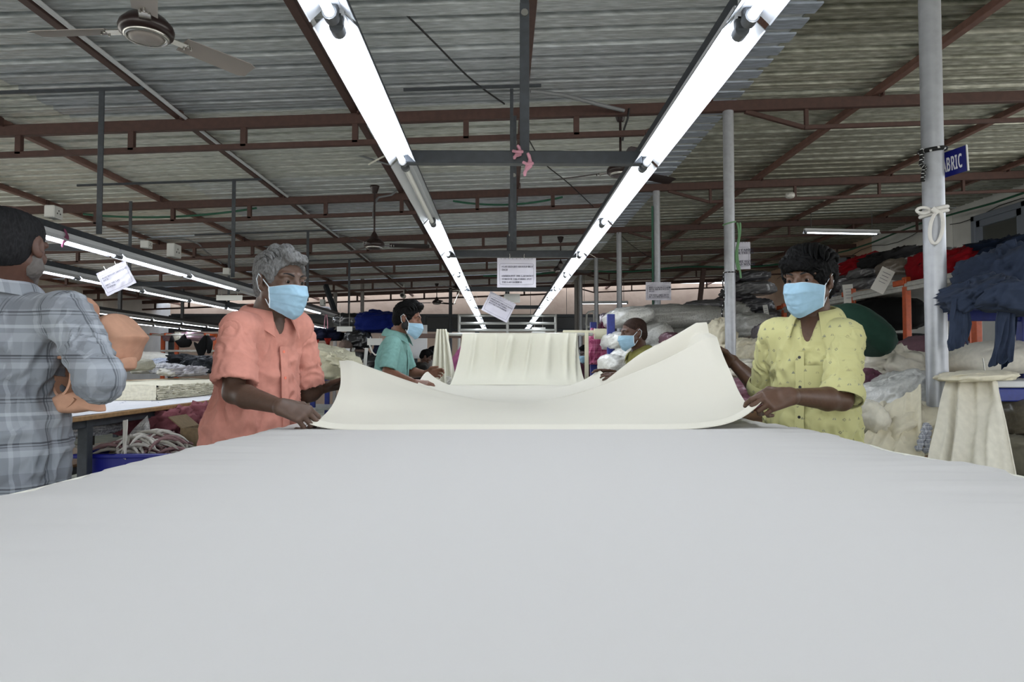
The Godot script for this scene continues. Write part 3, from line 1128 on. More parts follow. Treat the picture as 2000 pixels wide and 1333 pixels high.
func main_table() -> void:
	var slate := mottled("slate paint", Color(0.235, 0.255, 0.28), 0.5, 0.4, 0.82)
	var ply := mottled("plywood", Color(0.72, 0.56, 0.38), 0.6, 0.4, 0.8)
	var t := thing("cutting_table", "long main cutting table on slate legs under the white fabric lay", "table", Vector3(0.12, 0, 0))
	var top := Geo.new().box(Vector3(0, 0.895, -6.6), Vector3(1.88, 0.03, 12.9), 0.004)
	part(top, "tabletop", ply, t)
	for i in 8:
		for s in [-1, 1]:
			part(Geo.new().box(Vector3(s * 0.80, 0.44, -0.35 - i * 1.75), Vector3(0.06, 0.88, 0.06), 0.004), "leg", slate, t)
		part(Geo.new().box(Vector3(0, 0.845, -0.35 - i * 1.75), Vector3(1.56, 0.05, 0.05), 0.004), "cross_rail", slate, t)
	for s in [-1, 1]:
		part(Geo.new().box(Vector3(s * 0.80, 0.84, -6.5), Vector3(0.05, 0.06, 12.4), 0.004), "side_rail", slate, t)
	# the lay: a thick stack of cream plies whose edges wander
	var white := cloth("lay white", Color(0.722, 0.712, 0.698), 0.95, 0.1)
	white.normal_enabled = false
	white.albedo_texture = null
	var g := Geo.new()
	var z0 := -0.2
	var z1 := -12.6
	var prof := [[0.0, -0.128], [0.012, -0.09], [-0.004, -0.05], [0.01, -0.022], [0.012, -0.008], [0.03, -0.001], [0.09, 0.0], [0.2, 0.0], [0.34, 0.0], [0.5, 0.0], [0.66, 0.0], [0.8, 0.0], [0.91, 0.0], [0.97, -0.001], [0.988, -0.008], [0.99, -0.022], [1.004, -0.05], [0.988, -0.09], [1.0, -0.128]]
	var m := prof.size() - 1
	g.grid(m, 520, func(u: float, v: float):
		var q: Array = prof[roundi(u * m)]
		var vv := v * v * 0.6 + v * 0.4
		var z := lerpf(z0, z1, vv)
		var xl := -0.872 + 0.062 * smoothstep(-1.2, -2.6, z) + edge_noise(z, 0.0)
		var xr := 1.065 - 0.05 * smoothstep(-2.0, -3.0, z) + edge_noise(z, 40.0)
		var side := absf(q[0] - 0.5) * 2.0
		var y: float = LAY + q[1]
		if side > 0.75 and q[1] > -0.03:
			y += 0.006 * nse(Vector3(z * 6.0, q[0] * 3.0, 9)) + 0.004 * nse(Vector3(z * 15.0, q[0] * 3.0, 2))
		if q[1] < -0.03:
			xl += 0.008 * nse(Vector3(z * 9, q[1] * 60, 1))
			xr += 0.008 * nse(Vector3(z * 9, q[1] * 60, 4))
		y += 0.0012 * nse(Vector3(z * 1.3, q[0] * 4, 5))
		return Vector3(lerpf(xl, xr, q[0]), y, z), false)
	var lay := solo(g, "fabric_lay", white, "thick smooth lay of white fabric plies covering the main cutting table", "fabric lay")
	var pe := Geo.new()
	for k in 9:
		var yy := LAY - 0.016 - k * 0.012
		for s in [-1, 1]:
			var pts := []
			for i in 90:
				var z := -0.25 - i * 0.13
				var xl := -0.872 + 0.062 * smoothstep(-1.2, -2.6, z) + edge_noise(z, 0.0)
				var xr := 1.065 - 0.05 * smoothstep(-2.0, -3.0, z) + edge_noise(z, 40.0)
				pts.append(Vector3((xl if s < 0 else xr) + s * (-0.006 + 0.006 * nse(Vector3(z * 7, k * 3, s))), yy + 0.002 * nse(Vector3(z * 6, k, s)), z))
			pe.tube(pts, 0.005, 5)
	tag(part(pe, "ply_edge", cloth("ply edge", Color(0.86, 0.85, 0.80), 0.95), lay), "", "", "", "stuff")
	lifted_ply()
	hanging_cloth()


func ply_height(x: float, z: float) -> float:
	# height of the lifted ply above the lay
	var xl := -0.73
	var xr := 0.95
	var u := clampf((x - xl) / (xr - xl), 0.0, 1.0)
	var a := absf(2.0 * u - 1.0)
	var left := u < 0.5
	var d := -z
	var zr := 3.02 if left else lerpf(3.25, 2.98, a)
	if left:
		zr = lerpf(3.25, 3.04, a)
	var ap := minf(a, 0.95) / 0.95 if not left else minf(a, 0.94) / 0.94
	var hr := (0.022 + 0.205 * pow(ap, 1.7)) if left else (0.022 + 0.315 * pow(ap, 1.45))
	var h := 0.0
	if d < zr:
		var s := clampf((d - 2.33) / (zr - 2.33), 0.0, 1.0)
		var e := lerpf(2.3, 1.25, pow(a, 3.0))
		h = hr * pow(s, e)
		# pinched up again at the near hands
		var near := exp(-pow((d - 2.33) / 0.16, 2.0))
		h = maxf(h, near * (0.028 * pow(a, 14.0) if left else 0.105 * pow(a, 9.0)))
	else:
		var s2 := (d - zr) / lerpf(0.9, 0.62, a)
		h = hr * (1.0 - smoothstep(0.0, 1.0, s2))
	# second crest behind the ridge with a groove between the two
	if not left:
		var w := smoothstep(0.5, 0.85, u)
		var zc := zr + 0.17
		var h2 := (hr + 0.020 + 0.034 * w * a + 0.012 * w) * exp(-pow((d - zc) / (0.085 if d < zc else 0.22), 2.0)) * w
		if d > zr:
			if d < zc:
				h = maxf(h, (hr + 0.02 * (d - zr) / 0.17) * smoothstep(0.86, 0.96, u))
			h = maxf(h * (1.0 - 0.55 * w * (1.0 - smoothstep(0.84, 0.96, u)) * smoothstep(0.0, 0.07, d - zr) * (1.0 if d < zc else 0.0)), h2)
	# the far pair of hands
	var hr2 := 0.012 + (0.14 * pow(a, 5.0) if left else 0.15 * pow(a, 4.0))
	var fd := (d - 5.55) / (0.55 if d < 5.55 else 0.35)
	h += hr2 * exp(-fd * fd) * (1.0 if d > 4.2 else 0.0)
	return h


func lifted_ply() -> void:
	var cream := cloth("ply cream", Color(0.785, 0.77, 0.72), 0.93, 0.2)
	cream.normal_enabled = false
	cream.albedo_texture = null
	cream.backlight_enabled = true
	cream.backlight = Color(0.16, 0.14, 0.09)
	var g := Geo.new()
	g.grid(120, 260, func(u: float, v: float):
		var d := lerpf(2.30, 4.0, pow(v / 0.7, 0.95)) if v < 0.7 else lerpf(4.0, 6.9, (v - 0.7) / 0.3)
		# left and right edges of the cloth in plan
		var xl := -0.70
		var xr := 0.93
		if d < 3.05:
			var s := (d - 2.3) / 0.75
			xl = lerpf(-0.655, -0.725, s) + 0.05 * sin(s * PI)
			xr = lerpf(0.885, 0.955, pow(s, 0.6)) - 0.02 * sin(s * PI)
		elif d < 4.2:
			xl = lerpf(-0.725, -0.66, (d - 3.05) / 1.15)
			xr = lerpf(0.955, 0.90, (d - 3.05) / 1.15)
		elif d < 5.55:
			xl = lerpf(-0.66, -0.60, (d - 4.2) / 1.35)
			xr = lerpf(0.90, 0.78, (d - 4.2) / 1.35)
		else:
			xl = -0.60
			xr = 0.80
		var x := lerpf(xl, xr, u)
		var h := ply_height(lerpf(-0.73, 0.95, u), -d)
		var y := LAY + 0.005 + h
		# soft drag folds running from the right hand down to the middle
		var w := smoothstep(0.5, 1.0, u) * smoothstep(2.4, 2.7, d) * (1.0 - smoothstep(3.2, 3.6, d))
		y += w * 0.006 * sin((x * 9.0 + d * 16.0) + 2.0 * nse(Vector3(x * 2, d * 2, 0)))
		var w2 := smoothstep(0.5, 0.0, u) * smoothstep(2.45, 2.7, d) * (1.0 - smoothstep(3.1, 3.5, d))
		y += w2 * 0.005 * sin(x * 15.0 - d * 17.0)
		y += 0.003 * nse(Vector3(x * 2.2, d * 2.2, 7)) * smoothstep(2.4, 2.6, d)
		# rolled lip along the near edge
		var lip := exp(-pow((d - 2.335) / 0.022, 2.0))
		y += 0.009 * lip
		if d < 2.315:
			y -= 0.008
		return Vector3(x, y, -d), false, 0.002)
	solo(g, "fabric_ply", cream, "cream fabric ply lifted between the two nearest masked men", "fabric")


func hanging_cloth() -> void:
	var cream := cloth("hang cream", Color(0.81, 0.80, 0.74), 0.93, 0.2)
	cream.normal_enabled = false
	cream.albedo_texture = null
	cream.backlight_enabled = true
	cream.backlight = Color(0.16, 0.15, 0.10)
	var g := Geo.new()
	# from the roll bar (top) down and forward on to the lay
	g.grid(150, 60, func(u: float, v: float):
		var x := lerpf(-0.43, 0.83, u)
		var spread := 1.0 + 0.10 * smoothstep(0.0, 1.0, v)
		x = 0.2 + (x - 0.2) * spread - 0.03 * v
		var y := lerpf(1.602, LAY + 0.008, 1.0 - pow(1.0 - v, 1.25)) if v < 0.999 else LAY + 0.008
		var z := -7.45 + 0.10 * v + 0.45 * pow(v, 5.0)
		var f := 0.0
		for q in [[0.12, 0.045, 0.9], [0.3, 0.03, 0.5], [0.42, 0.05, 1.0], [0.58, 0.03, 0.55], [0.74, 0.06, 0.8], [0.9, 0.03, 0.6], [0.97, 0.02, 0.8]]:
			var c: float = q[0] + 0.06 * (0.3 - v) * (1.0 if q[0] > 0.35 else -0.2)
			f += q[2] * exp(-pow((u - c) / (q[1] * (0.35 + 0.4 * v)), 2.0))
		f += 0.22 * nse(Vector3(u * 7.0, v * 0.8, 4)) + 0.06 * nse(Vector3(u * 22.0, v * 1.2, 8))
		z += 0.06 * f * (1.0 - pow(v, 4.0)) * (0.25 + 0.75 * smoothstep(0.0, 0.15, v))
		return Vector3(x, y, z), true, 0.003)
	solo(g, "hanging_fabric", cream, "wide cream fabric hanging in folds from the roll bar onto the table", "fabric")
	var grey := mat("bar steel", Color(0.62, 0.62, 0.60), 0.4, 0.3)
	var o := thing("roll_stand", "pale painted roll stand that carries the hanging cream fabric", "stand", Vector3(0, 0, -7.47))
	part(Geo.new().tube([Vector3(-0.62, 1.59, 0), Vector3(1.0, 1.59, 0)], 0.018, 12), "roll_bar", grey, o)
	var ivory := mat("ivory paint", Color(0.78, 0.76, 0.66), 0.5)
	for s in [0.93]:
		part(Geo.new().bar(Vector3(s, 0.92, 0), Vector3(s, 1.62, 0), 0.05, 0.04, 0.004), "upright", ivory, o)
		part(Geo.new().bar(Vector3(s - 0.25, 1.62, -0.1), Vector3(s + 0.28, 1.62, -0.1), 0.05, 0.04, 0.004), "cross_arm", ivory, o)
		part(Geo.new().tube([Vector3(s + 0.1, 1.6, -0.1), Vector3(s + 0.3, 1.6, -0.1)], 0.06, 16), "end_roller", ivory, o)
	part(Geo.new().bar(Vector3(-0.6, 0.92, 0), Vector3(-0.6, 1.61, 0), 0.05, 0.04, 0.004), "upright", ivory, o)
	part(Geo.new().bar(Vector3(-0.95, 1.575, -0.05), Vector3(-0.45, 1.575, -0.05), 0.04, 0.05, 0.004), "cross_arm", mat("brown arm", Color(0.30, 0.22, 0.19), 0.6), o)
	# a length of cloth thrown over the stand's arm
	var gg := Geo.new()
	gg.grid(40, 30, func(u: float, v: float):
		var w := lerpf(0.05, 0.125, pow(v, 0.9))
		var a := (u - 0.5) * 2.0
		var x := -0.655 + a * w + 0.03 * v
		var y := 1.645 - v * (0.66 - 0.12 * smoothstep(0.2, 1.0, a) - 0.2 * smoothstep(-0.5, -1.0, a))
		var z := -7.43 + 0.03 * sin(u * 22.0 + v) * (0.5 + v * 0.7) + 0.05 * v
		return Vector3(x, y, z), true, 0.004)
	solo(gg, "draped_cloth", cream, "narrow cream cloth hung over the dark arm left of the hanging fabric", "cloth")
	# small pipe frame over the table end, behind the lights
	var fr := thing("light_frame", "grey ladder like pipe frame across the far end of the main lights", "frame", Vector3(0, 0, -12.0))
	for yy in [1.86, 1.98, 2.12]:
		part(Geo.new().tube([Vector3(-0.75, yy, 0), Vector3(0.95, yy, 0)], 0.025, 8), "rail", grey, fr)
	for xx in [-0.75, 0.1, 0.95]:
		part(Geo.new().tube([Vector3(xx, 0.0, 0), Vector3(xx, 2.14, 0)], 0.025, 8), "upright", grey, fr)


# ------------------------------------------------------------------ soft goods
# a sack or bundle of half sizes r: pillow shape, creased, flattened where it rests
func lump(g: Geo, r: Vector3, seed_: float, amp := 0.10, freq := 2.2, B := Basis(), nu := 40, nv := 26, square := 0.75, flat := 0.75) -> Geo:
	return g.grid(nu, nv, func(u: float, v: float):
		var a := u * TAU
		var b := (v - 0.5) * PI
		var d := Vector3(cos(b) * cos(a), sin(b), cos(b) * sin(a))
		var q := Vector3(signf(d.x) * pow(absf(d.x), square), signf(d.y) * pow(absf(d.y), square), signf(d.z) * pow(absf(d.z), square))
		var s := d * r / maxf(r.x, maxf(r.y, r.z)) * freq + Vector3.ONE * seed_
		var w := Vector3(nse(s), nse(s + Vector3(7, 2, 4)), nse(s + Vector3(3, 9, 1)))
		var k := 1.0 + amp * (0.55 * ridge(s * 1.3 + w * 1.1) + 0.35 * ridge(s * 3.1 + w * 1.4) + 0.08 * ridge(s * 7.0 + w * 2.0) + 0.8 * w.x - 0.35)
		var p := q * r * k
		if p.y < -r.y * flat:
			p.y = -r.y * flat - (absf(p.y) - r.y * flat) * 0.15
		return B * p, true, 0.0, true)


# placed by where its centre is seen and how far away; half sizes in pixels there, depth half size in metres
func bag(called: String, label: String, cat: String, group: String, m: Material, px: float, py: float, d: float, hx: float, hy: float, hz: float, tilt := 0.0, seed_ := 0.0, amp := 0.10, freq := 2.2, yaw := 0.0) -> MeshInstance3D:
	var k := d / FPX
	var B := Basis(Vector3(0, 0, 1), deg_to_rad(tilt))
	var g := lump(Geo.new(), Vector3(hx * k, hy * k, hz), seed_ + px * 0.013, amp, freq, B)
	return solo(g, called, m, label, cat, group, P(px, py, d), deg_to_rad(yaw))


# a hanging or spilling piece of cloth between a top line and a bottom line with vertical folds
func spill(called: String, label: String, cat: String, m: Material, tl: Vector3, tr: Vector3, bl: Vector3, br: Vector3, folds: float, depth: float, seed_: float, bow := 0.0, nu := 50, nv := 30) -> MeshInstance3D:
	var mid := (tl + tr + bl + br) * 0.25
	var nrm := (tr - tl).cross(bl - tl).normalized()
	if nrm.z < 0:
		nrm = -nrm
	var g := Geo.new()
	g.grid(nu, nv, func(u: float, v: float):
		var p := tl.lerp(tr, u).lerp(bl.lerp(br, u), v)
		var w := nse(Vector3(u * 3.0, v * 1.1, seed_))
		var f := sin(u * folds * TAU + 3.0 * w + v * 1.1 + seed_) * 0.6 + ridge(Vector3(u * folds * 0.8, v * 0.9, seed_ + 3.0)) * 0.55
		p += nrm * depth * f * (0.35 + 0.65 * v) + nrm * bow * sin(v * PI * 0.5)
		p.y += 0.02 * nse(Vector3(u * 5.0, v * 2.0, seed_ + 9.0)) * v
		return p - mid, false, 0.004)
	return solo(g, called, m, label, cat, "", mid)


func paper_tag(px: float, py: float, d: float, w: float, h: float, tilt: float, label: String) -> void:
	var k := d / FPX
	var g := Geo.new()
	g.grid(6, 10, func(u: float, v: float):
		return Vector3((u - 0.5) * w * k, -v * h * k, 0.01 * sin(v * 2.6) * (0.6 + 0.4 * u)), false, 0.0008)
	var o := solo(g, "paper_tag", mat("tag paper", Color(0.82, 0.82, 0.80), 0.85), label, "paper tag", "paper tags on the racks", P(px, py, d))
	o.rotation = Vector3(0, -0.2, deg_to_rad(tilt))
	var t := Geo.new()
	for i in 4:
		t.box(Vector3(0, -h * k * (0.2 + 0.13 * i), 0.0105), Vector3(w * k * (0.6 - 0.1 * (i % 2)), h * k * 0.02, 0.0008))
	part(t, "print", mat("print grey", Color(0.48, 0.48, 0.52), 0.9), o)


func racks_right() -> void:
	var orange := mottled("orange paint", Color(0.72, 0.30, 0.10), 0.45, 0.3, 0.85)
	var shelf := mottled("shelf grey", Color(0.70, 0.70, 0.68), 0.55, 0.5, 0.85)
	var t := thing("storage_rack", "long orange post storage rack with a pale grey shelf along the right wall", "rack", Vector3(3.42, 0, 0))
	var posts := [-3.9, -4.86, -5.70, -6.59, -8.2, -9.5]
	for z in posts:
		for x in [0.0, 1.15]:
			part(Geo.new().box(Vector3(x, 1.0, z), Vector3(0.045, 2.0, 0.06), 0.004), "post", orange, t)
		part(Geo.new().box(Vector3(-0.004, 1.955, z - 0.07), Vector3(0.06, 0.05, 0.16), 0.006), "bracket", orange, t)
	for y in [1.93, 1.22, 0.35]:
		for i in posts.size() - 1:
			var z0: float = posts[i]
			var z1: float = posts[i + 1]
			part(Geo.new().box(Vector3(0.575, y, (z0 + z1) / 2), Vector3(1.2, 0.03, z0 - z1 - 0.012), 0.004), "shelf_panel", shelf, t)
		part(Geo.new().box(Vector3(0.0, y - 0.01, -6.7), Vector3(0.03, 0.075, 5.6), 0.004), "shelf_beam", shelf, t)
	# near blue rack at the right edge
	var blue := mottled("blue rack paint", Color(0.13, 0.19, 0.52), 0.4, 0.3, 0.85)
	t = thing("storage_rack", "blue steel rack at the right edge with a white deck", "rack", Vector3(2.02, 0, -2.86))
	for x in [0.62, 1.75]:
		for z in [0.0, -0.55]:
			part(Geo.new().box(Vector3(x, 0.85, z), Vector3(0.05, 1.7, 0.05), 0.004), "post", blue, t)
	for q in [[1.135, 0.0, 1.76], [1.135, -0.55, 1.76], [1.51, 0.0, 1.6], [1.51, -0.55, 1.6]]:
		part(Geo.new().box(Vector3(1.78 - q[2] / 2, q[0], q[1]), Vector3(q[2], 0.055, 0.03), 0.004), "beam", blue, t)
	part(Geo.new().box(Vector3(0.90, 1.18, -0.27), Vector3(1.8, 0.028, 0.58), 0.004), "deck", mat("deck white", Color(0.80, 0.80, 0.80), 0.5), t)
	part(Geo.new().box(Vector3(0.98, 1.545, -0.27), Vector3(1.64, 0.028, 0.58), 0.004), "deck", blue, t)
	for x in [-0.005, 0.18]:
		part(Geo.new().tube([Vector3(x, 1.29, 0.03), Vector3(x + 0.004, 1.24, 0.034), Vector3(x, 1.19, 0.03)], 0.0025, 6), "hook_wire", mat("zinc", Color(0.6, 0.6, 0.58), 0.35, 0.8), t)
	part(Geo.new().box(Vector3(0.02, 1.18, -0.27), Vector3(0.05, 0.05, 0.05)), "end_stop", blue, t)
	# black fabric on the middle shelf of the orange rack
	var black := cloth("black cloth", Color(0.035, 0.037, 0.042), 0.85)
	var gb := "black fabric bolts on the middle rack shelf"
	bag("fabric_bolt", "big soft black fabric bundle under the orange rack shelf", "fabric", gb, black, 1722, 618, 6.6, 66, 36, 0.42, 0, 1.0, 0.06, 1.5)
	bag("fabric_bolt", "flat black folded fabric with white hem under the big black bundle", "fabric", gb, black, 1735, 662, 6.5, 64, 10, 0.40, 0, 2.0, 0.04, 1.5)
	bag("fabric_bolt", "lowest flat black folded fabric on the middle rack shelf", "fabric", gb, black, 1735, 684, 6.5, 66, 11, 0.40, 0, 3.0, 0.04, 1.5)
	# goods on the top shelf: name, label, material, px, py, depth, half px, half py, half depth, tilt, amp
	var red := cloth("red cloth", Color(0.50, 0.06, 0.10), 0.9)
	var char_ := cloth("charcoal cloth", Color(0.13, 0.13, 0.135), 0.9)
	var navy := cloth("navy cloth", Color(0.085, 0.125, 0.20), 0.9)
	var navy2 := cloth("slate navy cloth", Color(0.20, 0.235, 0.31), 0.9, 0.3)
	var greyf := film("grey film", Color(0.42, 0.42, 0.43))
	var dgreyf := film("dark grey film", Color(0.27, 0.27, 0.29))
	var beigef := film("beige film", Color(0.43, 0.39, 0.35))
	var palef := film("pale film", Color(0.66, 0.66, 0.66))
	for q in [
		["cloth_heap", "crimson cloth spread on the shelf left of the charcoal heap", "cloth", red, 1692, 516, 7.0, 44, 17, 0.25, 12, 0.30],
		["plastic_bundle", "grey plastic wrapped bundle on top under the crimson cloth", "bundle", greyf, 1690, 534, 6.75, 27, 12, 0.2, 4, 0.14],
		["plastic_bundle", "lower grey plastic bundle beside the two paper tags", "bundle", greyf, 1684, 556, 6.75, 36, 13, 0.22, 8, 0.14],
		["plastic_bundle", "dark grey wrapped bundle just right of the young man's ear", "bundle", dgreyf, 1628, 560, 7.5, 32, 19, 0.25, 5, 0.14],
		["plastic_bundle", "shiny clear wrapped bundle above the dark grey one near the young man", "bundle", palef, 1640, 533, 7.6, 22, 12, 0.2, -15, 0.2],
		["cloth_heap", "charcoal knit cloth heap behind the beige wrapped bundle", "cloth", char_, 1752, 505, 6.5, 56, 18, 0.24, 8, 0.34],
		["plastic_bundle", "beige plastic wrapped bundle with a large paper tag", "bundle", beigef, 1765, 528, 6.2, 46, 20, 0.22, -4, 0.14],
		["plastic_bundle", "pale grey bundle just left of the thick grey post", "bundle", palef, 1796, 511, 6.0, 24, 13, 0.2, 0, 0.12],
		["cloth_heap", "crimson cloth hanging over the shelf beside the thick grey post", "cloth", red, 1812, 530, 5.7, 26, 36, 0.2, 14, 0.16],
		["cloth_heap", "crimson cloth heap right of the thick grey post", "cloth", red, 1874, 517, 5.35, 52, 28, 0.3, 10, 0.26],
		["cloth_heap", "dark navy cloth heap behind the hanging slate garments", "cloth", navy, 1950, 492, 5.2, 66, 24, 0.3, 6, 0.30],
		["cloth_heap", "grey cloth lying behind the thick post on the shelf", "cloth", greyf, 1850, 500, 6.6, 40, 14, 0.2, 0, 0.2],
	]:
		bag(q[0], q[1], q[2], "goods on the top rack shelf", q[3], q[4], q[5], q[6], q[7], q[8], q[9], q[10], q[4] * 0.1, q[11], 2.6)
	# stacked grey bundles at the far end of that shelf, left of the young man's head
	var gs := "grey bundles at the far rack end"
	var dq := [[1462, 543, 8.8, 38, 12, "topmost dark bundle at the far rack end left of the young man", dgreyf], [1470, 566, 8.7, 40, 15, "second bundle from the top at the far rack end", greyf], [1440, 575, 8.9, 30, 17, "third bundle leaning left at the far rack end", dgreyf], [1424, 598, 8.9, 36, 17, "mauve grey bundle lowest left at the far rack end", film("mauve film", Color(0.38, 0.34, 0.36))], [1475, 600, 8.6, 32, 16, "charcoal bundle beside the white strip at the far rack end", dgreyf], [1498, 622, 8.5, 30, 16, "small bundle by the far orange post", greyf], [1458, 632, 8.6, 36, 17, "bottom dark bundle below the white strip", dgreyf]]
	for q in dq:
		bag("plastic_bundle", q[5], "bundle", gs, q[6], q[0], q[1], q[2], q[3], q[4], 0.25, fmod(q[0], 11) - 5, q[1] * 0.07, 0.16, 2.4)
	paper_tag(1655, 556, 6.58, 19, 46, 4, "narrow paper tag hanging over the shelf edge by an orange post")
	paper_tag(1736, 526, 5.85, 26, 50, -28, "large tilted paper tag tied to the beige bundle")
	paper_tag(1606, 560, 7.1, 16, 42, 3, "paper tag hanging just behind the young man's neck")
	paper_tag(1494, 596, 8.1, 9, 34, 8, "white strip tag hanging among the far grey bundles")
	paper_tag(1862, 590, 5.0, 12, 80, 2, "pale blue strip of paper behind the hanging navy sleeve")
	# slate navy garments thrown over the upper beam of the blue rack
	var hx := "slate navy garments on the blue rack"
	bag("garment_heap", "largest slate navy garment heaped on the blue rack", "garment", hx, navy2, 1962, 540, 3.0, 64, 54, 0.22, 18, 3.0, 0.26, 2.0)
	bag("garment_heap", "slate navy garment sliding left off the blue rack", "garment", hx, navy2, 1905, 574, 2.86, 58, 28, 0.16, 24, 7.0, 0.26, 2.2)
	bag("garment_heap", "dark navy garment topmost at the right edge", "garment", hx, navy2, 2010, 505, 3.2, 50, 30, 0.2, 8, 9.0, 0.22, 1.8)
	bag("garment_heap", "navy garment drooping below the blue rack deck", "garment", hx, navy2, 1972, 586, 2.72, 56, 34, 0.10, -10, 12.0, 0.22, 1.8)
	spill("hanging_sleeve", "navy sleeve hanging left below the blue rack, its cuff flared", "garment", navy2, P(1858, 585, 2.8), P(1895, 582, 2.8), P(1854, 690, 2.78), P(1893, 668, 2.78), 1.3, 0.018, 2.0)
	spill("hanging_sleeve", "long navy sleeve hanging right below the blue rack with a torn hem", "garment", navy2, P(1950, 595, 2.72), P(1988, 588, 2.72), P(1934, 712, 2.7), P(1972, 704, 2.7), 1.4, 0.022, 5.0)
	spill("hanging_sleeve", "black inner cloth behind the long navy sleeve", "garment", navy, P(1962, 596, 2.78), P(1992, 590, 2.78), P(1956, 724, 2.76), P(1974, 690, 2.76), 1.5, 0.015, 8.0)


func heaps_right() -> void:
	var cream := cloth("heap cream", Color(0.89, 0.87, 0.81), 0.92, 0.2)
	var creamy := cloth("heap warm cream", Color(0.89, 0.86, 0.77), 0.92, 0.2)
	var greenc := cloth("bottle green cloth", Color(0.14, 0.24, 0.20), 0.85, 0.25)
	var plumf := film("plum film", Color(0.45, 0.27, 0.34))
	var clear := film("clear film", Color(0.86, 0.86, 0.84))
	var whitef := film("white film", Color(0.90, 0.90, 0.88))
	var greyf: Material = mats["grey film"]
	# near heap between the young man and the thick post, piled on a low wooden stand
	var stand := thing("pallet_stand", "low timber stand hidden under the cream cloth heap", "stand", Vector3(2.25, 0, -4.05))
	for i in 5:
		part(Geo.new().box(Vector3(0, 0.70, -0.5 + i * 0.25), Vector3(1.3, 0.025, 0.22), 0.003), "board", mottled("plywood", Color(0.72, 0.56, 0.38), 0.6, 0.4, 0.8), stand)
	for x in [-0.58, 0.58]:
		for z in [-0.5, 0.5]:
			part(Geo.new().box(Vector3(x, 0.343, z), Vector3(0.08, 0.686, 0.08), 0.004), "leg", mottled("plywood", Color(0.72, 0.56, 0.38), 0.6, 0.4, 0.8), stand)
	bag("fabric_sack", "dark green smooth fabric roll leaning behind the young man's shoulder", "fabric", "", greenc, 1678, 645, 3.62, 66, 34, 0.18, -38, 1.0, 0.05, 1.5)
	bag("cloth_heap", "gathered cream cloth beside the dark green roll", "cloth", "", cream, 1738, 722, 3.9, 62, 42, 0.25, -28, 2.0, 0.30, 2.6)
	bag("cloth_heap", "cream cloth slope behind the thick post", "cloth", "", cream, 1790, 725, 4.2, 60, 34, 0.25, -14, 3.3, 0.12, 2.0)
	bag("plastic_bundle", "plum cloth in clear plastic beside the young man's sleeve", "bundle", "", plumf, 1684, 760, 3.75, 34, 36, 0.2, 10, 4.0, 0.16, 2.4)
	bag("plastic_bundle", "cream roll in a crumpled clear plastic bag", "bundle", "", clear, 1752, 774, 3.35, 62, 40, 0.2, 28, 5.0, 0.13, 2.0)
	bag("cloth_heap", "cream cloth heap with long creases under the plastic roll", "cloth", "", creamy, 1745, 842, 3.15, 82, 46, 0.28, 22, 6.0, 0.20, 2.0)
	spill("cloth_flap", "pleated cream cloth flap running down to the thick post", "cloth", creamy, P(1722, 800, 3.1), P(1800, 752, 3.0), P(1640, 960, 2.85), P(1822, 960, 2.72), 2.6, 0.020, 4.0, 0.03)
	bag("fabric_sack", "white cloth lump at the left of the creased heap", "fabric", "", cream, 1688, 815, 3.1, 26, 34, 0.16, 24, 8.0, 0.14, 2.0)
	bag("plastic_bundle", "pale grey plastic bag low beside the young man", "bundle", "", whitef, 1655, 838, 3.35, 34, 46, 0.2, 0, 9.0, 0.10, 2.2)
	bag("fabric_sack", "mauve cloth sack behind the thick grey post", "fabric", "", cloth("mauve cloth", Color(0.40, 0.30, 0.33)), 1822, 690, 4.5, 52, 34, 0.25, -6, 10.0, 0.10, 1.8)
	# full sacks on the floor beneath
	var fs := "big cream sacks on the floor below the right hand heap"
	for q in [[1.95, 0.30, -3.75, "big cream floor sack under the low timber stand at its near end"], [2.55, 0.30, -4.3, "big cream floor sack under the low timber stand at its far end"], [2.35, 0.34, -3.15, "cream floor sack below the large drape"], [3.0, 0.34, -3.05, "grey cream floor sack under the blue rack deck"], [1.75, 0.30, -4.9, "cream floor sack standing before the timber bench"]]:
		solo(lump(Geo.new(), Vector3(0.34, 0.40, 0.32), q[0] * 3.0, 0.12, 2.2), "fabric_sack", cream, q[3], "sack", fs, Vector3(q[0], q[1], q[2]), q[0])
	# striped blue white cord tied at the post
	var st := plaid("stripe cloth", Color(0.75, 0.76, 0.78), Color(0.15, 0.17, 0.25), Color(0.15, 0.17, 0.25), 0.05)
	for q in [[1806, 828, 1791, 880, "left strand of striped cloth hanging at the post foot"], [1810, 832, 1806, 884, "right strand of striped cloth hanging at the post foot"]]:
		var a := P(q[0], q[1], 2.86)
		var b := P(q[2], q[3], 2.80)
		var pts := []
		var rr := []
		for i in 13:
			pts.append(a.lerp(b, i / 12.0) + Vector3(0.004 * sin(i * 2.1), 0, 0.01))
			rr.append(0.012 + 0.004 * sin(i * 2.4))
		solo(Geo.new().tube(pts, rr, 9), "striped_cord", st, q[4], "cord")
	# big draped cream cloth right of the thick post, over the blue rack's lower deck
	spill("draped_fabric", "large cream fabric draped in long folds right of the thick post", "fabric", cream, P(1852, 728, 2.92), P(1948, 745, 2.74), P(1808, 1010, 2.62), P(2012, 1050, 2.45), 2.6, 0.042, 1.0, 0.05, 90, 50)
	bag("cloth_heap", "rumpled cream fold lying over the top of the large drape", "fabric", "", creamy, 1905, 736, 2.84, 62, 11, 0.13, 3, 6.0, 0.14, 2.2)
	bag("fabric_sack", "big cream sack behind the drape at the right edge", "fabric", "", cream, 1945, 702, 3.5, 74, 36, 0.26, 4, 11.0, 0.09, 1.7)
	bag("plastic_bundle", "taupe cloth in crinkled plastic under the white deck", "bundle", "", film("taupe film", Color(0.42, 0.39, 0.33)), 1985, 815, 2.95, 42, 40, 0.2, 0, 12.0, 0.12, 2.2)
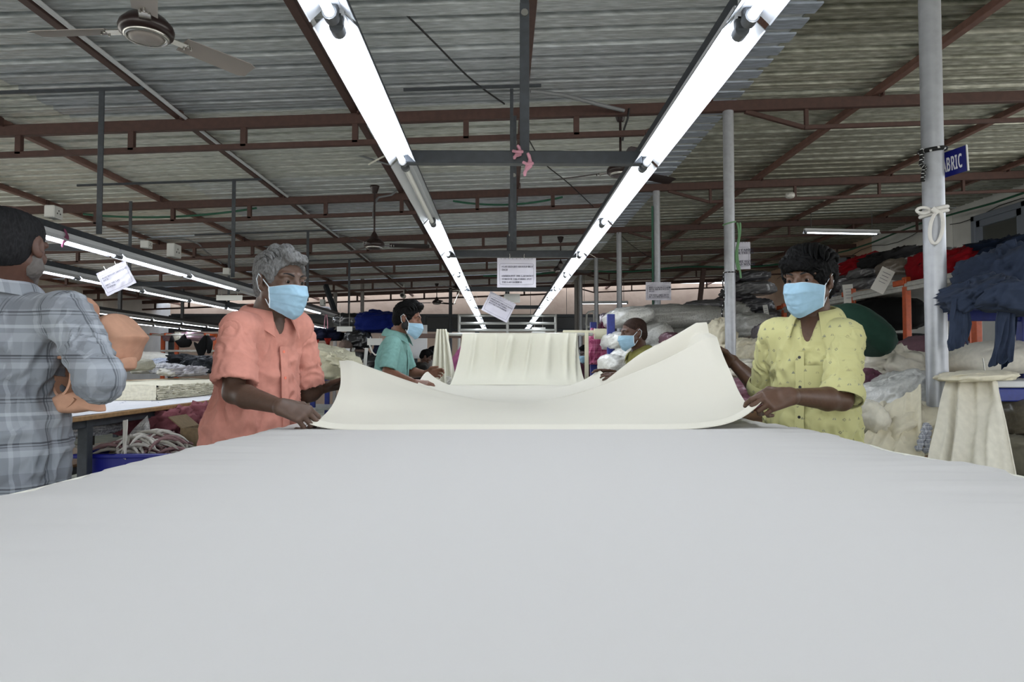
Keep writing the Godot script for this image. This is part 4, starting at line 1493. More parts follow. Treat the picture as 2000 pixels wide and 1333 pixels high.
	bag("cloth_heap", "grey cream cloth low at the right edge", "cloth", "", cloth("dull cream", Color(0.55, 0.53, 0.47)), 1990, 888, 2.9, 50, 44, 0.22, 0, 13.0, 0.16, 2.0)
	# plastic wrapped bolsters piled on a blue rack farther back
	var blue: Material = mats["blue rack paint"]
	var t := thing("storage_rack", "blue upright rack under the white plastic bolsters", "rack", Vector3(2.9, 0, -8.0))
	for x in [-1.73, 0.40]:
		for z in [-0.7, 0.7]:
			part(Geo.new().box(Vector3(x, 0.90, z), Vector3(0.08, 1.8, 0.06), 0.004), "post", blue, t)
	for i in 5:
		part(Geo.new().box(Vector3(-0.66, 0.99, -0.64 + i * 0.32), Vector3(2.1, 0.03, 0.30), 0.004), "deck_board", mats["shelf grey"], t)
	var gw := "white plastic bolsters on the blue rack"
	var gf := film("bolster grey film", Color(0.74, 0.74, 0.72))
	for q in [
		[1225, 622, 7.9, 42, 20, 0.6, 4, "white plastic bolster above the shaved man's head", whitef],
		[1330, 624, 8.3, 112, 27, 0.45, -1, "longest grey plastic bolster lying across the top", gf],
		[1372, 600, 8.9, 40, 13, 0.3, 3, "shiny grey bag on top of the longest bolster", greyf],
		[1442, 612, 8.7, 26, 22, 0.3, 0, "upright grey plastic bag right of the dashed cord", gf],
		[1475, 642, 7.6, 54, 28, 0.4, -6, "grey plastic bolster right of the corded post", gf],
		[1210, 668, 7.4, 32, 19, 0.5, 0, "white bolster end left of the shaved man's mask", whitef],
		[1272, 660, 7.8, 34, 28, 0.5, 8, "crinkled white bolster behind the shaved man's neck", whitef],
		[1345, 664, 8.0, 74, 22, 0.4, 0, "grey bolster under the longest one with a small blue mark", gf],
		[1228, 700, 7.0, 32, 22, 0.4, 0, "white bolster behind the olive shirt front", whitef],
		[1195, 712, 6.9, 24, 20, 0.4, 0, "leftmost low white bolster by the blue upright", whitef],
		[1236, 735, 6.8, 38, 18, 0.4, 0, "lowest white bolster above the olive man's hands", whitef],
		[1280, 692, 7.2, 20, 20, 0.35, 0, "small white bolster just right of the olive shoulder", whitef],
		[1400, 652, 8.2, 34, 16, 0.4, 4, "pale bolster hidden behind the lifted fabric corner", gf],
	]:
		bag("plastic_bolster", q[7], "bolster", gw, q[8], q[0], q[1], q[2], q[3], q[4], q[5], q[6], q[0] * 0.03, 0.10, 3.2)
	# mixed heap between: cream cloth, lilac and pink bags
	var pinkf := film("pink film", Color(0.56, 0.36, 0.42))
	var lilac := film("lilac film", Color(0.60, 0.57, 0.62))
	for q in [
		["fabric_sack", 1306, 664, 6.9, 15, 14, "small plum tipped bag above the cream cloth", plumf],
		["cloth_heap", 1312, 694, 6.6, 32, 26, "creased cream cloth bundle right of the grey notice post", creamy],
		["cloth_heap", 1462, 690, 5.9, 36, 28, "crumpled cream cloth right of the corded post", creamy],
		["cloth_heap", 1468, 722, 5.6, 46, 20, "pale cloth sheet lying over the pink bags", cream],
		["plastic_bundle", 1506, 664, 6.1, 30, 34, "lilac grey plastic bag behind the young man's shoulder", lilac],
		["plastic_bundle", 1462, 758, 5.2, 52, 20, "long pink plastic bag under the pale cloth", pinkf],
		["plastic_bundle", 1440, 782, 5.0, 26, 20, "round pink plastic bag by the fabric edge", pinkf],
		["plastic_bundle", 1480, 788, 4.9, 26, 18, "lowest pink plastic bag by the young man's elbow", pinkf],
		["cloth_heap", 1408, 660, 6.3, 24, 34, "yellowish cloth left of the corded post", creamy],
	]:
		bag(q[0], q[6], "bundle" if q[0] == "plastic_bundle" else "cloth", "", q[7], q[1], q[2], q[3], q[4], q[5], 0.26, 0, q[1] * 0.07, 0.22 if q[0] == "cloth_heap" else 0.12, 2.6)
	# a low bench of stacked sacks carries them
	var bench := thing("storage_bench", "plain timber bench under the pink bags", "bench", Vector3(2.15, 0, -5.6))
	part(Geo.new().box(Vector3(0, 0.84, 0), Vector3(1.3, 0.04, 2.0), 0.004), "bench_top", mats["plywood"], bench)
	for x in [-0.55, 0.55]:
		for z in [-0.9, 0.9]:
			part(Geo.new().box(Vector3(x, 0.41, z), Vector3(0.07, 0.82, 0.07), 0.004), "leg", mats["plywood"], bench)
	# pink garments and a lavender bag at the blue upright
	bag("garment_heap", "pink patterned garments hanging at the blue upright", "garment", "", plaid("pink print", Color(0.62, 0.30, 0.42), Color(0.40, 0.12, 0.25), Color(0.85, 0.62, 0.70), 0.2), 1166, 684, 8.6, 20, 36, 0.2, 0, 3.0, 0.28, 2.6)
	bag("garment_heap", "plum garment behind the thin grey post", "garment", "", cloth("plum cloth", Color(0.30, 0.12, 0.20)), 1182, 650, 8.8, 12, 22, 0.2, 0, 5.0, 0.2, 2.6)
	bag("fabric_sack", "lavender bag on top of the blue upright", "fabric", "", film("lavender film", Color(0.56, 0.50, 0.56)), 1183, 624, 8.9, 11, 12, 0.15, 0, 6.0, 0.12, 2.2)


# ------------------------------------------------------------------ second and third tables, goods on the left
func side_tables() -> void:
	var slate: Material = mats["slate paint"]
	var ply: Material = mats["plywood"]
	var paper := mat("pattern paper", Color.WHITE, 0.85)
	var im := Image.create(512, 512, false, Image.FORMAT_RGB8)
	im.fill(Color(0.88, 0.88, 0.90))
	var rng := RandomNumberGenerator.new()
	rng.seed = 9
	for i in 16:      # marker lines of a cutting pattern
		var p := Vector2(rng.randf() * 512, rng.randf() * 512)
		var dir := rng.randf() * TAU
		for k in 240:
			dir += 0.012 * sin(k * 0.05 + i)
			p += Vector2(cos(dir), sin(dir))
			for w in 2:
				im.set_pixel(posmod(int(p.x) + w, 512), posmod(int(p.y), 512), Color(0.35, 0.36, 0.55))
	paper.albedo_texture = ImageTexture.create_from_image(im)
	paper.uv1_triplanar = true
	paper.uv1_scale = Vector3.ONE * 0.9
	for q in [[-3.72, -3.6, -10.4, "second cutting table on slate legs left of the main table"], [-7.45, -7.6, -17.6, "farthest left cutting table heaped with dark clothes"]]:
		var t := thing("cutting_table", q[3], "table", Vector3(q[0], 0, 0))
		var L: float = q[1] - q[2]
		part(Geo.new().box(Vector3(0, 0.893, (q[1] + q[2]) / 2), Vector3(1.74, 0.034, L), 0.005), "tabletop", ply, t)
		var n := int(L / 1.5)
		for i in n:
			for s in [-1, 1]:
				part(Geo.new().box(Vector3(s * 0.77, 0.437, q[1] - 0.4 - i * 1.32 - (0.9 if q[0] > -5 else 0.0)), Vector3(0.07, 0.875, 0.07), 0.004), "leg", slate, t)
		for s in [-1, 1]:
			part(Geo.new().box(Vector3(s * 0.77, 0.845, (q[1] + q[2]) / 2), Vector3(0.05, 0.06, L - 0.3), 0.004), "side_rail", slate, t)
		if q[0] > -5:
			# low shelf under the far side
			part(Geo.new().box(Vector3(-0.45, 0.36, -6.2), Vector3(0.75, 0.025, 3.4), 0.004), "low_shelf", ply, t)
			part(Geo.new().box(Vector3(-0.06, 0.32, -6.2), Vector3(0.03, 0.06, 3.4), 0.004), "shelf_rail", slate, t)
	solo(Geo.new().grid(30, 60, func(u: float, v: float):
		var x := lerpf(-4.5, -2.87, u)
		var z := lerpf(-3.65, -9.5, v)
		return Vector3(x, 0.9115 + 0.003 * absf(nse(Vector3(x * 2, z * 2, 1))), z), false, 0.001), "pattern_paper", paper, "long white marker paper with pencil lines on the second table", "paper")
	# the lay of cut plies: a block of many layers with ragged edges
	var lw := cloth("lay cream", Color(0.90, 0.88, 0.80), 0.95, 0.1)
	var g := Geo.new()
	var prof := []
	for k in 17:
		prof.append(k)
	var rag := func(z: float, k: float) -> float:
		return 0.030 * nse(Vector3(z * 2.0, 3.0, k * 0.06)) + 0.034 * nse(Vector3(z * 12.0, 7.0, k * 0.8)) + 0.014 * nse(Vector3(z * 34.0, 2.0, k * 1.7))
	g.grid(40, 200, func(u: float, v: float):
		var z := lerpf(-6.62, -9.7, v)
		var i := u * 40.0
		if i <= 28.0:          # top
			var s := i / 28.0
			var xr: float = -3.30 + rag.call(z, 0.0)
			return Vector3(lerpf(-4.5, xr, s), 1.066 - 0.008 * pow(s, 12.0) + 0.004 * nse(Vector3(s * 5, z * 3, 2)), z)
		var k := i - 28.0
		return Vector3(-3.30 + rag.call(z, k) - 0.006 * k * 0.2, 1.060 - k * 0.0118, z), true)
	var lay := solo(g, "fabric_lay", lw, "thick ragged edged lay of cream plies on the second table", "fabric lay")
	g = Geo.new()
	g.grid(30, 14, func(u: float, v: float):
		var x := lerpf(-4.5, -3.31, u)
		return Vector3(x, lerpf(1.064, 0.918, v), -6.60 + 0.006 * nse(Vector3(x * 8, v * 16, 1))), true)
	part(g, "end_face", lw, lay)
	g = Geo.new()
	for k in 11:
		var pts := []
		for i in 140:
			var z := -6.62 - i * 0.022
			pts.append(Vector3(-3.296 + rag.call(z, k + 0.5) + 0.006 * nse(Vector3(z * 20, k * 3, 1)), 1.052 - k * 0.0122 + 0.003 * nse(Vector3(z * 14, k, 5)), z))
		g.tube(pts, 0.006, 4)
	tag(part(g, "ply_edge", lw, lay), "", "", "", "stuff")
	# roller rod with its bracket beyond, and the ruffled cream pile under it
	var grey: Material = mats["bar steel"]
	var rs := thing("roll_stand", "white roller rod on a slanting bracket left of the teal shirted man", "stand", Vector3(0, 0, 0))
	part(Geo.new().tube([P(575, 683, 8.2), P(684, 685, 8.2)], 0.026, 12), "roller", mat("roller white", Color(0.85, 0.85, 0.84), 0.35), rs)
	part(Geo.new().tube([P(684, 685, 8.2), P(712, 686, 8.2)], 0.017, 10), "axle", mat("axle brown", Color(0.30, 0.24, 0.22), 0.5), rs)
	part(Geo.new().tube([P(688, 685, 8.2), P(693, 685, 8.2)], 0.034, 12), "collar", grey, rs)
	part(Geo.new().bar(P(716, 680, 8.2), P(708, 762, 8.2), 0.06, 0.03, 0.004), "bracket", mat("bracket white", Color(0.80, 0.80, 0.78), 0.45), rs)
	part(Geo.new().bar(P(604, 678, 8.2), P(604, 762, 8.2), 0.045, 0.03, 0.004), "bracket", slate, rs)
	var cream := cloth("pile cream", Color(0.86, 0.84, 0.74), 0.92)
	bag("cloth_heap", "bulging cream fabric pile with ruffled edges behind the coral shirt", "cloth", "", cream, 640, 712, 7.6, 62, 34, 0.4, -10, 1.0, 0.14, 3.2)
	bag("cloth_heap", "frilled cream offcuts on top of the bulging pile", "cloth", "", cream, 664, 706, 7.2, 24, 13, 0.16, -28, 4.0, 0.34, 5.0)


func left_area() -> void:
	# goods beneath the second table
	var rose := cloth("rose cloth", Color(0.56, 0.34, 0.37), 0.9, 0.25)
	var gp := "rose cloth heaps under the second table"
	for q in [[290, 826, 6.3, 44, 26, "rose cloth heap left of the checked cloth under the table"], [345, 832, 6.0, 48, 34, "large rose cloth heap in the middle under the table"], [405, 824, 6.2, 38, 36, "rose cloth heap under the table by the coral shirt"]]:
		bag("cloth_heap", q[5], "cloth", gp, rose, q[0], q[1], q[2], q[3], q[4], 0.28, 0, q[0] * 0.05, 0.26, 3.2)
	var stripe := plaid("zebra stripe", Color(0.70, 0.70, 0.72), Color(0.06, 0.07, 0.10), Color(0.9, 0.9, 0.9), 0.05)
	bag("cloth_heap", "dark striped garments folded on the low shelf", "cloth", "", stripe, 178, 834, 5.55, 42, 20, 0.2, 2, 1.0, 0.22, 3.2)
	bag("cloth_heap", "cream cloth hanging off the low shelf at its left end", "cloth", "", mats["pile cream"], 143, 838, 5.5, 16, 24, 0.16, 20, 2.0, 0.2, 2.4)
	var check := plaid("check cloth", Color(0.62, 0.61, 0.60), Color(0.38, 0.38, 0.40), Color(0.82, 0.80, 0.77), 0.12)
	spill("checked_cloth", "grey checked cloth folded to a point under the table", "cloth", check, P(288, 812, 5.5), P(293, 832, 5.5), P(250, 848, 5.4), P(292, 856, 5.4), 1.0, 0.012, 3.0)
	var blue := mat("crate blue", Color(0.06, 0.09, 0.50), 0.35)
	# crate with its heap of offcuts
	var c := thing("plastic_crate", "blue plastic crate of cloth offcuts on the floor by the white lay", "crate", Vector3(-2.70, 0, -5.35), 0.03)
	var cw := 0.74
	var g := Geo.new()
	for s in [-1, 1]:
		g.box(Vector3(0, 0.30, s * 0.33), Vector3(cw, 0.60, 0.02), 0.004)
		g.box(Vector3(s * (cw / 2 - 0.01), 0.30, 0), Vector3(0.02, 0.60, 0.66), 0.004)
	g.box(Vector3(0, 0.012, 0), Vector3(cw, 0.024, 0.66))
	part(g, "body", blue, c)
	g = Geo.new()
	for s in [-1, 1]:
		g.box(Vector3(0, 0.60, s * 0.345), Vector3(cw + 0.06, 0.03, 0.045), 0.006)
		g.box(Vector3(s * (cw / 2 + 0.01), 0.60, 0), Vector3(0.045, 0.03, 0.69), 0.006)
	part(g, "rim", blue, c)
	var rng := RandomNumberGenerator.new()
	rng.seed = 12
	var tones := [cloth("strip grey", Color(0.66, 0.64, 0.60)), cloth("strip white", Color(0.82, 0.80, 0.77)), cloth("strip rose", Color(0.58, 0.46, 0.46))]
	for k in 3:
		g = Geo.new()
		for i in 44:
			var a := rng.randf() * TAU
			var ct := Vector3(rng.randf_range(-0.26, 0.26), rng.randf_range(0.50, 0.64), rng.randf_range(-0.22, 0.22))
			ct.y += 0.10 * (1.0 - absf(ct.x) / 0.3)
			var pts := []
			for j in 7:
				var u := j / 6.0 - 0.5
				pts.append(ct + Vector3(cos(a) * u * 0.30, 0.06 * cos(u * 3.0) - 0.04, sin(a) * u * 0.22))
			g.tube(pts, [0.004, 0.010, 0.013, 0.014, 0.013, 0.010, 0.004], 5)
		var o := solo(g, "cloth_offcuts", tones[k], ["grey cloth offcuts heaped in the blue crate", "white cloth offcuts heaped in the blue crate", "rose tinted cloth offcuts heaped in the blue crate"][k], "offcuts", "", Vector3(-2.70, 0, -5.35), 0.03)
		tag(o, "", "", "", "stuff")
	# striped strip tied to the table leg, paper sheets on the floor, box, strip along the shelf
	var st: Material = mats["zebra stripe"]
	spill("cloth_strip", "white striped cloth strip tied to the near table leg", "cloth", tones[1], P(240, 822, 5.1), P(250, 820, 5.1), P(238, 896, 5.0), P(246, 896, 5.0), 1.0, 0.01, 2.0)
	var pts2 := []
	for q in [[140, 868], [165, 878], [190, 874], [215, 866], [222, 864]]:
		pts2.append(P(q[0], q[1], 5.6))
	solo(Geo.new().tube(pts2, [0.01, 0.02, 0.024, 0.02, 0.012], 7), "cloth_strip", tones[0], "long grey cloth strip sagging below the low shelf", "cloth")
	var card := mottled("cardboard", Color(0.52, 0.44, 0.33), 0.85, 0.3, 0.85)
	var bx := thing("cardboard_box", "open cardboard box beside the coral shirt under the table", "box", P(412, 868, 5.6) - Vector3(0, 0.12, 0))
	bx.position.y = 0.0
	g = Geo.new()
	for s in [-1, 1]:
		g.box(Vector3(0, 0.38, s * 0.16), Vector3(0.34, 0.76, 0.008))
		g.box(Vector3(s * 0.17, 0.38, 0), Vector3(0.008, 0.76, 0.32))
	g.box(Vector3(0, 0.01, 0), Vector3(0.34, 0.02, 0.32))
	part(g, "body", card, bx)
	part(Geo.new().box(Vector3(-0.22, 0.80, 0), Vector3(0.14, 0.008, 0.30), 0, Basis(Vector3(0, 0, 1), -0.7)), "flap", card, bx)
	var sheetm: Material = mats["tag paper"]
	for q in [[190, 925, 4.1, 0.3, "printed paper sheet on the floor left of the near table leg"], [175, 948, 3.7, -0.1, "lower printed paper sheet on the floor beside the plaid shirt"]]:
		var fp := P(q[0], q[1], q[2])
		fp.y = 0.001
		var o := solo(Geo.new().box(Vector3(0, 0.001, 0), Vector3(0.62, 0.002, 0.42)), "paper_sheet", sheetm, q[4], "paper", "", fp, q[3])
		var t := Geo.new()
		for i in 3:
			t.box(Vector3(0.06 * i - 0.1, 0.0025, -0.12 + i * 0.11), Vector3(0.2 - 0.05 * (i % 2), 0.001, 0.018))
		part(t, "print", mat("slot dark", Color(0.08, 0.08, 0.08), 0.5), o)
	# clothes heaped on the farthest table and sacks behind the ragged lay
	var charc: Material = cloth("charcoal heap", Color(0.15, 0.155, 0.17), 0.9)
	var satin := cloth("dark satin", Color(0.17, 0.18, 0.20), 0.55, 0.3)
	var white := cloth("soft white", Color(0.84, 0.83, 0.80), 0.92)
	var lace := plaid("lace grey", Color(0.66, 0.65, 0.67), Color(0.45, 0.44, 0.47), Color(0.80, 0.79, 0.80), 0.05)
	var floral := plaid("blue flowers", Color(0.80, 0.82, 0.86), Color(0.22, 0.30, 0.52), Color(0.45, 0.52, 0.70), 0.09)
	var gh := "clothes heaped on the far left table"
	for q in [
		[256, 715, 8.0, 34, 13, "beige folded sack behind the ragged lay", cloth("putty cloth", Color(0.63, 0.62, 0.57)), 0.14],
		[298, 700, 10.2, 27, 12, "cream pillow like bundle on the clothes heap", white, 0.06],
		[318, 710, 9.9, 23, 10, "white cloth with small blue flowers", floral, 0.16],
		[264, 707, 10.4, 22, 8, "black and grey striped cloth left of the cream pillow", stripe, 0.2],
		[360, 706, 10.0, 24, 12, "crumpled black cloth right of the flowered one", charc, 0.3],
		[392, 708, 9.8, 26, 12, "shiny dark grey cloth in long folds", satin, 0.3],
		[412, 717, 9.4, 24, 16, "dark satin heap by the coral shirt", satin, 0.3],
		[328, 722, 9.2, 26, 11, "black and white wavy patterned cloth in the heap", stripe, 0.24],
		[290, 722, 9.2, 22, 10, "white cloth left of the wavy patterned one", white, 0.2],
		[366, 727, 8.9, 30, 11, "pale lace cloth in front of the dark heap", lace, 0.26],
		[340, 728, 8.8, 18, 8, "cream twisted cloth beside the pale lace", white, 0.24],
	]:
		bag("cloth_heap", q[5], "cloth", gh, q[6], q[0], q[1], q[2], q[3], q[4], 0.3, fmod(q[0] * 1.3, 9) - 4, q[0] * 0.05, q[7], 3.4)
	# rack at the back left with black garments hung on it
	var orange: Material = mats["orange paint"]
	var r := thing("garment_rack", "orange post rack at the back left with hanging black garments", "rack", Vector3(0, 0, -17.5))
	for px in [318, 345, 420]:
		var x := P(px, 700, 17.5).x
		part(Geo.new().box(Vector3(x, 1.02, 0), Vector3(0.09, 2.04, 0.07), 0.004), "post", orange, r)
		part(Geo.new().box(Vector3(x, 2.0, 0.3), Vector3(0.05, 0.05, 0.66), 0.004), "arm", orange, r)
	var x0 := P(318, 700, 17.5).x
	var x1 := P(420, 700, 17.5).x
	for y in [0.7, 1.15, 1.6]:
		part(Geo.new().box(Vector3((x0 + x1) / 2, y, -0.25), Vector3(x1 - x0 + 0.1, 0.05, 0.6), 0.004), "shelf", mats["shelf grey"], r)
	part(Geo.new().tube([Vector3(x0 - 0.1, 1.985, 0.6), Vector3(x1 + 0.1, 1.985, 0.6)], 0.02, 8), "hang_rail", mats["bar steel"], r)
	for q in [["small triangular black garment left on the back rack", [[336, 655], [341, 668], [331, 669], [333, 661]]],
		["wide black garment hanging on the back rack", [[361, 652], [365, 662], [372, 663], [375, 670], [370, 678], [352, 679], [342, 667], [350, 663]]],
		["pointed black garment hanging lowest on the back rack", [[402, 653], [405, 662], [403, 684], [397, 697], [391, 701], [386, 690], [380, 676], [379, 668], [385, 673], [394, 660]]],
		["narrow black garment right on the back rack", [[405, 655], [415, 667], [414, 680], [411, 690], [405, 690], [404, 670]]]]:
		pillow_at(q[1], 16.9, 0.05, 20.0, q[1][0][0], q[0], mats["black cloth"], "hanging_garment", "garment", "black garments on the back rack")
	bag("garment_heap", "pale pink wrapped garments along the top of the back rack", "garment", "", film("blush film", Color(0.60, 0.48, 0.53)), 385, 660, 17.6, 42, 9, 0.25, -4, 2.0, 0.2, 4.0)
	bag("garment_heap", "rose bundle at the left end of the back rack", "garment", "", film("blush film", Color(0.60, 0.48, 0.53)), 335, 660, 17.6, 12, 9, 0.25, 0, 5.0, 0.2, 3.0)
	bag("garment_heap", "beige garment between the rose bundle and the black ones", "garment", "", mats["putty cloth"], 348, 660, 17.4, 7, 10, 0.2, 0, 5.0, 0.2, 3.0)
	# blue grey door and small sign on the back wall at the left
	var d := thing("door_1", "blue grey panelled door in the back wall at the left", "", Vector3(P(262, 700, 20.45).x, 0, -20.46))
	tag(d, "", "", "", "structure")
	var dm := mat("door paint", Color(0.24, 0.31, 0.38), 0.5)
	part(Geo.new().box(Vector3(0, 1.05, 0), Vector3(0.78, 2.1, 0.06), 0.006), "leaf", dm, d)
	for yy in [0.5, 1.1, 1.7]:
		part(Geo.new().box(Vector3(0, yy, 0.04), Vector3(0.56, 0.46, 0.03), 0.012), "panel", dm, d)
	for s in [-1, 1]:
		part(Geo.new().box(Vector3(s * 0.43, 1.07, 0.02), Vector3(0.08, 2.16, 0.12), 0.004), "frame", mat("window paint"), d)


# ------------------------------------------------------------------ back of the hall
func back_area() -> void:
	var slate: Material = mats["slate paint"]
	var t := thing("steel_gantry", "dark steel framed partition band across the back of the hall", "partition", Vector3(0, 0, -18.6))
	var yb := EYE.y + 0.92
	var yt := EYE.y + 1.32
	var edge := [P(335, 640, 18.6).x, P(560, 640, 18.6).x, P(828, 640, 18.6).x, P(932, 640, 18.6).x, P(1128, 640, 18.6).x, P(1420, 640, 18.6).x]
	var dark := mottled("dark panel", Color(0.16, 0.165, 0.175), 0.4, 0.8, 0.85)
	for i in 5:
		var x0: float = edge[i] + 0.04
		var x1: float = edge[i + 1] - 0.04
		part(Geo.new().box(Vector3((x0 + x1) / 2, (yb + yt) / 2, 0), Vector3(x1 - x0, yt - yb - 0.08, 0.03), 0.004), "panel", dark if i != 4 else mottled("grey panel", Color(0.42, 0.42, 0.42), 0.4, 0.8, 0.85), t)
	for y in [yb, yt]:
		part(Geo.new().box(Vector3((edge[0] + edge[5]) / 2, y, 0), Vector3(edge[5] - edge[0], 0.08, 0.08), 0.006), "rail", slate, t)
	for x in edge:
		part(Geo.new().box(Vector3(x, yt / 2, 0), Vector3(0.12, yt, 0.1), 0.006), "upright", slate, t)
	# conduits on the pink wall
	var pipe := mottled("wall conduit", Color(0.55, 0.53, 0.52), 0.5, 0.4, 0.9)
	for q in [[[655, 575], [655, 645], "left vertical conduit on the pink wall"], [[708, 540], [708, 650], "thin pole behind the blue cloth heap"], [[880, 560], [880, 625], "dark vertical duct left of the hanging notice"], [[1125, 548], [1125, 655], "twin grey pipe right of the main lights"], [[1131, 548], [1131, 655], "second pipe of the twin right of the main lights"]]:
		var z := 17.2 if q[0][0] > 800 else 16.6
		var a := P(q[0][0], q[0][1], z)
		a.y = maxf(a.y, ceil_h(a.x) - 0.1)
		solo(Geo.new().tube([a, Vector3(a.x, 0.0, a.z)], 0.045, 10), "wall_pipe", slate if q[0][0] == 880 else pipe, q[2], "pipe")
	var bend := []
	for q in [[590, 602], [640, 602], [644, 604], [645, 608], [645, 645]]:
		bend.append(P(q[0], q[1], 20.4))
	solo(Geo.new().tube(bend, 0.045, 8), "wall_pipe", pipe, "bent conduit running down the pink wall behind the coral shirted man", "pipe")
	# white tubular gate
	var gt := thing("tube_gate", "small white rounded tube frame left of the thin grey posts", "frame", Vector3(0, 0, 0))
	var gp := []
	for q in [[1160, 608], [1150, 610], [1146, 614], [1145, 634], [1147, 639], [1160, 638], [1160, 608]]:
		gp.append(P(q[0], q[1], 14.0))
	part(Geo.new().tube(gp, 0.022, 8), "frame", mat("bracket white", Color(0.80, 0.80, 0.78), 0.45), gt)
	var foot := P(1146, 636, 14.0)
	part(Geo.new().tube([foot, Vector3(foot.x, 0, foot.z)], 0.022, 8), "leg", mat("bracket white"), gt)
	# far rack of dark sacks left of the teal shirted man
	var blue: Material = mats["blue rack paint"]
	var r := thing("storage_rack", "blue post rack with a pale shelf behind the second table", "rack", Vector3(0, 0, -11.0))
	for px in [612, 682, 770]:
		var x := P(px, 690, 11.0).x
		for z in [0.0, -0.9]:
			part(Geo.new().box(Vector3(x, 0.76, z), Vector3(0.08, 1.52, 0.06), 0.004), "post", blue, r)
	var x0 := P(585, 690, 11.0).x
	var x1 := P(786, 690, 11.0).x
	for y in [0.55, 1.42]:
		for i in 3:
			var xa := lerpf(x0, x1, i / 3.0)
			var xb := lerpf(x0, x1, (i + 1) / 3.0)
			part(Geo.new().box(Vector3((xa + xb) / 2, y, -0.45), Vector3(xb - xa - 0.01, 0.04, 1.0), 0.004), "shelf_panel", mats["shelf grey"], r)
	var navyb := cloth("royal blue cloth", Color(0.06, 0.12, 0.38), 0.8, 0.3)
	var navyd := cloth("ink blue cloth", Color(0.075, 0.09, 0.17), 0.85)
	var blackish := film("black film", Color(0.10, 0.10, 0.105))
	var gk := "dark sacks on the blue rack"
	for q in [
		[738, 632, 11.1, 42, 23, "royal blue cloth heap with a white cord on the rack top", navyb, 0.18],
		[690, 628, 11.6, 36, 15, "black heap on the rack top left of the royal blue cloth", blackish, 0.16],
		[622, 655, 10.7, 44, 13, "ink blue and red garments spread on the pale shelf", navyd, 0.3],
		[700, 665, 10.8, 24, 20, "black plastic sack above the roller bracket", blackish, 0.14],
		[760, 690, 10.6, 30, 20, "ink blue sack at the teal shirt's back", navyd, 0.14],
		[738, 712, 10.5, 36, 18, "slate dark sack low on the rack", blackish, 0.14],
		[700, 715, 10.6, 26, 32, "grey black upright sack behind the white bracket", film("coal film", Color(0.17, 0.16, 0.16)), 0.12],
		[735, 735, 10.2, 34, 14, "blue grey sack lowest by the lifted fabric", cloth("dusk cloth", Color(0.17, 0.19, 0.25)), 0.14],
		[680, 677, 10.6, 12, 12, "taupe round sack by the blue upright", cloth("taupe cloth", Color(0.42, 0.36, 0.33)), 0.1],
	]:
		bag("fabric_sack", q[5], "sack", gk, q[6], q[0], q[1], q[2], q[3], q[4], 0.35, 0, q[0] * 0.04, q[7], 2.6)
	var redc := cloth("brick cloth", Color(0.45, 0.12, 0.09))
	for q in [[616, 670, 8, "left brick red corner of cloth hanging off the pale shelf"], [640, 667, 7, "right brick red corner of cloth hanging off the pale shelf"]]:
		spill("cloth_corner", q[3], "cloth", redc, P(q[0] - q[2], q[1] - 6, 10.2), P(q[0] + q[2], q[1] - 6, 10.2), P(q[0] - 2, q[1] + 8, 10.2), P(q[0] + 2, q[1] + 8, 10.2), 1.0, 0.02, q[0], 0.0, 10, 8)
	# white light box / board behind the teal shirted man
	var wb := thing("white_board", "white board standing behind the teal shirted man", "board", P(812, 668, 12.6))
	part(Geo.new().box(Vector3(0, 0, 0), Vector3(0.42, 0.62, 0.03), 0.004), "face", mat("board white", Color(0.90, 0.90, 0.90), 0.35), wb)
	part(Geo.new().box(Vector3(0, -wb.position.y * 0.5 - 0.1, -0.03), Vector3(0.06, wb.position.y - 0.2, 0.03)), "stand", slate, wb)
	bag("cloth_heap", "dusty pink cloth hanging left of the wide cream fabric", "cloth", "", cloth("dusty pink", Color(0.58, 0.33, 0.46)), 893, 710, 9.0, 13, 34, 0.12, -28, 2.0, 0.14, 2.6)
	bag("cloth_heap", "pale folded cloth at the foot of the roll stand", "cloth", "", mats["soft white"], 884, 742, 7.5, 16, 10, 0.15, 8, 3.0, 0.2, 3.0)


# ------------------------------------------------------------------ notices and signs
func words(parent: Node, lines: Array, size: float, top: float, gap: float, left: float, m: Material, z: float, font_name := "Droid Serif", weight := 700) -> void:
	var f := SystemFont.new()
	f.font_names = PackedStringArray([font_name])
	f.font_weight = weight
	for i in lines.size():
		if lines[i] == "":
			continue
		var line: String = lines[i]
		if line.begins_with("* "):
			line = "  " + line.substr(2)
			var c := Vector3(left + size * 0.18, top - gap * i, z)
			var bg := Geo.new().box(c, Vector3(size * 0.34, size * 0.34, 0.0006), 0.0, Basis(Vector3(0, 0, 1), PI / 4))
			bg.box(c, Vector3(size * 0.7, size * 0.08, 0.0007)).box(c, Vector3(size * 0.08, size * 0.7, 0.0007))
			part(bg, "bullet", m, parent)
		var t := TextMesh.new()
		t.text = line
		t.font = f
		t.font_size = 32
		t.pixel_size = size / 32.0
		t.depth = 0.0006
		t.curve_step = 2.0
		t.horizontal_alignment = HORIZONTAL_ALIGNMENT_LEFT
		t.vertical_alignment = VERTICAL_ALIGNMENT_CENTER
		var o := MeshInstance3D.new()
		o.mesh = t
		o.name = "printed_line"
		o.material_override = m
		parent.add_child(o, true)
		o.position = Vector3(left, top - gap * i, z)


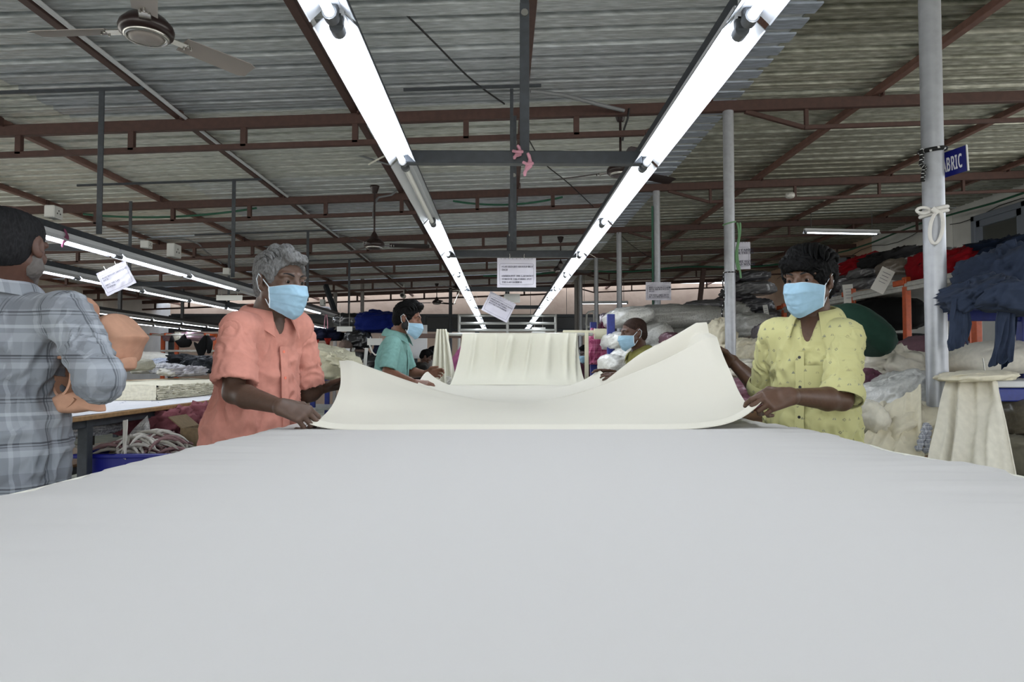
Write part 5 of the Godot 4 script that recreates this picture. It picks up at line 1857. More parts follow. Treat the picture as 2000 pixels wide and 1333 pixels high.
func notice(label: String, px: float, py: float, d: float, w: float, h: float, tilt: float, lines: Array, turn := 0.0, cords := true, crumple := 0.004) -> void:
	var at := P(px, py, d)
	var o := thing("notice_sheet", label, "notice", at, turn, "notices in plastic sleeves")
	o.rotation = Vector3(0, turn, deg_to_rad(tilt))
	var pm := mat("notice paper", Color(0.80, 0.79, 0.84), 0.5)
	pm.clearcoat_enabled = true
	pm.clearcoat = 0.5
	pm.clearcoat_roughness = 0.12
	part(Geo.new().grid(16, 12, func(u: float, v: float):
		return Vector3((u - 0.5) * w, (0.5 - v) * h, crumple * nse(Vector3(u * 5 + px, v * 5, 0))), false, 0.0012), "paper", pm, o)
	var ink := mat("ink", Color(0.20, 0.20, 0.27), 0.8)
	var pts := []
	var rw := w * 0.44
	var rh := h * 0.36
	var cr := h * 0.07
	for i in 33:
		var a := TAU * i / 32.0
		pts.append(Vector3(clampf(cos(a) * rw * 1.6, -rw + cr, rw - cr) + cos(a) * cr, clampf(sin(a) * rh * 1.6, -rh + cr, rh - cr) + sin(a) * cr - h * 0.05, crumple + 0.001))
	part(Geo.new().tube(pts, 0.0008 * maxf(1.0, h * 3.0), 4), "border_line", ink, o)
	var longest := 1
	for l in lines:
		longest = maxi(longest, (l as String).strip_edges().length())
	words(o, lines, minf(h * 0.115, w * 0.82 / (longest * 0.58)), h * 0.20, h * 0.105, -w * 0.38, ink, crumple + 0.001)
	var hole := Geo.new()
	for i in 9:
		var x := (i - 4) * w * 0.10
		hole.tube([Vector3(x, h * 0.47, crumple + 0.0004), Vector3(x, h * 0.47, crumple + 0.001)], h * 0.011, 8)
	part(hole, "punched_hole", mat("slot dark", Color(0.08, 0.08, 0.08), 0.5), o)
	if cords:
		var cg := Geo.new()
		for x in [-0.18, 0.2]:
			cg.tube([Vector3(x * w, h * 0.47, 0), Vector3(x * w * 0.95, h * 0.56, 0.004), Vector3(x * w, h * 0.64, 0)], 0.0018, 5)
		part(cg, "hanging_string", mat("string white", Color(0.84, 0.83, 0.80), 0.9), o)


func signs() -> void:
	notice("flat white notice about lay height hanging straight from the second crossbar", 1009, 533, 5.52, 0.315, 0.24, 0, ["* LAY HEIGHT SHOULD BE 3\"", "INCH", "", "* WHEN PUT THE LAY DON'T", "STRETCH THE FABRIC PUT", "THE LAY NORMAL"])
	notice("tilted white notice hanging below the flat one", 974, 600, 8.1, 0.34, 0.25, -27, ["* WHEN PUT THE LAY DON'T", "STRETCH THE FABRIC", "PUT THE LAY NORMAL"])
	notice("crinkled tilted notice hanging from the upper left lamp row", 227, 544, 5.5, 0.245, 0.20, 27, ["* LAY HEIGHT SHOULD BE", "INCH", "", "* PUT THE LAY", "NORMAL"], 0.1, true, 0.010)
	notice("notice board sheet taped to the grey post with the green hose", 1286, 569, 8.0, 0.30, 0.215, 0, ["WHEN A DEFECT FABRIC", "WITH THE PLY PUT IN", "A LAY", "", "STICKER LABEL MUST", "BE LAYERED IN EACH"], 0.0, false)
	notice("notice half hidden behind the corded post, turned aside", 1440, 500, 5.80, 0.215, 0.235, 0, ["             Y FABRIC", "             R THE TO", "", "", "             ME SIZE", "             AS MIXED"], -0.2, false)
	# plain blank card and small white boards
	var pm: Material = mats["tag paper"]
	for q in [[1000, 583, 8.5, 0.20, 0.11, "blank white card behind the tilted notice"], [448, 582, 8.4, 0.32, 0.065, "long white card hanging between the left lamp rows"], [673, 643, 10.2, 0.23, 0.075, "grey white card hanging at the far left lamp rail"], [732, 668, 10.0, 0.22, 0.10, "white folded sheet hung on the blue rack"], [1052, 645, 13.0, 0.26, 0.10, "white card at the far end of the right lamp row"]]:
		var cd := solo(Geo.new().box(Vector3.ZERO, Vector3(q[3], q[4], 0.004), 0.001), "blank_card", pm, q[5], "card", "", P(q[0], q[1], q[2]))
		var sg := Geo.new()
		for e in [-0.3, 0.3]:
			sg.tube([Vector3(e * q[3], q[4] * 0.5, 0), Vector3(e * q[3], EYE.y + 0.9 - cd.position.y if q[0] != 732 else q[4] * 0.8, 0)], 0.002, 5)
		part(sg, "hanging_string", mat("string white", Color(0.84, 0.83, 0.80), 0.9), cd)
	var cord := []
	for q in [[722, 674], [727, 688], [733, 694], [742, 690]]:
		cord.append(P(q[0], q[1], 9.9))
	solo(Geo.new().tube(cord, 0.012, 7), "white_rope", mat("string white"), "white cord looping below the hung sheet near the teal shirt", "cord")
	# FABRIC sign on the thick post
	var c := Vector3(2.012, P(1851, 319, 3.0).y, -2.995)
	var s := thing("fabric_sign", "blue sign reading FABRIC fixed edge-on behind the thick grey post", "sign", c)
	s.rotation = Vector3(0, -1.2, 0.05)
	part(Geo.new().box(Vector3.ZERO, Vector3(0.14, 0.115, 0.004), 0.001), "board", mat("sign blue", Color(0.06, 0.09, 0.42), 0.35), s)
	part(Geo.new().box(Vector3(0.0715, 0, 0), Vector3(0.004, 0.117, 0.008)), "edge", mat("bracket white"), s)
	words(s, ["FABRIC"], 0.088, -0.004, 0.1, -0.062, mat("sign white", Color(0.88, 0.88, 0.90), 0.5), 0.0022, "Droid Sans", 700)
	(s.get_child(2) as Node3D).scale = Vector3(0.36, 1, 1)
	# small sign by the door
	var ds := thing("door_sign", "small blue sign with white lettering beside the blue grey door", "sign", P(294, 662, 20.49))
	part(Geo.new().box(Vector3.ZERO, Vector3(0.2, 0.14, 0.01), 0.002), "board", mat("sign blue", Color(0.06, 0.09, 0.42), 0.35), ds)
	words(ds, ["CUT FEED"], 0.05, 0.0, 0.1, -0.085, mat("sign white", Color(0.88, 0.88, 0.90), 0.5), 0.006, "Droid Sans", 700)
	# cords tied round the posts
	var rope := mat("rope white", Color(0.84, 0.83, 0.81), 0.85)
	var post := Vector3(1.93, 0, -3.0)
	var y := P(1820, 418, 3.0).y
	var g := Geo.new()
	for k in 2:
		var ring := []
		for i in 25:
			var a := TAU * i / 24.0
			ring.append(post + Vector3(cos(a) * 0.052, y + k * 0.017 + 0.012 * cos(a), sin(a) * 0.052))
		g.tube(ring, 0.0085, 8, false)
	var lp := []
	for i in 21:
		var a := TAU * i / 20.0 + PI / 2
		lp.append(post + Vector3(-0.030 + cos(a) * 0.028 + 0.010 * sin(a), y - 0.075 + sin(a) * 0.07, 0.062))
	g.tube(lp, 0.008, 8)
	var l2 := []
	for i in 13:
		var a := PI * i / 6.0
		l2.append(post + Vector3(-0.075 + cos(a) * 0.030, y + 0.005 + sin(a) * 0.013, 0.045))
	g.tube(l2, 0.007, 8)
	g.tube([post + Vector3(-0.045, y + 0.01, 0.06), post + Vector3(-0.028, y - 0.01, 0.07)], 0.012, 8)
	solo(g, "white_rope", rope, "white rope tied in a loop round the thick grey post", "rope")
	# black and white dashed cord
	var bw := mat("dash cord", Color.WHITE, 0.8)
	var im := Image.create(8, 64, false, Image.FORMAT_RGB8)
	im.fill(Color(0.04, 0.04, 0.045))
	for i in range(0, 64, 16):
		im.fill_rect(Rect2i(0 if (i / 16) % 2 == 0 else 4, i, 4, 5), Color(0.85, 0.85, 0.85))
	bw.albedo_texture = ImageTexture.create_from_image(im)
	bw.uv1_scale = Vector3(1, 3, 1)
	y = P(1820, 294, 3.0).y
	g = Geo.new()
	var ring2 := []
	for i in 25:
		var a := TAU * i / 24.0
		ring2.append(post + Vector3(cos(a) * 0.051, y + 0.008 * cos(a + 0.6), sin(a) * 0.051))
	g.tube(ring2, 0.0095, 8, false)
	g.tube([post + Vector3(-0.052, y, 0.01), post + Vector3(-0.062, y - 0.04, 0.02), post + Vector3(-0.066, y - 0.07, 0.02), post + Vector3(-0.052, y - 0.08, 0.025)], 0.010, 8)
	g.tube([post + Vector3(-0.052, y - 0.08, 0.025), post + Vector3(-0.056, y - 0.11, 0.02), post + Vector3(-0.060, y - 0.145, 0.02)], 0.009, 8)
	solo(g, "dashed_cord", bw, "thick black and white cord knotted round the near grey post", "cord")
	var p2 := Vector3(1.904, 0, -5.65)
	y = P(1425, 533, 5.65).y
	g = Geo.new()
	ring2 = []
	for i in 25:
		var a := TAU * i / 24.0
		ring2.append(p2 + Vector3(cos(a) * 0.049, y, sin(a) * 0.049))
	g.tube(ring2, 0.005, 6, false)
	var hang := []
	for i in 12:
		hang.append(p2 + Vector3(-0.06 - 0.008 * sin(i * 0.8) - 0.012 * i / 11.0, y - i * 0.034, 0.03))
	g.tube(hang, 0.006, 6)
	solo(g, "dashed_cord", bw, "thin dashed cord hanging down beside the second grey post", "cord")
	# green cloth cord on the same post and green hose on the third
	var gr := mat("green cord", Color(0.42, 0.58, 0.42), 0.85)
	y = P(1425, 437, 5.65).y
	g = Geo.new()
	ring2 = []
	for i in 25:
		var a := TAU * i / 24.0
		ring2.append(p2 + Vector3(cos(a) * 0.050, y + 0.012 * cos(a), sin(a) * 0.050))
	g.tube(ring2, 0.006, 6, false)
	for k in 2:
		hang = []
		for i in 12:
			hang.append(p2 + Vector3(0.056 + 0.012 * k + 0.014 * sin(i * 0.6 + k), y - i * (0.036 + 0.006 * k), 0.03))
		g.tube(hang, 0.009, 6)
	solo(g, "green_rope", gr, "pale green cord looped on the second grey post", "cord")
	var p3 := Vector3(1.90, 0, -8.3)
	solo(Geo.new().tube([p3 + Vector3(-0.056, 3.2, 0.02), p3 + Vector3(-0.056, 2.4, 0.02), p3 + Vector3(-0.056, 1.72, 0.02)], 0.012, 8), "green_hose", mats["green hose"], "green hose running down the third grey post", "hose", "green hoses")
	solo(Geo.new().tube([p3 + Vector3(0.0, 1.92, 0.05), p3 + Vector3(0.03, 1.75, 0.056), p3 + Vector3(0.01, 1.6, 0.055), p3 + Vector3(0.02, 1.55, 0.05)], 0.008, 7), "grey_cord", mats["grey cable"], "grey cord tied on the third grey post under the notice", "cord")
	# the peach fabric the man in plaid carries
	carried(cloth("peach cloth", Color(0.80, 0.62, 0.52), 0.9, 0.25))


# a plump folded cloth whose outline is given in pixels at its distance
func pillow(outline: Array, d: float, thick: float, swirl: float, seed_: float) -> Geo:
	var k := d / FPX
	var c := Vector2.ZERO
	for q in outline:
		c += Vector2(q[0], q[1])
	c /= outline.size()
	var n := outline.size()
	var rim := func(u: float) -> Vector2:      # closed smooth curve through the outline
		var t := u * n
		var i := int(floor(t))
		var f := t - i
		var pt := []
		for j in 4:
			var o: Array = outline[posmod(i - 1 + j, n)]
			pt.append(Vector2(o[0], o[1]))
		var a := (pt[1] as Vector2).lerp(pt[2], f)
		return (pt[1] as Vector2).cubic_interpolate(pt[2], pt[0], pt[3], f).lerp(a, 0.5)
	return Geo.new().grid(n * 8, 40, func(u: float, v: float):
		var b := (v - 0.5) * PI
		var s := cos(b)
		var q: Vector2 = rim.call(fposmod(u, 1.0)) - c
		var p := Vector3(q.x * k, -q.y * k, 0) * pow(s, 0.8)
		var w := nse(Vector3(p.x * 4.0, p.y * 4.0, seed_))
		var f := 0.6 * ridge(Vector3(p.x * 4.5 + w * 0.6, p.y * 2.5 + w * 0.5, seed_ + 2.0)) + 0.35 * sin((p.x * 0.8 - p.y * 0.5 + w * 0.10) * swirl)
		p.z = signf(b) * thick * sqrt(maxf(0.0, 1.0 - pow(s, 3.0))) * (1.0 + 0.25 * w) + 0.24 * thick * f * s * signf(b)
		return p, false, 0.0, true)


func pillow_at(outline: Array, d: float, thick: float, swirl: float, seed_: float, label: String, m: Material, called := "fabric_bundle", cat := "fabric", group := "peach fabric carried by the man in plaid") -> void:
	var c := Vector2.ZERO
	for q in outline:
		c += Vector2(q[0], q[1])
	c /= outline.size()
	solo(pillow(outline, d, thick, swirl, seed_), called, m, label, cat, group, P(c.x, c.y, d))


func carried(peach: Material) -> void:
	pillow_at([[122, 592], [134, 580], [152, 579], [170, 582], [180, 594], [177, 620], [181, 650], [176, 680], [140, 690], [118, 650]], 2.55, 0.07, 30.0, 1.0, "rounded peach fabric fold rising behind the plaid shoulder", peach)
	pillow_at([[180, 652], [196, 634], [214, 618], [232, 614], [247, 624], [262, 640], [279, 657], [268, 676], [262, 690], [256, 708], [232, 716], [206, 722], [184, 722], [172, 690]], 2.42, 0.095, 60.0, 4.0, "large folded peach fabric with one corner sticking out to the right", peach)
	pillow_at([[182, 712], [206, 712], [232, 704], [258, 698], [258, 720], [236, 728], [208, 732], [186, 730]], 2.36, 0.06, 30.0, 7.0, "flat peach fold lying below the large one", peach)
	# the rolled end between his side and his sleeve, opened to the camera
	var g := Geo.new()
	g.grid(80, 20, func(u: float, v: float):
		var a := -0.6 - u * TAU * 1.45
		var r := lerpf(0.068, 0.024, u) * (1.0 + 0.08 * sin(a * 2.0 + 1.0))
		return Vector3(cos(a) * r * 0.95 + v * 0.015, sin(a) * r * 1.45 - v * 0.01, -v * 0.10 + 0.02 * cos(a)), false, 0.008)
	solo(g, "fabric_bundle", peach, "rolled peach fabric end tucked between the plaid sleeve and side", "fabric", "peach fabric carried by the man in plaid", P(116, 742, 2.12))
	pillow_at([[88, 706], [112, 690], [136, 694], [146, 716], [140, 742], [120, 750], [96, 742], [84, 724]], 2.34, 0.06, 30.0, 12.0, "peach fold above the rolled end beside the plaid side", peach)
	pillow_at([[112, 776], [138, 764], [160, 762], [184, 766], [194, 774], [199, 790], [201, 804], [178, 803], [150, 807], [124, 806], [116, 792]], 2.16, 0.05, 40.0, 9.0, "lowest peach fold hanging under the plaid forearm with a square hem", peach)


# ------------------------------------------------------------------ people
# a person stands at its node; local +x is where the chest faces, +y up, +z the person's own right
func skin_mat(key: String, col: Color) -> StandardMaterial3D:
	if mats.has(key):
		return mats[key]
	var m := mat(key, col, 0.5)
	m.subsurf_scatter_enabled = true
	m.subsurf_scatter_strength = 0.08
	m.albedo_texture = noise_tex("mottle0.86", 0.012, Color(0.86, 0.84, 0.83), Color.WHITE)
	m.uv1_triplanar = true
	m.uv1_scale = Vector3.ONE * 6.0
	m.metallic_specular = 0.45
	return m


# adds a hand's capsules; D forward, N out of its back; curls per finger in radians
func hand_shape(wrist: Vector3, D: Vector3, N: Vector3, right: bool, curls: Array, thumb: float, s: float, cell: float, g: Geo, fore: Vector3) -> void:
	D = D.normalized()
	N = (N - D * N.dot(D)).normalized()
	var T := D.cross(N) * (-1.0 if right else 1.0)
	var caps := []
	var kn := []
	var across := [0.029, 0.010, -0.010, -0.028]
	var reach := [0.088, 0.092, 0.086, 0.076]
	var lens := [[0.044, 0.027, 0.021], [0.049, 0.030, 0.022], [0.045, 0.028, 0.021], [0.034, 0.021, 0.019]]
	for f in 4:
		var k: Vector3 = wrist + (D * reach[f] + T * across[f] + N * (0.004 if f in [1, 2] else 0.0)) * s
		kn.append(k)
		caps.append([wrist + T * across[f] * 0.55 * s + D * 0.004 * s, k, 0.0165 * s, 0.0118 * s, 0.014])
		var p := k
		var a := 0.0
		for q in 3:
			a += curls[f] * [0.75, 0.95, 0.6][q]
			var dd: Vector3 = (D * cos(a) - N * sin(a) + T * across[f] * 1.6).normalized()
			var e: Vector3 = p + dd * lens[f][q] * s
			var r: float = [0.0098, 0.0088, 0.008, 0.0070][q] * s * (0.9 if f == 3 else 1.0)
			var r2: float = [0.0098, 0.0088, 0.008, 0.0070][q + 1] * s * (0.9 if f == 3 else 1.0)
			caps.append([p, e, r, r2, 0.003])
			p = e
	# the thumb leaves the side of the palm near its base
	var tb := wrist + (D * 0.022 + T * 0.022 - N * 0.004) * s
	var d1 := (D * 0.62 + T * 0.72 - N * (0.25 + 0.3 * thumb)).normalized()
	var d2 := (D * 0.92 + T * lerpf(0.38, -0.1, thumb) - N * (0.2 + 0.45 * thumb)).normalized()
	var t1 := tb + d1 * 0.046 * s
	var t2 := t1 + d2 * 0.034 * s
	var t3 := t2 + (d2 - N * 0.25 * thumb).normalized() * 0.028 * s
	caps.append([tb, t1, 0.0165 * s, 0.0122 * s, 0.012])
	caps.append([t1, t2, 0.0118 * s, 0.0100 * s, 0.004])
	caps.append([t2, t3, 0.0100 * s, 0.0078 * s, 0.003])
	caps.append([fore, wrist, 0.030 * s, 0.0235 * s, 0.012])
	caps.append([wrist, wrist + D * 0.03 * s, 0.0235 * s, 0.02 * s, 0.014])
	var lo: Vector3 = wrist
	var hi: Vector3 = wrist
	for c in caps:
		for q in 2:
			lo = lo.min(c[q])
			hi = hi.max(c[q])
	lo = lo.max(wrist - Vector3.ONE * 0.22 * s)
	hi = hi.min(wrist + Vector3.ONE * 0.22 * s)
	var f := Sdf.new(lo - Vector3.ONE * 0.025, hi + Vector3.ONE * 0.025, cell)
	for c in caps:
		f.cap(c[0], c[1], c[2], c[3], c[4])
	# the forearm stump ends inside the body's own forearm
	f.clip(wrist.lerp(fore, 0.24), (fore - wrist).normalized())
	f.mesh_into(g)


func head_shape(c: Vector3, B: Basis, s: float, cell: float, g: Geo, neck: Vector3, opt: Dictionary) -> Sdf:
	var f := Sdf.new(c - Vector3(0.155, 0.175, 0.155) * s, c + Vector3(0.165, 0.155, 0.155) * s, cell)
	var at := func(x: float, y: float, z: float) -> Vector3:
		return c + B * (Vector3(x, y, z) * s)
	var fat: float = opt.get("fat", 1.0)
	f.ell(at.call(-0.016, 0.036, 0), Vector3(0.097, 0.077, 0.0755) * s, 0.01, B)
	f.ell(at.call(0.022, -0.028, 0), Vector3(0.070, 0.082, 0.060 * fat) * s, 0.03, B)
	for z in [-1.0, 1.0]:
		f.cap(at.call(-0.005, -0.052, z * 0.052 * fat), at.call(0.068, -0.098, z * 0.014), 0.020 * s, 0.016 * s, 0.03)
		f.ell(at.call(0.064, -0.022, z * 0.040), Vector3(0.022, 0.019, 0.020) * s, 0.02, B)          # cheekbone
		f.cap(at.call(0.086, 0.026, z * 0.014), at.call(0.070, 0.024, z * 0.052), 0.0105 * s, 0.009 * s, 0.016)   # brow
		f.ell(at.call(0.098, 0.004, z * 0.032), Vector3(0.017, 0.0125, 0.018) * s, 0.010, B, true)     # eye socket
		f.ell(at.call(0.072, 0.004, z * 0.032), Vector3(0.0165, 0.0145, 0.0165) * s, 0.004, B)            # eyelids
		f.ell(at.call(0.090, 0.001, z * 0.032), Vector3(0.0075, 0.0044, 0.0128) * s, 0.002, B, true)   # opening
	f.cap(at.call(0.088, 0.012, 0), at.call(0.112, -0.030, 0), 0.0085 * s, 0.0125 * s, 0.012)
	for z in [-1.0, 1.0]:
		f.ell(at.call(0.100, -0.034, z * 0.012), Vector3(0.012, 0.009, 0.010) * s, 0.006, B)
		# ear: a tilted cup
		var E := B * Basis(Vector3.UP, -z * 0.42) * Basis(Vector3(0, 0, 1), 0.15)
		f.ell(at.call(-0.018, -0.004, z * 0.078), Vector3(0.021, 0.034, 0.0095) * s, 0.006, E)
		f.ell(at.call(-0.012, -0.001, z * 0.089), Vector3(0.012, 0.021, 0.0075) * s, 0.004, E, true)
		f.ell(at.call(-0.006, -0.030, z * 0.076), Vector3(0.009, 0.010, 0.0075) * s, 0.006, E)
	f.ell(at.call(0.092, -0.066, 0), Vector3(0.014, 0.0065, 0.026) * s, 0.006, B)
	f.ell(at.call(0.090, -0.076, 0), Vector3(0.013, 0.0065, 0.022) * s, 0.006, B)
	f.ell(at.call(0.074, -0.101, 0), Vector3(0.018, 0.016, 0.022) * s, 0.015, B)
	f.cap(at.call(-0.030, -0.045, 0), neck, 0.056 * s * fat, 0.060 * s * fat, 0.025)
	f.mesh_into(g)
	return f


func tri_noise(freq: Vector3, amp: float, off: float) -> Callable:
	return func(p: Vector3, n: Vector3) -> Vector3:
		return p + n * amp * nse(p * freq + Vector3.ONE * off)


# spec: joints in world space; the builder takes them into the person's own axes
func person(sp: Dictionary) -> Node3D:
	var turn: float = sp.turn
	var base: Vector3 = sp.base
	var o := thing("person", sp.label, "person", base, turn, "")
	var inv := Transform3D(Basis(Vector3.UP, turn), base).affine_inverse()
	var hs: float = sp.height / 1.70
	var W: float = sp.get("wide", 1.0)
	var fat: float = sp.get("belly", 1.0)
	var cell: float = sp.get("cell", 0.0085)
	var lean: float = sp.get("lean", 0.0)
	var J := {}
	for k in sp.joints:
		J[k] = inv * (sp.joints[k] as Vector3)
	var hd := inv.basis * Basis.IDENTITY
	var Bh := Basis(Vector3.UP, sp.head_turn - turn) * Basis(Vector3(0, 0, 1), -sp.get("nod", 0.0)) * Basis(Vector3(1, 0, 0), sp.get("roll", 0.0))
	var hc: Vector3 = J.head
	var neck: Vector3 = hc + Vector3(-0.035, -0.165, 0) * hs
	if J.has("neck"):
		neck = J.neck
	var spine := func(y: float) -> Vector3:
		return Vector3(lerpf(0.0, neck.x - 0.01, pow(clampf((y - 0.95) / 0.5, 0.0, 1.1), 1.3)), y * hs, lerpf(0.0, neck.z, clampf((y - 0.95) / 0.5, 0.0, 1.1)))
	var sR: Vector3 = J.sR
	var sL: Vector3 = J.sL
	# torso pieces: centre height, offset forward, radii
	var torso := [[1.27, 0.005, Vector3(0.118, 0.17, 0.165 * W)], [1.10, 0.012 + 0.03 * (fat - 1), Vector3(0.120 * fat, 0.19, 0.150 * W)], [0.95, 0.0, Vector3(0.118 * lerpf(1, fat, 0.6), 0.16, 0.160 * W)]]
	var skin := skin_mat("skin_" + sp.key, sp.skin)
	# --- body: one skin surface, torso, arms, head, hands, feet
	var g := Geo.new()
	var lo := Vector3(-0.25, 0.80 * hs, -0.3)
	var hi := Vector3(0.3, neck.y + 0.06, 0.3)
	for k in ["sR", "sL", "eR", "eL", "wR", "wL"]:
		lo = lo.min(J[k] - Vector3.ONE * 0.09)
		hi = hi.max(J[k] + Vector3.ONE * 0.09)
	var f := Sdf.new(lo, hi, cell)
	for t in torso:
		var c: Vector3 = spine.call(t[0])
		c.x += t[1] * hs
		f.ell(c, t[2] * hs - Vector3.ONE * 0.014, 0.06)
	f.cap(sR.lerp(sL, 0.1), sL.lerp(sR, 0.1), 0.050 * hs, 0.050 * hs, 0.06)
	f.cap(neck + Vector3(-0.01, -0.06, 0), neck + Vector3(0.004, 0.03, 0), 0.066 * hs, 0.056 * hs, 0.05)
	for q in [["sR", "eR", "wR"], ["sL", "eL", "wL"]]:
		f.cap(J[q[0]], J[q[1]], 0.047 * hs, 0.038 * hs, 0.03)
		var mid: Vector3 = J[q[1]].lerp(J[q[2]], 0.3)
		f.cap(J[q[1]], mid, 0.037 * hs, 0.041 * hs, 0.012)
		f.cap(mid, J[q[2]], 0.041 * hs, 0.0255 * hs, 0.012)
	f.mesh_into(g)
	var hcell: float = sp.get("head_cell", 0.0036)
	var hf := head_shape(hc, Bh, hs * sp.get("head_size", 1.0), hcell, g, neck, sp)
	for q in [["wR", "eR", "hR", true], ["wL", "eL", "hL", false]]:
		var h: Array = sp[q[2]]
		hand_shape(J[q[0]], inv.basis * (h[0] as Vector3), inv.basis * (h[1] as Vector3), q[3], h[2], h[3], hs * 1.0, sp.get("hand_cell", 0.0036), g, J[q[1]])
	# bare feet and ankles inside the sandals
	for z in [-0.11, 0.11]:
		g.tube([Vector3(0, 0.90 * hs, z * 0.7), Vector3(0.02, 0.48 * hs, z * 0.93), Vector3(-0.02, 0.16, z), Vector3(-0.03, 0.05, z)], [0.06, 0.05, 0.035, 0.035], 10)
		g.grid(16, 10, func(u: float, v: float):
			var a := u * TAU
			var b := (v - 0.5) * PI
			return Vector3(0.055 + 0.125 * cos(b) * cos(a), 0.045 + 0.032 * sin(b) * (1.0 - 0.3 * cos(a)), z + 0.043 * cos(b) * sin(a)), true, 0.0, true)
	part(g, "body", skin, o)
	# --- shirt
	var sm: Material = sp.shirt
	g = Geo.new()
	var hem: float = sp.get("hem", 0.78) * hs
	lo = Vector3(-0.3, hem - 0.03, -0.32)
	hi = Vector3(0.33, neck.y + 0.05, 0.32)
	var sl: float = sp.get("sleeve", 0.85)
	var ends := {}
	for q in [["sR", "eR", "wR"], ["sL", "eL", "wL"]]:
		var e: Vector3 = J[q[0]].lerp(J[q[1]], minf(sl, 1.0))
		if sl > 1.0:
			e = J[q[1]].lerp(J[q[2]], sl - 1.0)
		ends[q[0]] = e
		for p in [e, J[q[0]], J[q[1]] if sl > 1.0 else e]:
			lo = lo.min(p - Vector3.ONE * 0.11)
			hi = hi.max(p + Vector3.ONE * 0.11)
	f = Sdf.new(lo, hi, cell)
	for t in torso:
		var c: Vector3 = spine.call(t[0])
		c.x += t[1] * hs
		f.ell(c, t[2] * hs + Vector3.ONE * 0.006, 0.07)
	# loose skirt of the shirt down to the hem
	f.cap(spine.call(1.02) + Vector3(0.004, 0, 0.045 * W), Vector3(0.0, hem - 0.06, 0.064 * W), 0.128 * hs * lerpf(1, fat, 0.7), 0.136 * hs * lerpf(1, fat, 0.5), 0.08)
	f.cap(spine.call(1.02) + Vector3(0.004, 0, -0.045 * W), Vector3(0.0, hem - 0.06, -0.064 * W), 0.128 * hs * lerpf(1, fat, 0.7), 0.136 * hs * lerpf(1, fat, 0.5), 0.08)
	f.clip(Vector3(0, hem, 0), Vector3.DOWN)
	f.cap(sR.lerp(sL, 0.08), sL.lerp(sR, 0.08), 0.060 * hs, 0.060 * hs, 0.05)
	f.cap(neck + Vector3(-0.015, -0.07, 0), neck + Vector3(-0.012, -0.03, 0), 0.082 * hs, 0.066 * hs, 0.05)
	var sw: float = sp.get("sleeve_wide", 0.062) * hs
	var fold: float = sp.get("fold", 0.007)
	var ruffle := func(p: Vector3, n: Vector3) -> Vector3:
		var q := p * Vector3(5.0, 3.2, 5.0) + Vector3.ONE * base.z
		var w := Vector3(nse(q), nse(q + Vector3(9, 3, 1)), nse(q + Vector3(2, 7, 5)))
		var a := ridge(p * Vector3(5.5, 2.6, 5.5) + w * 0.9)
		var b := ridge(p * Vector3(11, 7, 11) + w * 1.3 + Vector3.ONE * 4.0)
		return p + n * fold * (0.9 * a + 0.45 * b - 0.9) * smoothstep(neck.y - 0.03, neck.y - 0.14, p.y)
	var ruffle2 := func(p: Vector3, n: Vector3) -> Vector3:
		var w := Vector3(nse(p * 6.0), nse(p * 6.0 + Vector3(9, 3, 1)), nse(p * 6.0 + Vector3(2, 7, 5)))
		return p + n * fold * (0.5 * ridge(p * Vector3(6, 9, 6) + w * 0.9) + 0.25 * ridge(p * 14.0 + w) - 0.25)
	for q in [["sR", "eR"], ["sL", "eL"]]:
		var s0: Vector3 = J[q[0]]
		var s1: Vector3 = ends[q[0]]
		var el: Vector3 = J[q[1]]
		var lo2: Vector3 = s0.min(s1).min(el if sl > 1.0 else s1) - Vector3.ONE * 0.12
		var hi2: Vector3 = s0.max(s1).max(el if sl > 1.0 else s1) + Vector3.ONE * 0.12
		var fs := Sdf.new(lo2, hi2, cell * 0.75)
		f.cap(s0, s0.lerp(s1 if sl <= 1.0 else el, 0.35), 0.062 * hs, 0.058 * hs, 0.05)
		var d: Vector3 = (s1 - (el if sl > 1.0 else s0)).normalized()
		if sl > 1.0:
			fs.cap(s0, el, 0.066 * hs, 0.061 * hs, 0.04)
			fs.cap(el, s1 + d * 0.05, 0.060 * hs, 0.044 * hs, 0.02)
			fs.clip(s1, d)
			fs.cap(s1 - d * 0.05, s1 + d * 0.1, 0.030 * hs, 0.033 * hs, 0.002, true)
		else:
			fs.cap(s0, s1 + d * 0.06, 0.064 * hs, sw, 0.045)
			fs.clip(s1, d)
			fs.cap(s1 - d * 0.09, s1 + d * 0.02, 0.025, sw - 0.010, 0.003, true)
		fs.mesh_into(g, ruffle2)
		if sl < 1.0 and sp.get("turn_up", false):
			var ax := d.cross(Vector3.UP).normalized()
			var ay := ax.cross(d)
			g.grid(28, 6, func(u: float, v: float):
				var r := sw + 0.002 + 0.006 * sin(v * PI) + 0.003 * nse(Vector3(u * 6, v, s0.z))
				return s1 + d * lerpf(-0.045, 0.008, v) + (ax * cos(u * TAU) + ay * sin(u * TAU)) * r, true, 0.003, true)
	if sp.get("open_neck", true):
		f.cap(neck + Vector3(0.07, 0.02, 0), neck + Vector3(0.115, sp.get("vee", -0.13), 0), 0.036 * hs, 0.006 * hs, 0.006, true)
	f.cap(neck + Vector3(0.0, -0.02, 0), neck + Vector3(0.0, 0.12, 0), 0.064 * hs, 0.066 * hs, 0.004, true)
	f.mesh_into(g, ruffle)
	var shirt := part(g, sp.get("shirt_name", "shirt"), sm, o)
	var tone: Material = sp.get("trim", sm)
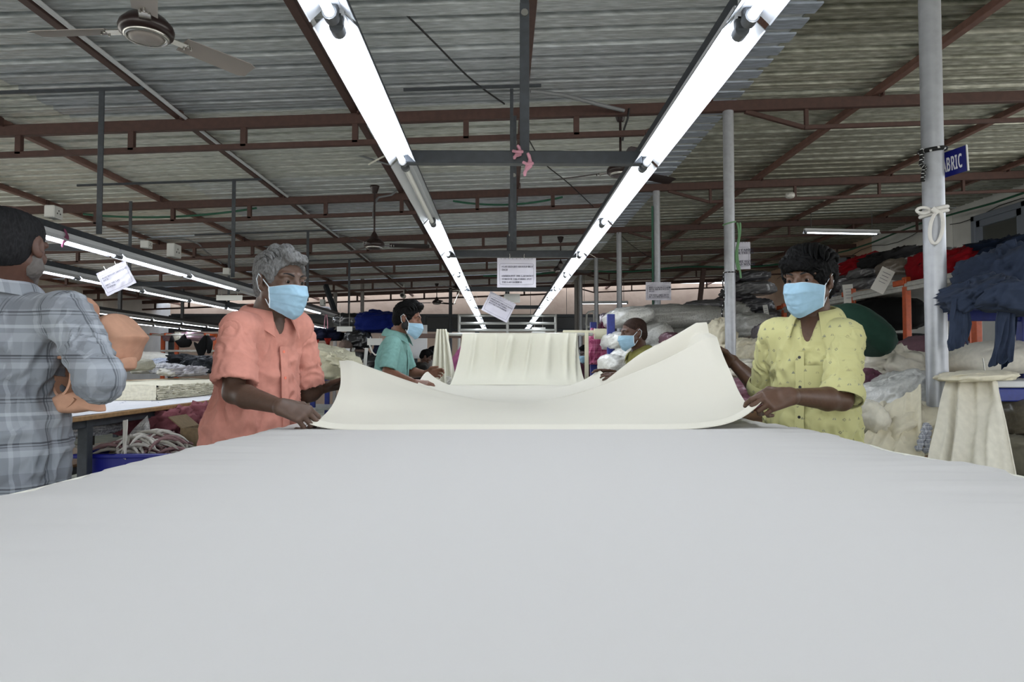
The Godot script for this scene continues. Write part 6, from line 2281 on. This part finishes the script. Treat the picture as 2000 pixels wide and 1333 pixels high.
	# --- collar
	if sp.get("collar", true):
		var cg := Geo.new()
		var nb := neck + Vector3(-0.012, -0.012 + sp.get("collar_up", 0.0), 0)
		var op: float = sp.get("collar_open", 0.55)
		cg.grid(40, 8, func(u: float, v: float):
			var a := lerpf(-PI + op, PI - op, u)     # 0 at the back of the neck
			var front := pow(absf(a) / (PI - op), 6.0)
			var r := lerpf(0.071, 0.108 + 0.016 * front, v) * hs
			var y := lerpf(0.046, -0.006 - 0.048 * front, v) * hs + 0.016 * (1 - absf(a) / PI) - 0.030 * absf(a) / PI * hs
			var roll := 0.014 * sin(v * PI)
			return nb + Vector3(-cos(a) * r * 1.02 + 0.010 * front, y + roll, sin(a) * r), true, 0.004)
		part(cg, "collar", tone, shirt)
	# --- front placket and buttons, laid on the shirt's own surface
	if sp.get("buttons", 0) > 0:
		var cy: float = neck.y - 0.12 * hs
		var pl := Geo.new()
		var line := []
		for i in 22:
			var y := lerpf(cy, hem + 0.03, i / 21.0)
			line.append(f.cast(Vector3(0.34, y, neck.z * 0.5), Vector3(-1, 0, 0)))
		pl.grid(3, 21, func(u: float, v: float):
			var p: Vector3 = line[roundi(v * 21)]
			return p + Vector3(0.0045 - 0.003 * absf(u - 0.5), 0, (u - 0.5) * 0.032), false, 0.004)
		part(pl, "placket", tone, shirt)
		for i in sp.buttons:
			var y := lerpf(cy - 0.02, hem + 0.07, float(i) / maxf(sp.buttons - 1, 1))
			var p := f.cast(Vector3(0.34, y, neck.z * 0.5), Vector3(-1, 0, 0))
			part(Geo.new().tube([p + Vector3(0.001, 0, 0), p + Vector3(0.0095, 0, 0)], 0.0058, 10), "button", sp.button_mat, shirt)
	if sp.get("pocket", false):
		var pk := Geo.new()
		var pz: float = -0.085 * W
		pk.grid(8, 8, func(u: float, v: float):
			var y := neck.y - 0.17 * hs - v * 0.125 - (0.018 * (1 - absf(2 * u - 1)) if v > 0.95 else 0.0)
			return f.cast(Vector3(0.34, y, pz + (u - 0.5) * 0.1), Vector3(-1, 0, 0)) + Vector3(0.0035, 0, 0), false, 0.003)
		part(pk, "pocket", tone, shirt)
	# --- trousers
	g = Geo.new()
	f = Sdf.new(Vector3(-0.24, 0.06, -0.26), Vector3(0.26, 1.04 * hs, 0.26), 0.017)
	f.ell(Vector3(0, 0.92 * hs, 0), Vector3(0.112 * lerpf(1, fat, 0.4), 0.12, 0.152 * W) * hs, 0.05)
	for z in [-1.0, 1.0]:
		f.cap(Vector3(0, 0.88 * hs, z * 0.085), Vector3(0.02, 0.48 * hs, z * 0.10), 0.086 * hs, 0.072 * hs, 0.04)
		f.cap(Vector3(0.02, 0.48 * hs, z * 0.10), Vector3(-0.02, 0.11, z * 0.11), 0.072 * hs, 0.062 * hs, 0.03)
	f.mesh_into(g, tri_noise(Vector3(9, 5, 9), 0.006, 3.0))
	part(g, "trousers", sp.get("trousers", cloth("dark trousers", Color(0.13, 0.14, 0.17))), o)
	for z in [-0.11, 0.11]:
		var sg := Geo.new()
		sg.grid(20, 4, func(u: float, v: float):
			var a := u * TAU
			var r := [0.0, 0.86, 1.0, 0.98, 0.0][roundi(v * 4)] as float
			return Vector3(0.055 + 0.14 * cos(a) * r, [0.0, 0.0, 0.006, 0.016, 0.018][roundi(v * 4)], z + 0.05 * sin(a) * r), true, 0.0, true)
		sg.tube([Vector3(0.09, 0.02, z - 0.052), Vector3(0.095, 0.085, z - 0.02), Vector3(0.095, 0.085, z + 0.02), Vector3(0.09, 0.02, z + 0.052)], 0.011, 6)
		part(sg, "sandal", mat("sandal", Color(0.10, 0.08, 0.07), 0.6), o)
	# --- head: hair, eyes, brows, mask
	head_dress(o, hc, Bh, hs * sp.get("head_size", 1.0), sp, hf, hcell)
	return o


func head_dress(o: Node3D, hc: Vector3, B: Basis, s: float, sp: Dictionary, hf: Sdf, hcell: float) -> void:
	var at := func(x: float, y: float, z: float) -> Vector3:
		return hc + B * (Vector3(x, y, z) * s)
	var style: String = sp.hair
	var hm := mat("hair_" + sp.key, sp.hair_col, 0.7)
	hm.metallic_specular = 0.25
	hm.albedo_texture = noise_tex("strands", 0.03, Color(0.45, 0.45, 0.45), Color.WHITE, false, 4, 256, true)
	hm.uv1_triplanar = true
	hm.uv1_scale = Vector3(9, 3, 9)
	var f := Sdf.new(hc - Vector3(0.17, 0.16, 0.15) * s, hc + Vector3(0.17, 0.19, 0.15) * s, hcell)
	var th: float = {"crop": 0.0018, "grey": 0.013, "mop": 0.021, "quiff": 0.013, "bald": 0.006, "cap": 0.008}[style]
	f.ell(at.call(-0.018, 0.038, 0), Vector3(0.097 + th, 0.077 + th * 1.1, 0.0755 + th * 0.9) * s, 0.01, B)
	f.ell(at.call(-0.050, -0.020, 0), Vector3(0.062 + th * 0.6, 0.07, 0.066 + th * 0.5) * s, 0.02, B)
	if style == "mop":
		for q in [[0.045, 0.085, 0.0, 0.047], [0.075, 0.062, -0.03, 0.032], [0.082, 0.066, 0.012, 0.030], [0.070, 0.066, 0.045, 0.028], [0.02, 0.094, 0.02, 0.045], [-0.05, 0.084, 0.0, 0.048], [0.092, 0.050, -0.008, 0.019], [0.084, 0.047, -0.040, 0.019], [0.06, 0.05, -0.062, 0.02], [0.088, 0.052, 0.026, 0.018]]:
			f.ell(at.call(q[0], q[1], q[2]), Vector3.ONE * q[3] * s, 0.012, B)
	if style == "grey":
		for q in [[0.05, 0.105, 0.02, 0.028], [0.072, 0.096, 0.0, 0.026], [0.078, 0.092, 0.03, 0.022], [0.02, 0.118, 0.0, 0.03], [0.08, 0.088, -0.028, 0.022], [-0.02, 0.115, 0.02, 0.03], [0.092, 0.082, 0.012, 0.013], [0.09, 0.084, -0.012, 0.012]]:
			f.ell(at.call(q[0], q[1], q[2]), Vector3.ONE * q[3] * s, 0.008, B)
	if style == "quiff":
		for q in [[0.06, 0.105, 0.0, 0.036], [0.070, 0.106, 0.022, 0.026], [0.070, 0.108, -0.02, 0.026], [0.02, 0.115, 0.0, 0.04], [-0.03, 0.108, 0.0, 0.04], [0.082, 0.112, 0.0, 0.018]]:
			f.ell(at.call(q[0], q[1], q[2]), Vector3.ONE * q[3] * s, 0.012, B)
	# cut free: face, ears, nape
	var fy := -0.036 if style == "mop" else (-0.012 if style in ["grey", "quiff"] else -0.012)
	if style == "mop":
		f.ell(at.call(0.115, -0.052, 0), Vector3(0.080, 0.092, 0.105) * s, 0.006, B, true)
	elif style == "bald":
		f.ell(at.call(0.10, -0.02, 0), Vector3(0.100, 0.100, 0.12) * s, 0.006, B, true)
		f.ell(at.call(0.01, 0.125, 0), Vector3(0.110, 0.085, 0.075) * s, 0.008, B, true)
	else:
		f.ell(at.call(0.105, -0.018, 0), Vector3(0.075, 0.094, 0.115) * s, 0.006, B, true)
	for z in [-1.0, 1.0]:
		f.ell(at.call(-0.010, -0.018, z * 0.085), Vector3(0.030, 0.040, 0.022) * s, 0.004, B, true)
	f.clip(at.call(-0.06, -0.075 if style != "mop" else -0.068, 0), B * Vector3(0.45, -1, 0).normalized())
	var amp: float = {"crop": 0.0005, "grey": 0.003, "mop": 0.0045, "quiff": 0.004, "bald": 0.001, "cap": 0.0}[style] * s
	var g := Geo.new()
	var inv := B.transposed()
	var fr := Vector3(13, 9, 34) if style == "mop" else Vector3(14, 12, 34)
	f.mesh_into(g, func(p: Vector3, n: Vector3) -> Vector3:
		var q := inv * (p - hc)
		var w := Vector3(nse(q * 14.0), nse(q * 14.0 + Vector3(5, 1, 2)), nse(q * 14.0 + Vector3(1, 8, 3)))
		return p + n * amp * (ridge(q * fr + w * 1.2) + 0.5 * ridge(q * fr * 2.3 + w * 1.6) - 0.4))
	# combed locks over the crown
	if style in ["mop", "grey", "quiff"] and hcell < 0.008:
		var rng := RandomNumberGenerator.new()
		rng.seed = 3
		for i in 54:
			var zf := lerpf(-0.85, 0.85, (i % 18) / 17.0) + rng.randf_range(-0.05, 0.05)
			var a0 := [-70.0, -35.0, -5.0][i / 18] as float
			var a1 := a0 + rng.randf_range(62.0, 78.0) * (1.0 if style != "grey" else 0.8)
			var sweep := -0.30 if style == "mop" else 0.12
			var pts := []
			var rr := []
			for k in 8:
				var u := k / 7.0
				var a := deg_to_rad(lerpf(a0, a1, u))
				var cz := sqrt(maxf(0.1, 1.0 - zf * zf))
				var dd := Vector3(sin(a) * cz, cos(a) * cz, clampf(zf + sweep * u * u, -0.97, 0.97))
				var up := th * (0.50 + 0.42 * sin(u * PI)) + 0.003 * rng.randf() + (0.012 * maxf(0.0, dd.x) if style != "grey" else 0.008 * maxf(0.0, dd.x))
				pts.append(at.call(-0.014 + dd.x * (0.097 + up), 0.037 + dd.y * (0.077 + up), dd.z * (0.0755 + up)))
				rr.append((0.0115 if style == "mop" else 0.008) * s * [0.3, 0.8, 1.0, 1.0, 0.95, 0.8, 0.5, 0.12][k])
			g.tube(pts, rr, 6)
	if g.v.size() > 0:
		part(g, "hair", hm, o)
	if style == "cap":
		hm.roughness = 0.9
	if sp.has("beard"):
		var bf := Sdf.new(hc - Vector3.ONE * 0.16 * s, hc + Vector3.ONE * 0.16 * s, hcell)
		for z in [-1.0, 1.0]:
			bf.cap(at.call(-0.002, -0.035, z * 0.058), at.call(0.004, -0.062, z * 0.055), 0.018 * s, 0.024 * s, 0.02)
			bf.cap(at.call(0.004, -0.060, z * 0.054), at.call(0.072, -0.104, z * 0.014), 0.0245 * s, 0.021 * s, 0.03)
		bf.ell(at.call(0.078, -0.102, 0), Vector3(0.022, 0.022, 0.026) * s, 0.015, B)
		var bg := Geo.new()
		bf.mesh_into(bg, tri_noise(Vector3(90, 60, 90), 0.002, 2.0))
		var bmt := mat("beard_" + sp.key, sp.beard, 0.8)
		part(bg, "beard", bmt, o)
	# brows
	var bm := mat("brow", Color(0.05, 0.04, 0.04), 0.8)
	if not sp.get("back_view", false):
		for z in [-1.0, 1.0]:
			var pts := []
			for i in 6:
				var u := i / 5.0
				var p := hf.cast(at.call(0.16, 0.022 + 0.008 * sin(u * 2.4), z * lerpf(0.014, 0.052, u)), B * Vector3(-1, 0, 0), 0.2)
				pts.append(p - B * Vector3(0.0005, 0, 0))
			part(Geo.new().tube(pts, [0.0026 * s, 0.0034 * s, 0.0035 * s, 0.003 * s, 0.0024 * s, 0.0014 * s], 6), "eyebrow", bm, o)
			# eyeball and iris
			var e := Geo.new()
			var ec: Vector3 = at.call(0.0745, 0.002, z * 0.032)
			e.grid(14, 10, func(u: float, v: float):
				return ec + B * (Vector3(cos(u * TAU) * sin(v * PI), cos(v * PI), sin(u * TAU) * sin(v * PI)) * 0.0121 * s), true, 0.0, true)
			var eye := part(e, "eye", mat("eye white", Color(0.62, 0.58, 0.55), 0.25), o)
			var ir := Geo.new()
			var look := (B * Vector3(1, -0.18, 0)).normalized()
			ir.tube([ec + look * 0.0112 * s, ec + look * 0.01275 * s], 0.0058 * s, 12)
			part(ir, "iris", mat("iris", Color(0.05, 0.03, 0.02), 0.15), eye)
	# blue three ply mask: pleats across, pinched at its sides
	if not sp.get("mask", true):
		return
	var mm := cloth("mask blue", Color(0.58, 0.71, 0.79), 0.85, 0.2)
	mm.normal_enabled = false
	var wm := cloth("mask edge", Color(0.86, 0.90, 0.93), 0.85, 0.1)
	var low: float = 0.010 + sp.get("mask_low", 0.0)
	var shape := func(u: float, v: float) -> Vector3:
		var a := (u - 0.5) * 2.0
		var t := absf(a)
		var xc := 0.0
		var ks := [0.0, 0.12, 0.3, 0.5, 0.72, 0.88, 1.0001]
		var vs := [0.1185, 0.125, 0.135, 0.128, 0.120, 0.110, 0.088]
		for i in 6:
			if v >= ks[i] and v < ks[i + 1]:
				xc = lerpf(vs[i], vs[i + 1], (v - ks[i]) / (ks[i + 1] - ks[i]))
		var yc := lerpf(0.000, -0.128, v)
		var ysd := lerpf(-0.014, -0.090, v)
		var x := lerpf(xc, 0.030 + 0.004 * sin(v * PI), pow(t, 2.5 - 0.4 * v))
		var y := lerpf(yc, ysd, pow(t, 1.7)) + 0.004 * sin(t * PI)
		var z := signf(a) * 0.0745 * pow(t, 0.85) * lerpf(1.0, 0.86, v * v)
		var pleat := 0.0022 * (fposmod(v * 3.0, 1.0) - 0.5) * smoothstep(0.05, 0.2, v) * smoothstep(0.98, 0.85, v)
		var crease := 0.0022 * ridge(Vector3(a * 2.2, v * 3.0, sp.base.z))
		return hc + B * (Vector3(x + pleat + crease, y - low, z) * s)
	var mg := Geo.new()
	mg.grid(44, 36, shape, false, 0.0015)
	var mk := part(mg, "face_mask", mm, o)
	var eg := Geo.new()
	for z in [0.0, 1.0]:
		var side := []
		for i in 9:
			side.append(shape.call(z, i / 8.0))
		eg.tube(side, 0.0030 * s, 6)
		var rim := []
		for i in 31:
			rim.append(shape.call(i / 30.0, z))
		eg.tube(rim, 0.0014 * s, 5)
	part(eg, "mask_edge", wm, mk)
	for z in [0.0, 1.0]:
		var sg: float = (z - 0.5) * 2.0
		var lp := Geo.new()
		lp.tube([shape.call(z, 0.0), at.call(0.0, 0.000, sg * 0.078), at.call(-0.022, 0.022, sg * 0.086), at.call(-0.040, 0.002, sg * 0.081), at.call(-0.030, -0.032, sg * 0.076), at.call(-0.004, -0.060, sg * 0.068), shape.call(z, 1.0)], 0.0019 * s, 6)
		part(lp, "ear_loop", wm, mk)


func plaid(key: String, ground: Color, dark: Color, light: Color, tile: float) -> StandardMaterial3D:
	var n := 256
	var im := Image.create(n, n, false, Image.FORMAT_RGB8)
	im.fill(ground)
	for q in [[8, 5, dark, 0.75], [17, 3, dark, 0.6], [30, 18, light, 0.35], [96, 34, dark, 0.18], [136, 4, dark, 0.75], [146, 3, dark, 0.5], [176, 10, light, 0.45], [200, 26, light, 0.25]]:
		for axis in 2:
			for i in range(q[0], q[0] + q[1]):
				for j in n:
					var x: int = i if axis == 0 else j
					var y: int = j if axis == 0 else i
					var k: float = q[3] * (0.75 if axis == 0 else 1.0)
					im.set_pixel(x, y, im.get_pixel(x, y).lerp(q[2], k))
	var m := cloth(key, Color.WHITE)
	m.albedo_texture = ImageTexture.create_from_image(im)
	m.uv1_scale = Vector3.ONE / tile
	m.uv1_triplanar_sharpness = 6.0
	return m


func printed(key: String, ground: Color) -> StandardMaterial3D:
	var n := 512
	var im := Image.create(n, n, false, Image.FORMAT_RGB8)
	im.fill(ground)
	var rng := RandomNumberGenerator.new()
	rng.seed = 5
	for i in 34:
		var cx := (i % 6) * 85 + 30 + (42 if (i / 6) % 2 == 1 else 0) + rng.randi_range(-16, 16)
		var cy := (i / 6) * 85 + 40 + rng.randi_range(-16, 16)
		var kind := i % 5
		var tone: Color = [Color(0.42, 0.42, 0.36), Color(0.55, 0.53, 0.40), Color(0.36, 0.38, 0.40)][i % 3]
		for y in range(-20, 21):
			for x in range(-20, 21):
				var on := false
				if kind < 3:      # small triangles, some with a twin beside
					on = y > -12 and y < 10 and absf(x) < (y + 12) * 0.6 and (x + y * 3) % 5 != 0
					if kind == 2:
						on = on and absf(x) > 2
				elif kind == 3:
					on = absf(x) + absf(y) < 13 and absf(x) + absf(y) > 5
				else:
					on = (x * x + y * y) < 90 and (x + 2 * y) % 7 > 1
				if on:
					var px := posmod(cx + x, n)
					var py := posmod(cy + y, n)
					im.set_pixel(px, py, im.get_pixel(px, py).lerp(tone, 0.75))
	var m := cloth(key, Color.WHITE)
	m.albedo_texture = ImageTexture.create_from_image(im)
	m.uv1_scale = Vector3.ONE / 0.26
	m.uv1_triplanar_sharpness = 6.0
	return m


func people() -> void:
	var coral := cloth("coral cloth", Color(0.775, 0.535, 0.48), 0.9, 0.2)
	var yellow := printed("yellow print", Color(0.71, 0.70, 0.50))
	var teal := cloth("teal knit", Color(0.475, 0.635, 0.61), 0.9, 0.2)
	var olive := cloth("olive cloth", Color(0.47, 0.455, 0.25), 0.9, 0.2)
	var grey := plaid("grey plaid", Color(0.51, 0.53, 0.56), Color(0.25, 0.26, 0.28), Color(0.75, 0.77, 0.80), 0.26)
	var dk := mat("dark button", Color(0.10, 0.10, 0.11), 0.35)
	person({"key": "coral", "label": "grey haired man in a coral short sleeved shirt and blue mask", "base": Vector3(-0.99, 0, -2.72), "turn": -0.52, "height": 1.70, "belly": 1.16, "wide": 1.04,
		"skin": Color(0.345, 0.265, 0.22), "shirt": coral, "hair": "grey", "hair_col": Color(0.50, 0.50, 0.50), "head_turn": -0.62, "nod": 0.10, "fat": 1.05, "sleeve": 0.86, "sleeve_wide": 0.086, "hem": 0.74, "fold": 0.0125,
		"buttons": 6, "button_mat": mat("coral button", Color(0.85, 0.45, 0.36), 0.35), "vee": -0.16, "collar_open": 0.5, "mask_low": 0.002,
		"joints": {"head": P(549, 551, 2.64), "neck": P(523, 618, 2.68), "sR": P(464, 645, 2.53), "sL": P(580, 640, 2.83), "eR": P(456, 768, 2.45), "eL": P(598, 770, 2.92), "wR": P(549, 795, 2.31), "wL": P(630, 757, 3.0)},
		"hR": [Vector3(0.90, -0.28, 0.10), Vector3(0.22, 0.66, 0.72), [1.08, 1.14, 1.2, 1.25], 0.85], "hL": [Vector3(0.9, 0.14, -0.05), Vector3(-0.1, 1.0, -0.45), [0.3, 0.35, 0.4, 0.45], -0.3]})
	person({"key": "young", "label": "young man with thick black hair in a yellow printed shirt", "base": Vector3(1.225, 0, -2.70), "turn": PI + 0.80, "height": 1.72, "belly": 0.96, "wide": 0.98,
		"skin": Color(0.345, 0.25, 0.19), "shirt": yellow, "hair": "mop", "hair_col": Color(0.028, 0.028, 0.032), "head_turn": PI + 0.74, "nod": 0.08, "sleeve": 0.97, "sleeve_wide": 0.066, "hem": 0.76, "fold": 0.013, "turn_up": true,
		"buttons": 5, "button_mat": dk, "pocket": true, "vee": -0.12, "collar_open": 0.5, "collar_up": 0.016,
		"joints": {"head": P(1578, 549, 2.60), "neck": P(1592, 628, 2.64), "sR": P(1514, 655, 2.76), "sL": P(1652, 660, 2.53), "eR": P(1494, 768, 2.90), "eL": P(1644, 782, 2.42), "wR": P(1431, 707, 3.06), "wL": P(1546, 774, 2.31)},
		"hR": [Vector3(-0.9, 0.16, 0.0), Vector3(0.2, 0.6, -0.7), [0.25, 0.3, 0.35, 0.4], -0.2], "hL": [Vector3(-0.95, -0.20, 0.12), Vector3(0.05, 0.55, 0.83), [0.72, 0.95, 1.15, 1.25], 0.85]})
	person({"key": "teal", "label": "bearded man with a black quiff in a teal polo shirt", "base": Vector3(-0.93, 0, -5.52), "turn": -0.10, "height": 1.74, "belly": 1.05, "wide": 1.0, "cell": 0.011, "head_cell": 0.0055, "hand_cell": 0.0045,
		"skin": Color(0.46, 0.315, 0.245), "shirt": teal, "shirt_name": "polo_shirt", "hair": "quiff", "hair_col": Color(0.04, 0.038, 0.04), "head_turn": -0.08, "nod": 0.22, "beard": Color(0.05, 0.04, 0.04), "sleeve": 0.88, "sleeve_wide": 0.066, "hem": 0.78, "fold": 0.006,
		"buttons": 3, "button_mat": teal, "vee": -0.09, "collar_open": 0.5, "mask_low": 0.012, "open_neck": true,
		"joints": {"head": P(797, 622, 5.46), "neck": P(776, 654, 5.5), "sR": P(766, 673, 5.33), "sL": P(782, 672, 5.66), "eR": P(756, 729, 5.25), "eL": P(800, 727, 5.72), "wR": P(811, 749, 5.12), "wL": P(832, 731, 5.66)},
		"hR": [Vector3(0.95, -0.12, -0.05), Vector3(0.1, 0.75, 0.65), [0.6, 0.7, 0.75, 0.8], 0.7], "hL": [Vector3(0.95, 0.12, -0.05), Vector3(0.0, 0.3, -0.95), [0.6, 0.7, 0.8, 0.8], 0.5]})
	person({"key": "olive", "label": "man with a shaved head in an olive green shirt", "base": Vector3(1.17, 0, -5.42), "turn": PI + 0.30, "height": 1.68, "belly": 0.98, "wide": 0.95, "cell": 0.011, "head_cell": 0.0055, "hand_cell": 0.0045,
		"skin": Color(0.33, 0.23, 0.185), "shirt": olive, "hair": "crop", "hair_col": Color(0.235, 0.17, 0.14), "head_turn": PI + 0.18, "nod": 0.16, "sleeve": 0.95, "sleeve_wide": 0.064, "hem": 0.78, "fold": 0.009,
		"buttons": 4, "button_mat": dk, "vee": -0.06, "collar_open": 0.35, "open_neck": false,
		"joints": {"head": P(1237, 650, 5.38), "neck": P(1249, 689, 5.42), "sR": P(1238, 702, 5.56), "sL": P(1259, 703, 5.27), "eR": P(1232, 748, 5.62), "eL": P(1262, 756, 5.2), "wR": P(1200, 730, 5.5), "wL": P(1215, 742, 5.16)},
		"hR": [Vector3(-0.95, 0.12, 0.0), Vector3(0.1, 0.75, -0.6), [0.2, 0.25, 0.35, 0.4], 0.3], "hL": [Vector3(-0.95, 0.22, 0.0), Vector3(0.1, 0.5, 0.85), [0.5, 0.6, 0.7, 0.7], 0.6]})
	person({"key": "carrier", "label": "man seen from behind in a grey plaid shirt carrying peach fabric", "base": Vector3(-1.56, 0, -2.17), "turn": 1.12, "height": 1.76, "belly": 1.08, "wide": 1.1, "back_view": true, "mask": false,
		"skin": Color(0.36, 0.255, 0.215), "shirt": grey, "hair": "bald", "hair_col": Color(0.16, 0.16, 0.17), "head_turn": 1.68, "nod": 0.12, "beard": Color(0.36, 0.34, 0.33), "sleeve": 1.82, "hem": 0.70, "fold": 0.013, "open_neck": false, "collar_open": 0.3,
		"joints": {"head": P(26, 481, 2.12), "neck": P(20, 568, 2.16), "sR": P(132, 614, 2.08), "sL": P(-92, 612, 2.25), "eR": P(196, 742, 1.99), "eL": P(-135, 745, 2.2), "wR": P(168, 752, 2.30), "wL": P(-30, 742, 2.46)},
		"hR": [Vector3(-0.4, 0.1, -0.9), Vector3(0.3, -0.9, 0.1), [0.5, 0.5, 0.55, 0.6], 0.3], "hL": [Vector3(0.5, 0.05, -0.8), Vector3(-0.3, -0.9, 0.1), [0.5, 0.5, 0.55, 0.6], 0.3]})
	# far workers
	var far := plaid("dark plaid", Color(0.17, 0.16, 0.15), Color(0.05, 0.05, 0.05), Color(0.30, 0.27, 0.22), 0.22)
	for q in [["small figure in a dark plaid shirt bending behind the teal shirted man", 832, 697, 12.2, 0.1, far, Color(0.33, 0.23, 0.18), 0.5, false, "far1"], ["small dark haired figure behind the one in dark plaid", 846, 690, 13.2, -0.1, cloth("far grey", Color(0.45, 0.43, 0.42)), Color(0.22, 0.15, 0.12), 0.4, false, "far2"], ["small masked figure in a maroon shirt right of the hanging fabric", 1144, 692, 10.4, PI + 0.6, cloth("maroon", Color(0.20, 0.09, 0.13)), Color(0.22, 0.15, 0.12), 0.2, true, "far3"]]:
		var hp := P(q[1], q[2], q[3])
		var t: float = q[4]
		var fw := Vector3(cos(t), 0, -sin(t))
		var rt := Vector3(sin(t), 0, cos(t))
		var hgt: float = 1.62
		var bs := Vector3(hp.x, 0, hp.z) - fw * 0.12
		var nk: Vector3 = hp - Vector3(0, 0.165, 0) - fw * 0.04
		person({"key": q[9], "label": q[0], "base": bs, "turn": t, "height": hgt, "skin": q[6], "shirt": q[5], "hair": "quiff", "hair_col": Color(0.03, 0.03, 0.032), "head_turn": t, "nod": q[7], "sleeve": 0.9, "cell": 0.022, "head_cell": 0.010, "hand_cell": 0.008, "mask": q[8], "buttons": 0, "open_neck": false, "hem": 0.8,
			"joints": {"head": hp, "neck": nk, "sR": nk + rt * 0.17 - Vector3(0, 0.04, 0), "sL": nk - rt * 0.17 - Vector3(0, 0.04, 0), "eR": nk + rt * 0.20 - Vector3(0, 0.28, 0) + fw * 0.08, "eL": nk - rt * 0.20 - Vector3(0, 0.28, 0) + fw * 0.08, "wR": nk + rt * 0.12 - Vector3(0, 0.34, 0) + fw * 0.30, "wL": nk - rt * 0.12 - Vector3(0, 0.34, 0) + fw * 0.30},
			"hR": [fw - Vector3(0, 0.2, 0), Vector3.UP, [0.5, 0.5, 0.5, 0.5], 0.5], "hL": [fw - Vector3(0, 0.2, 0), Vector3.UP, [0.5, 0.5, 0.5, 0.5], 0.5]})
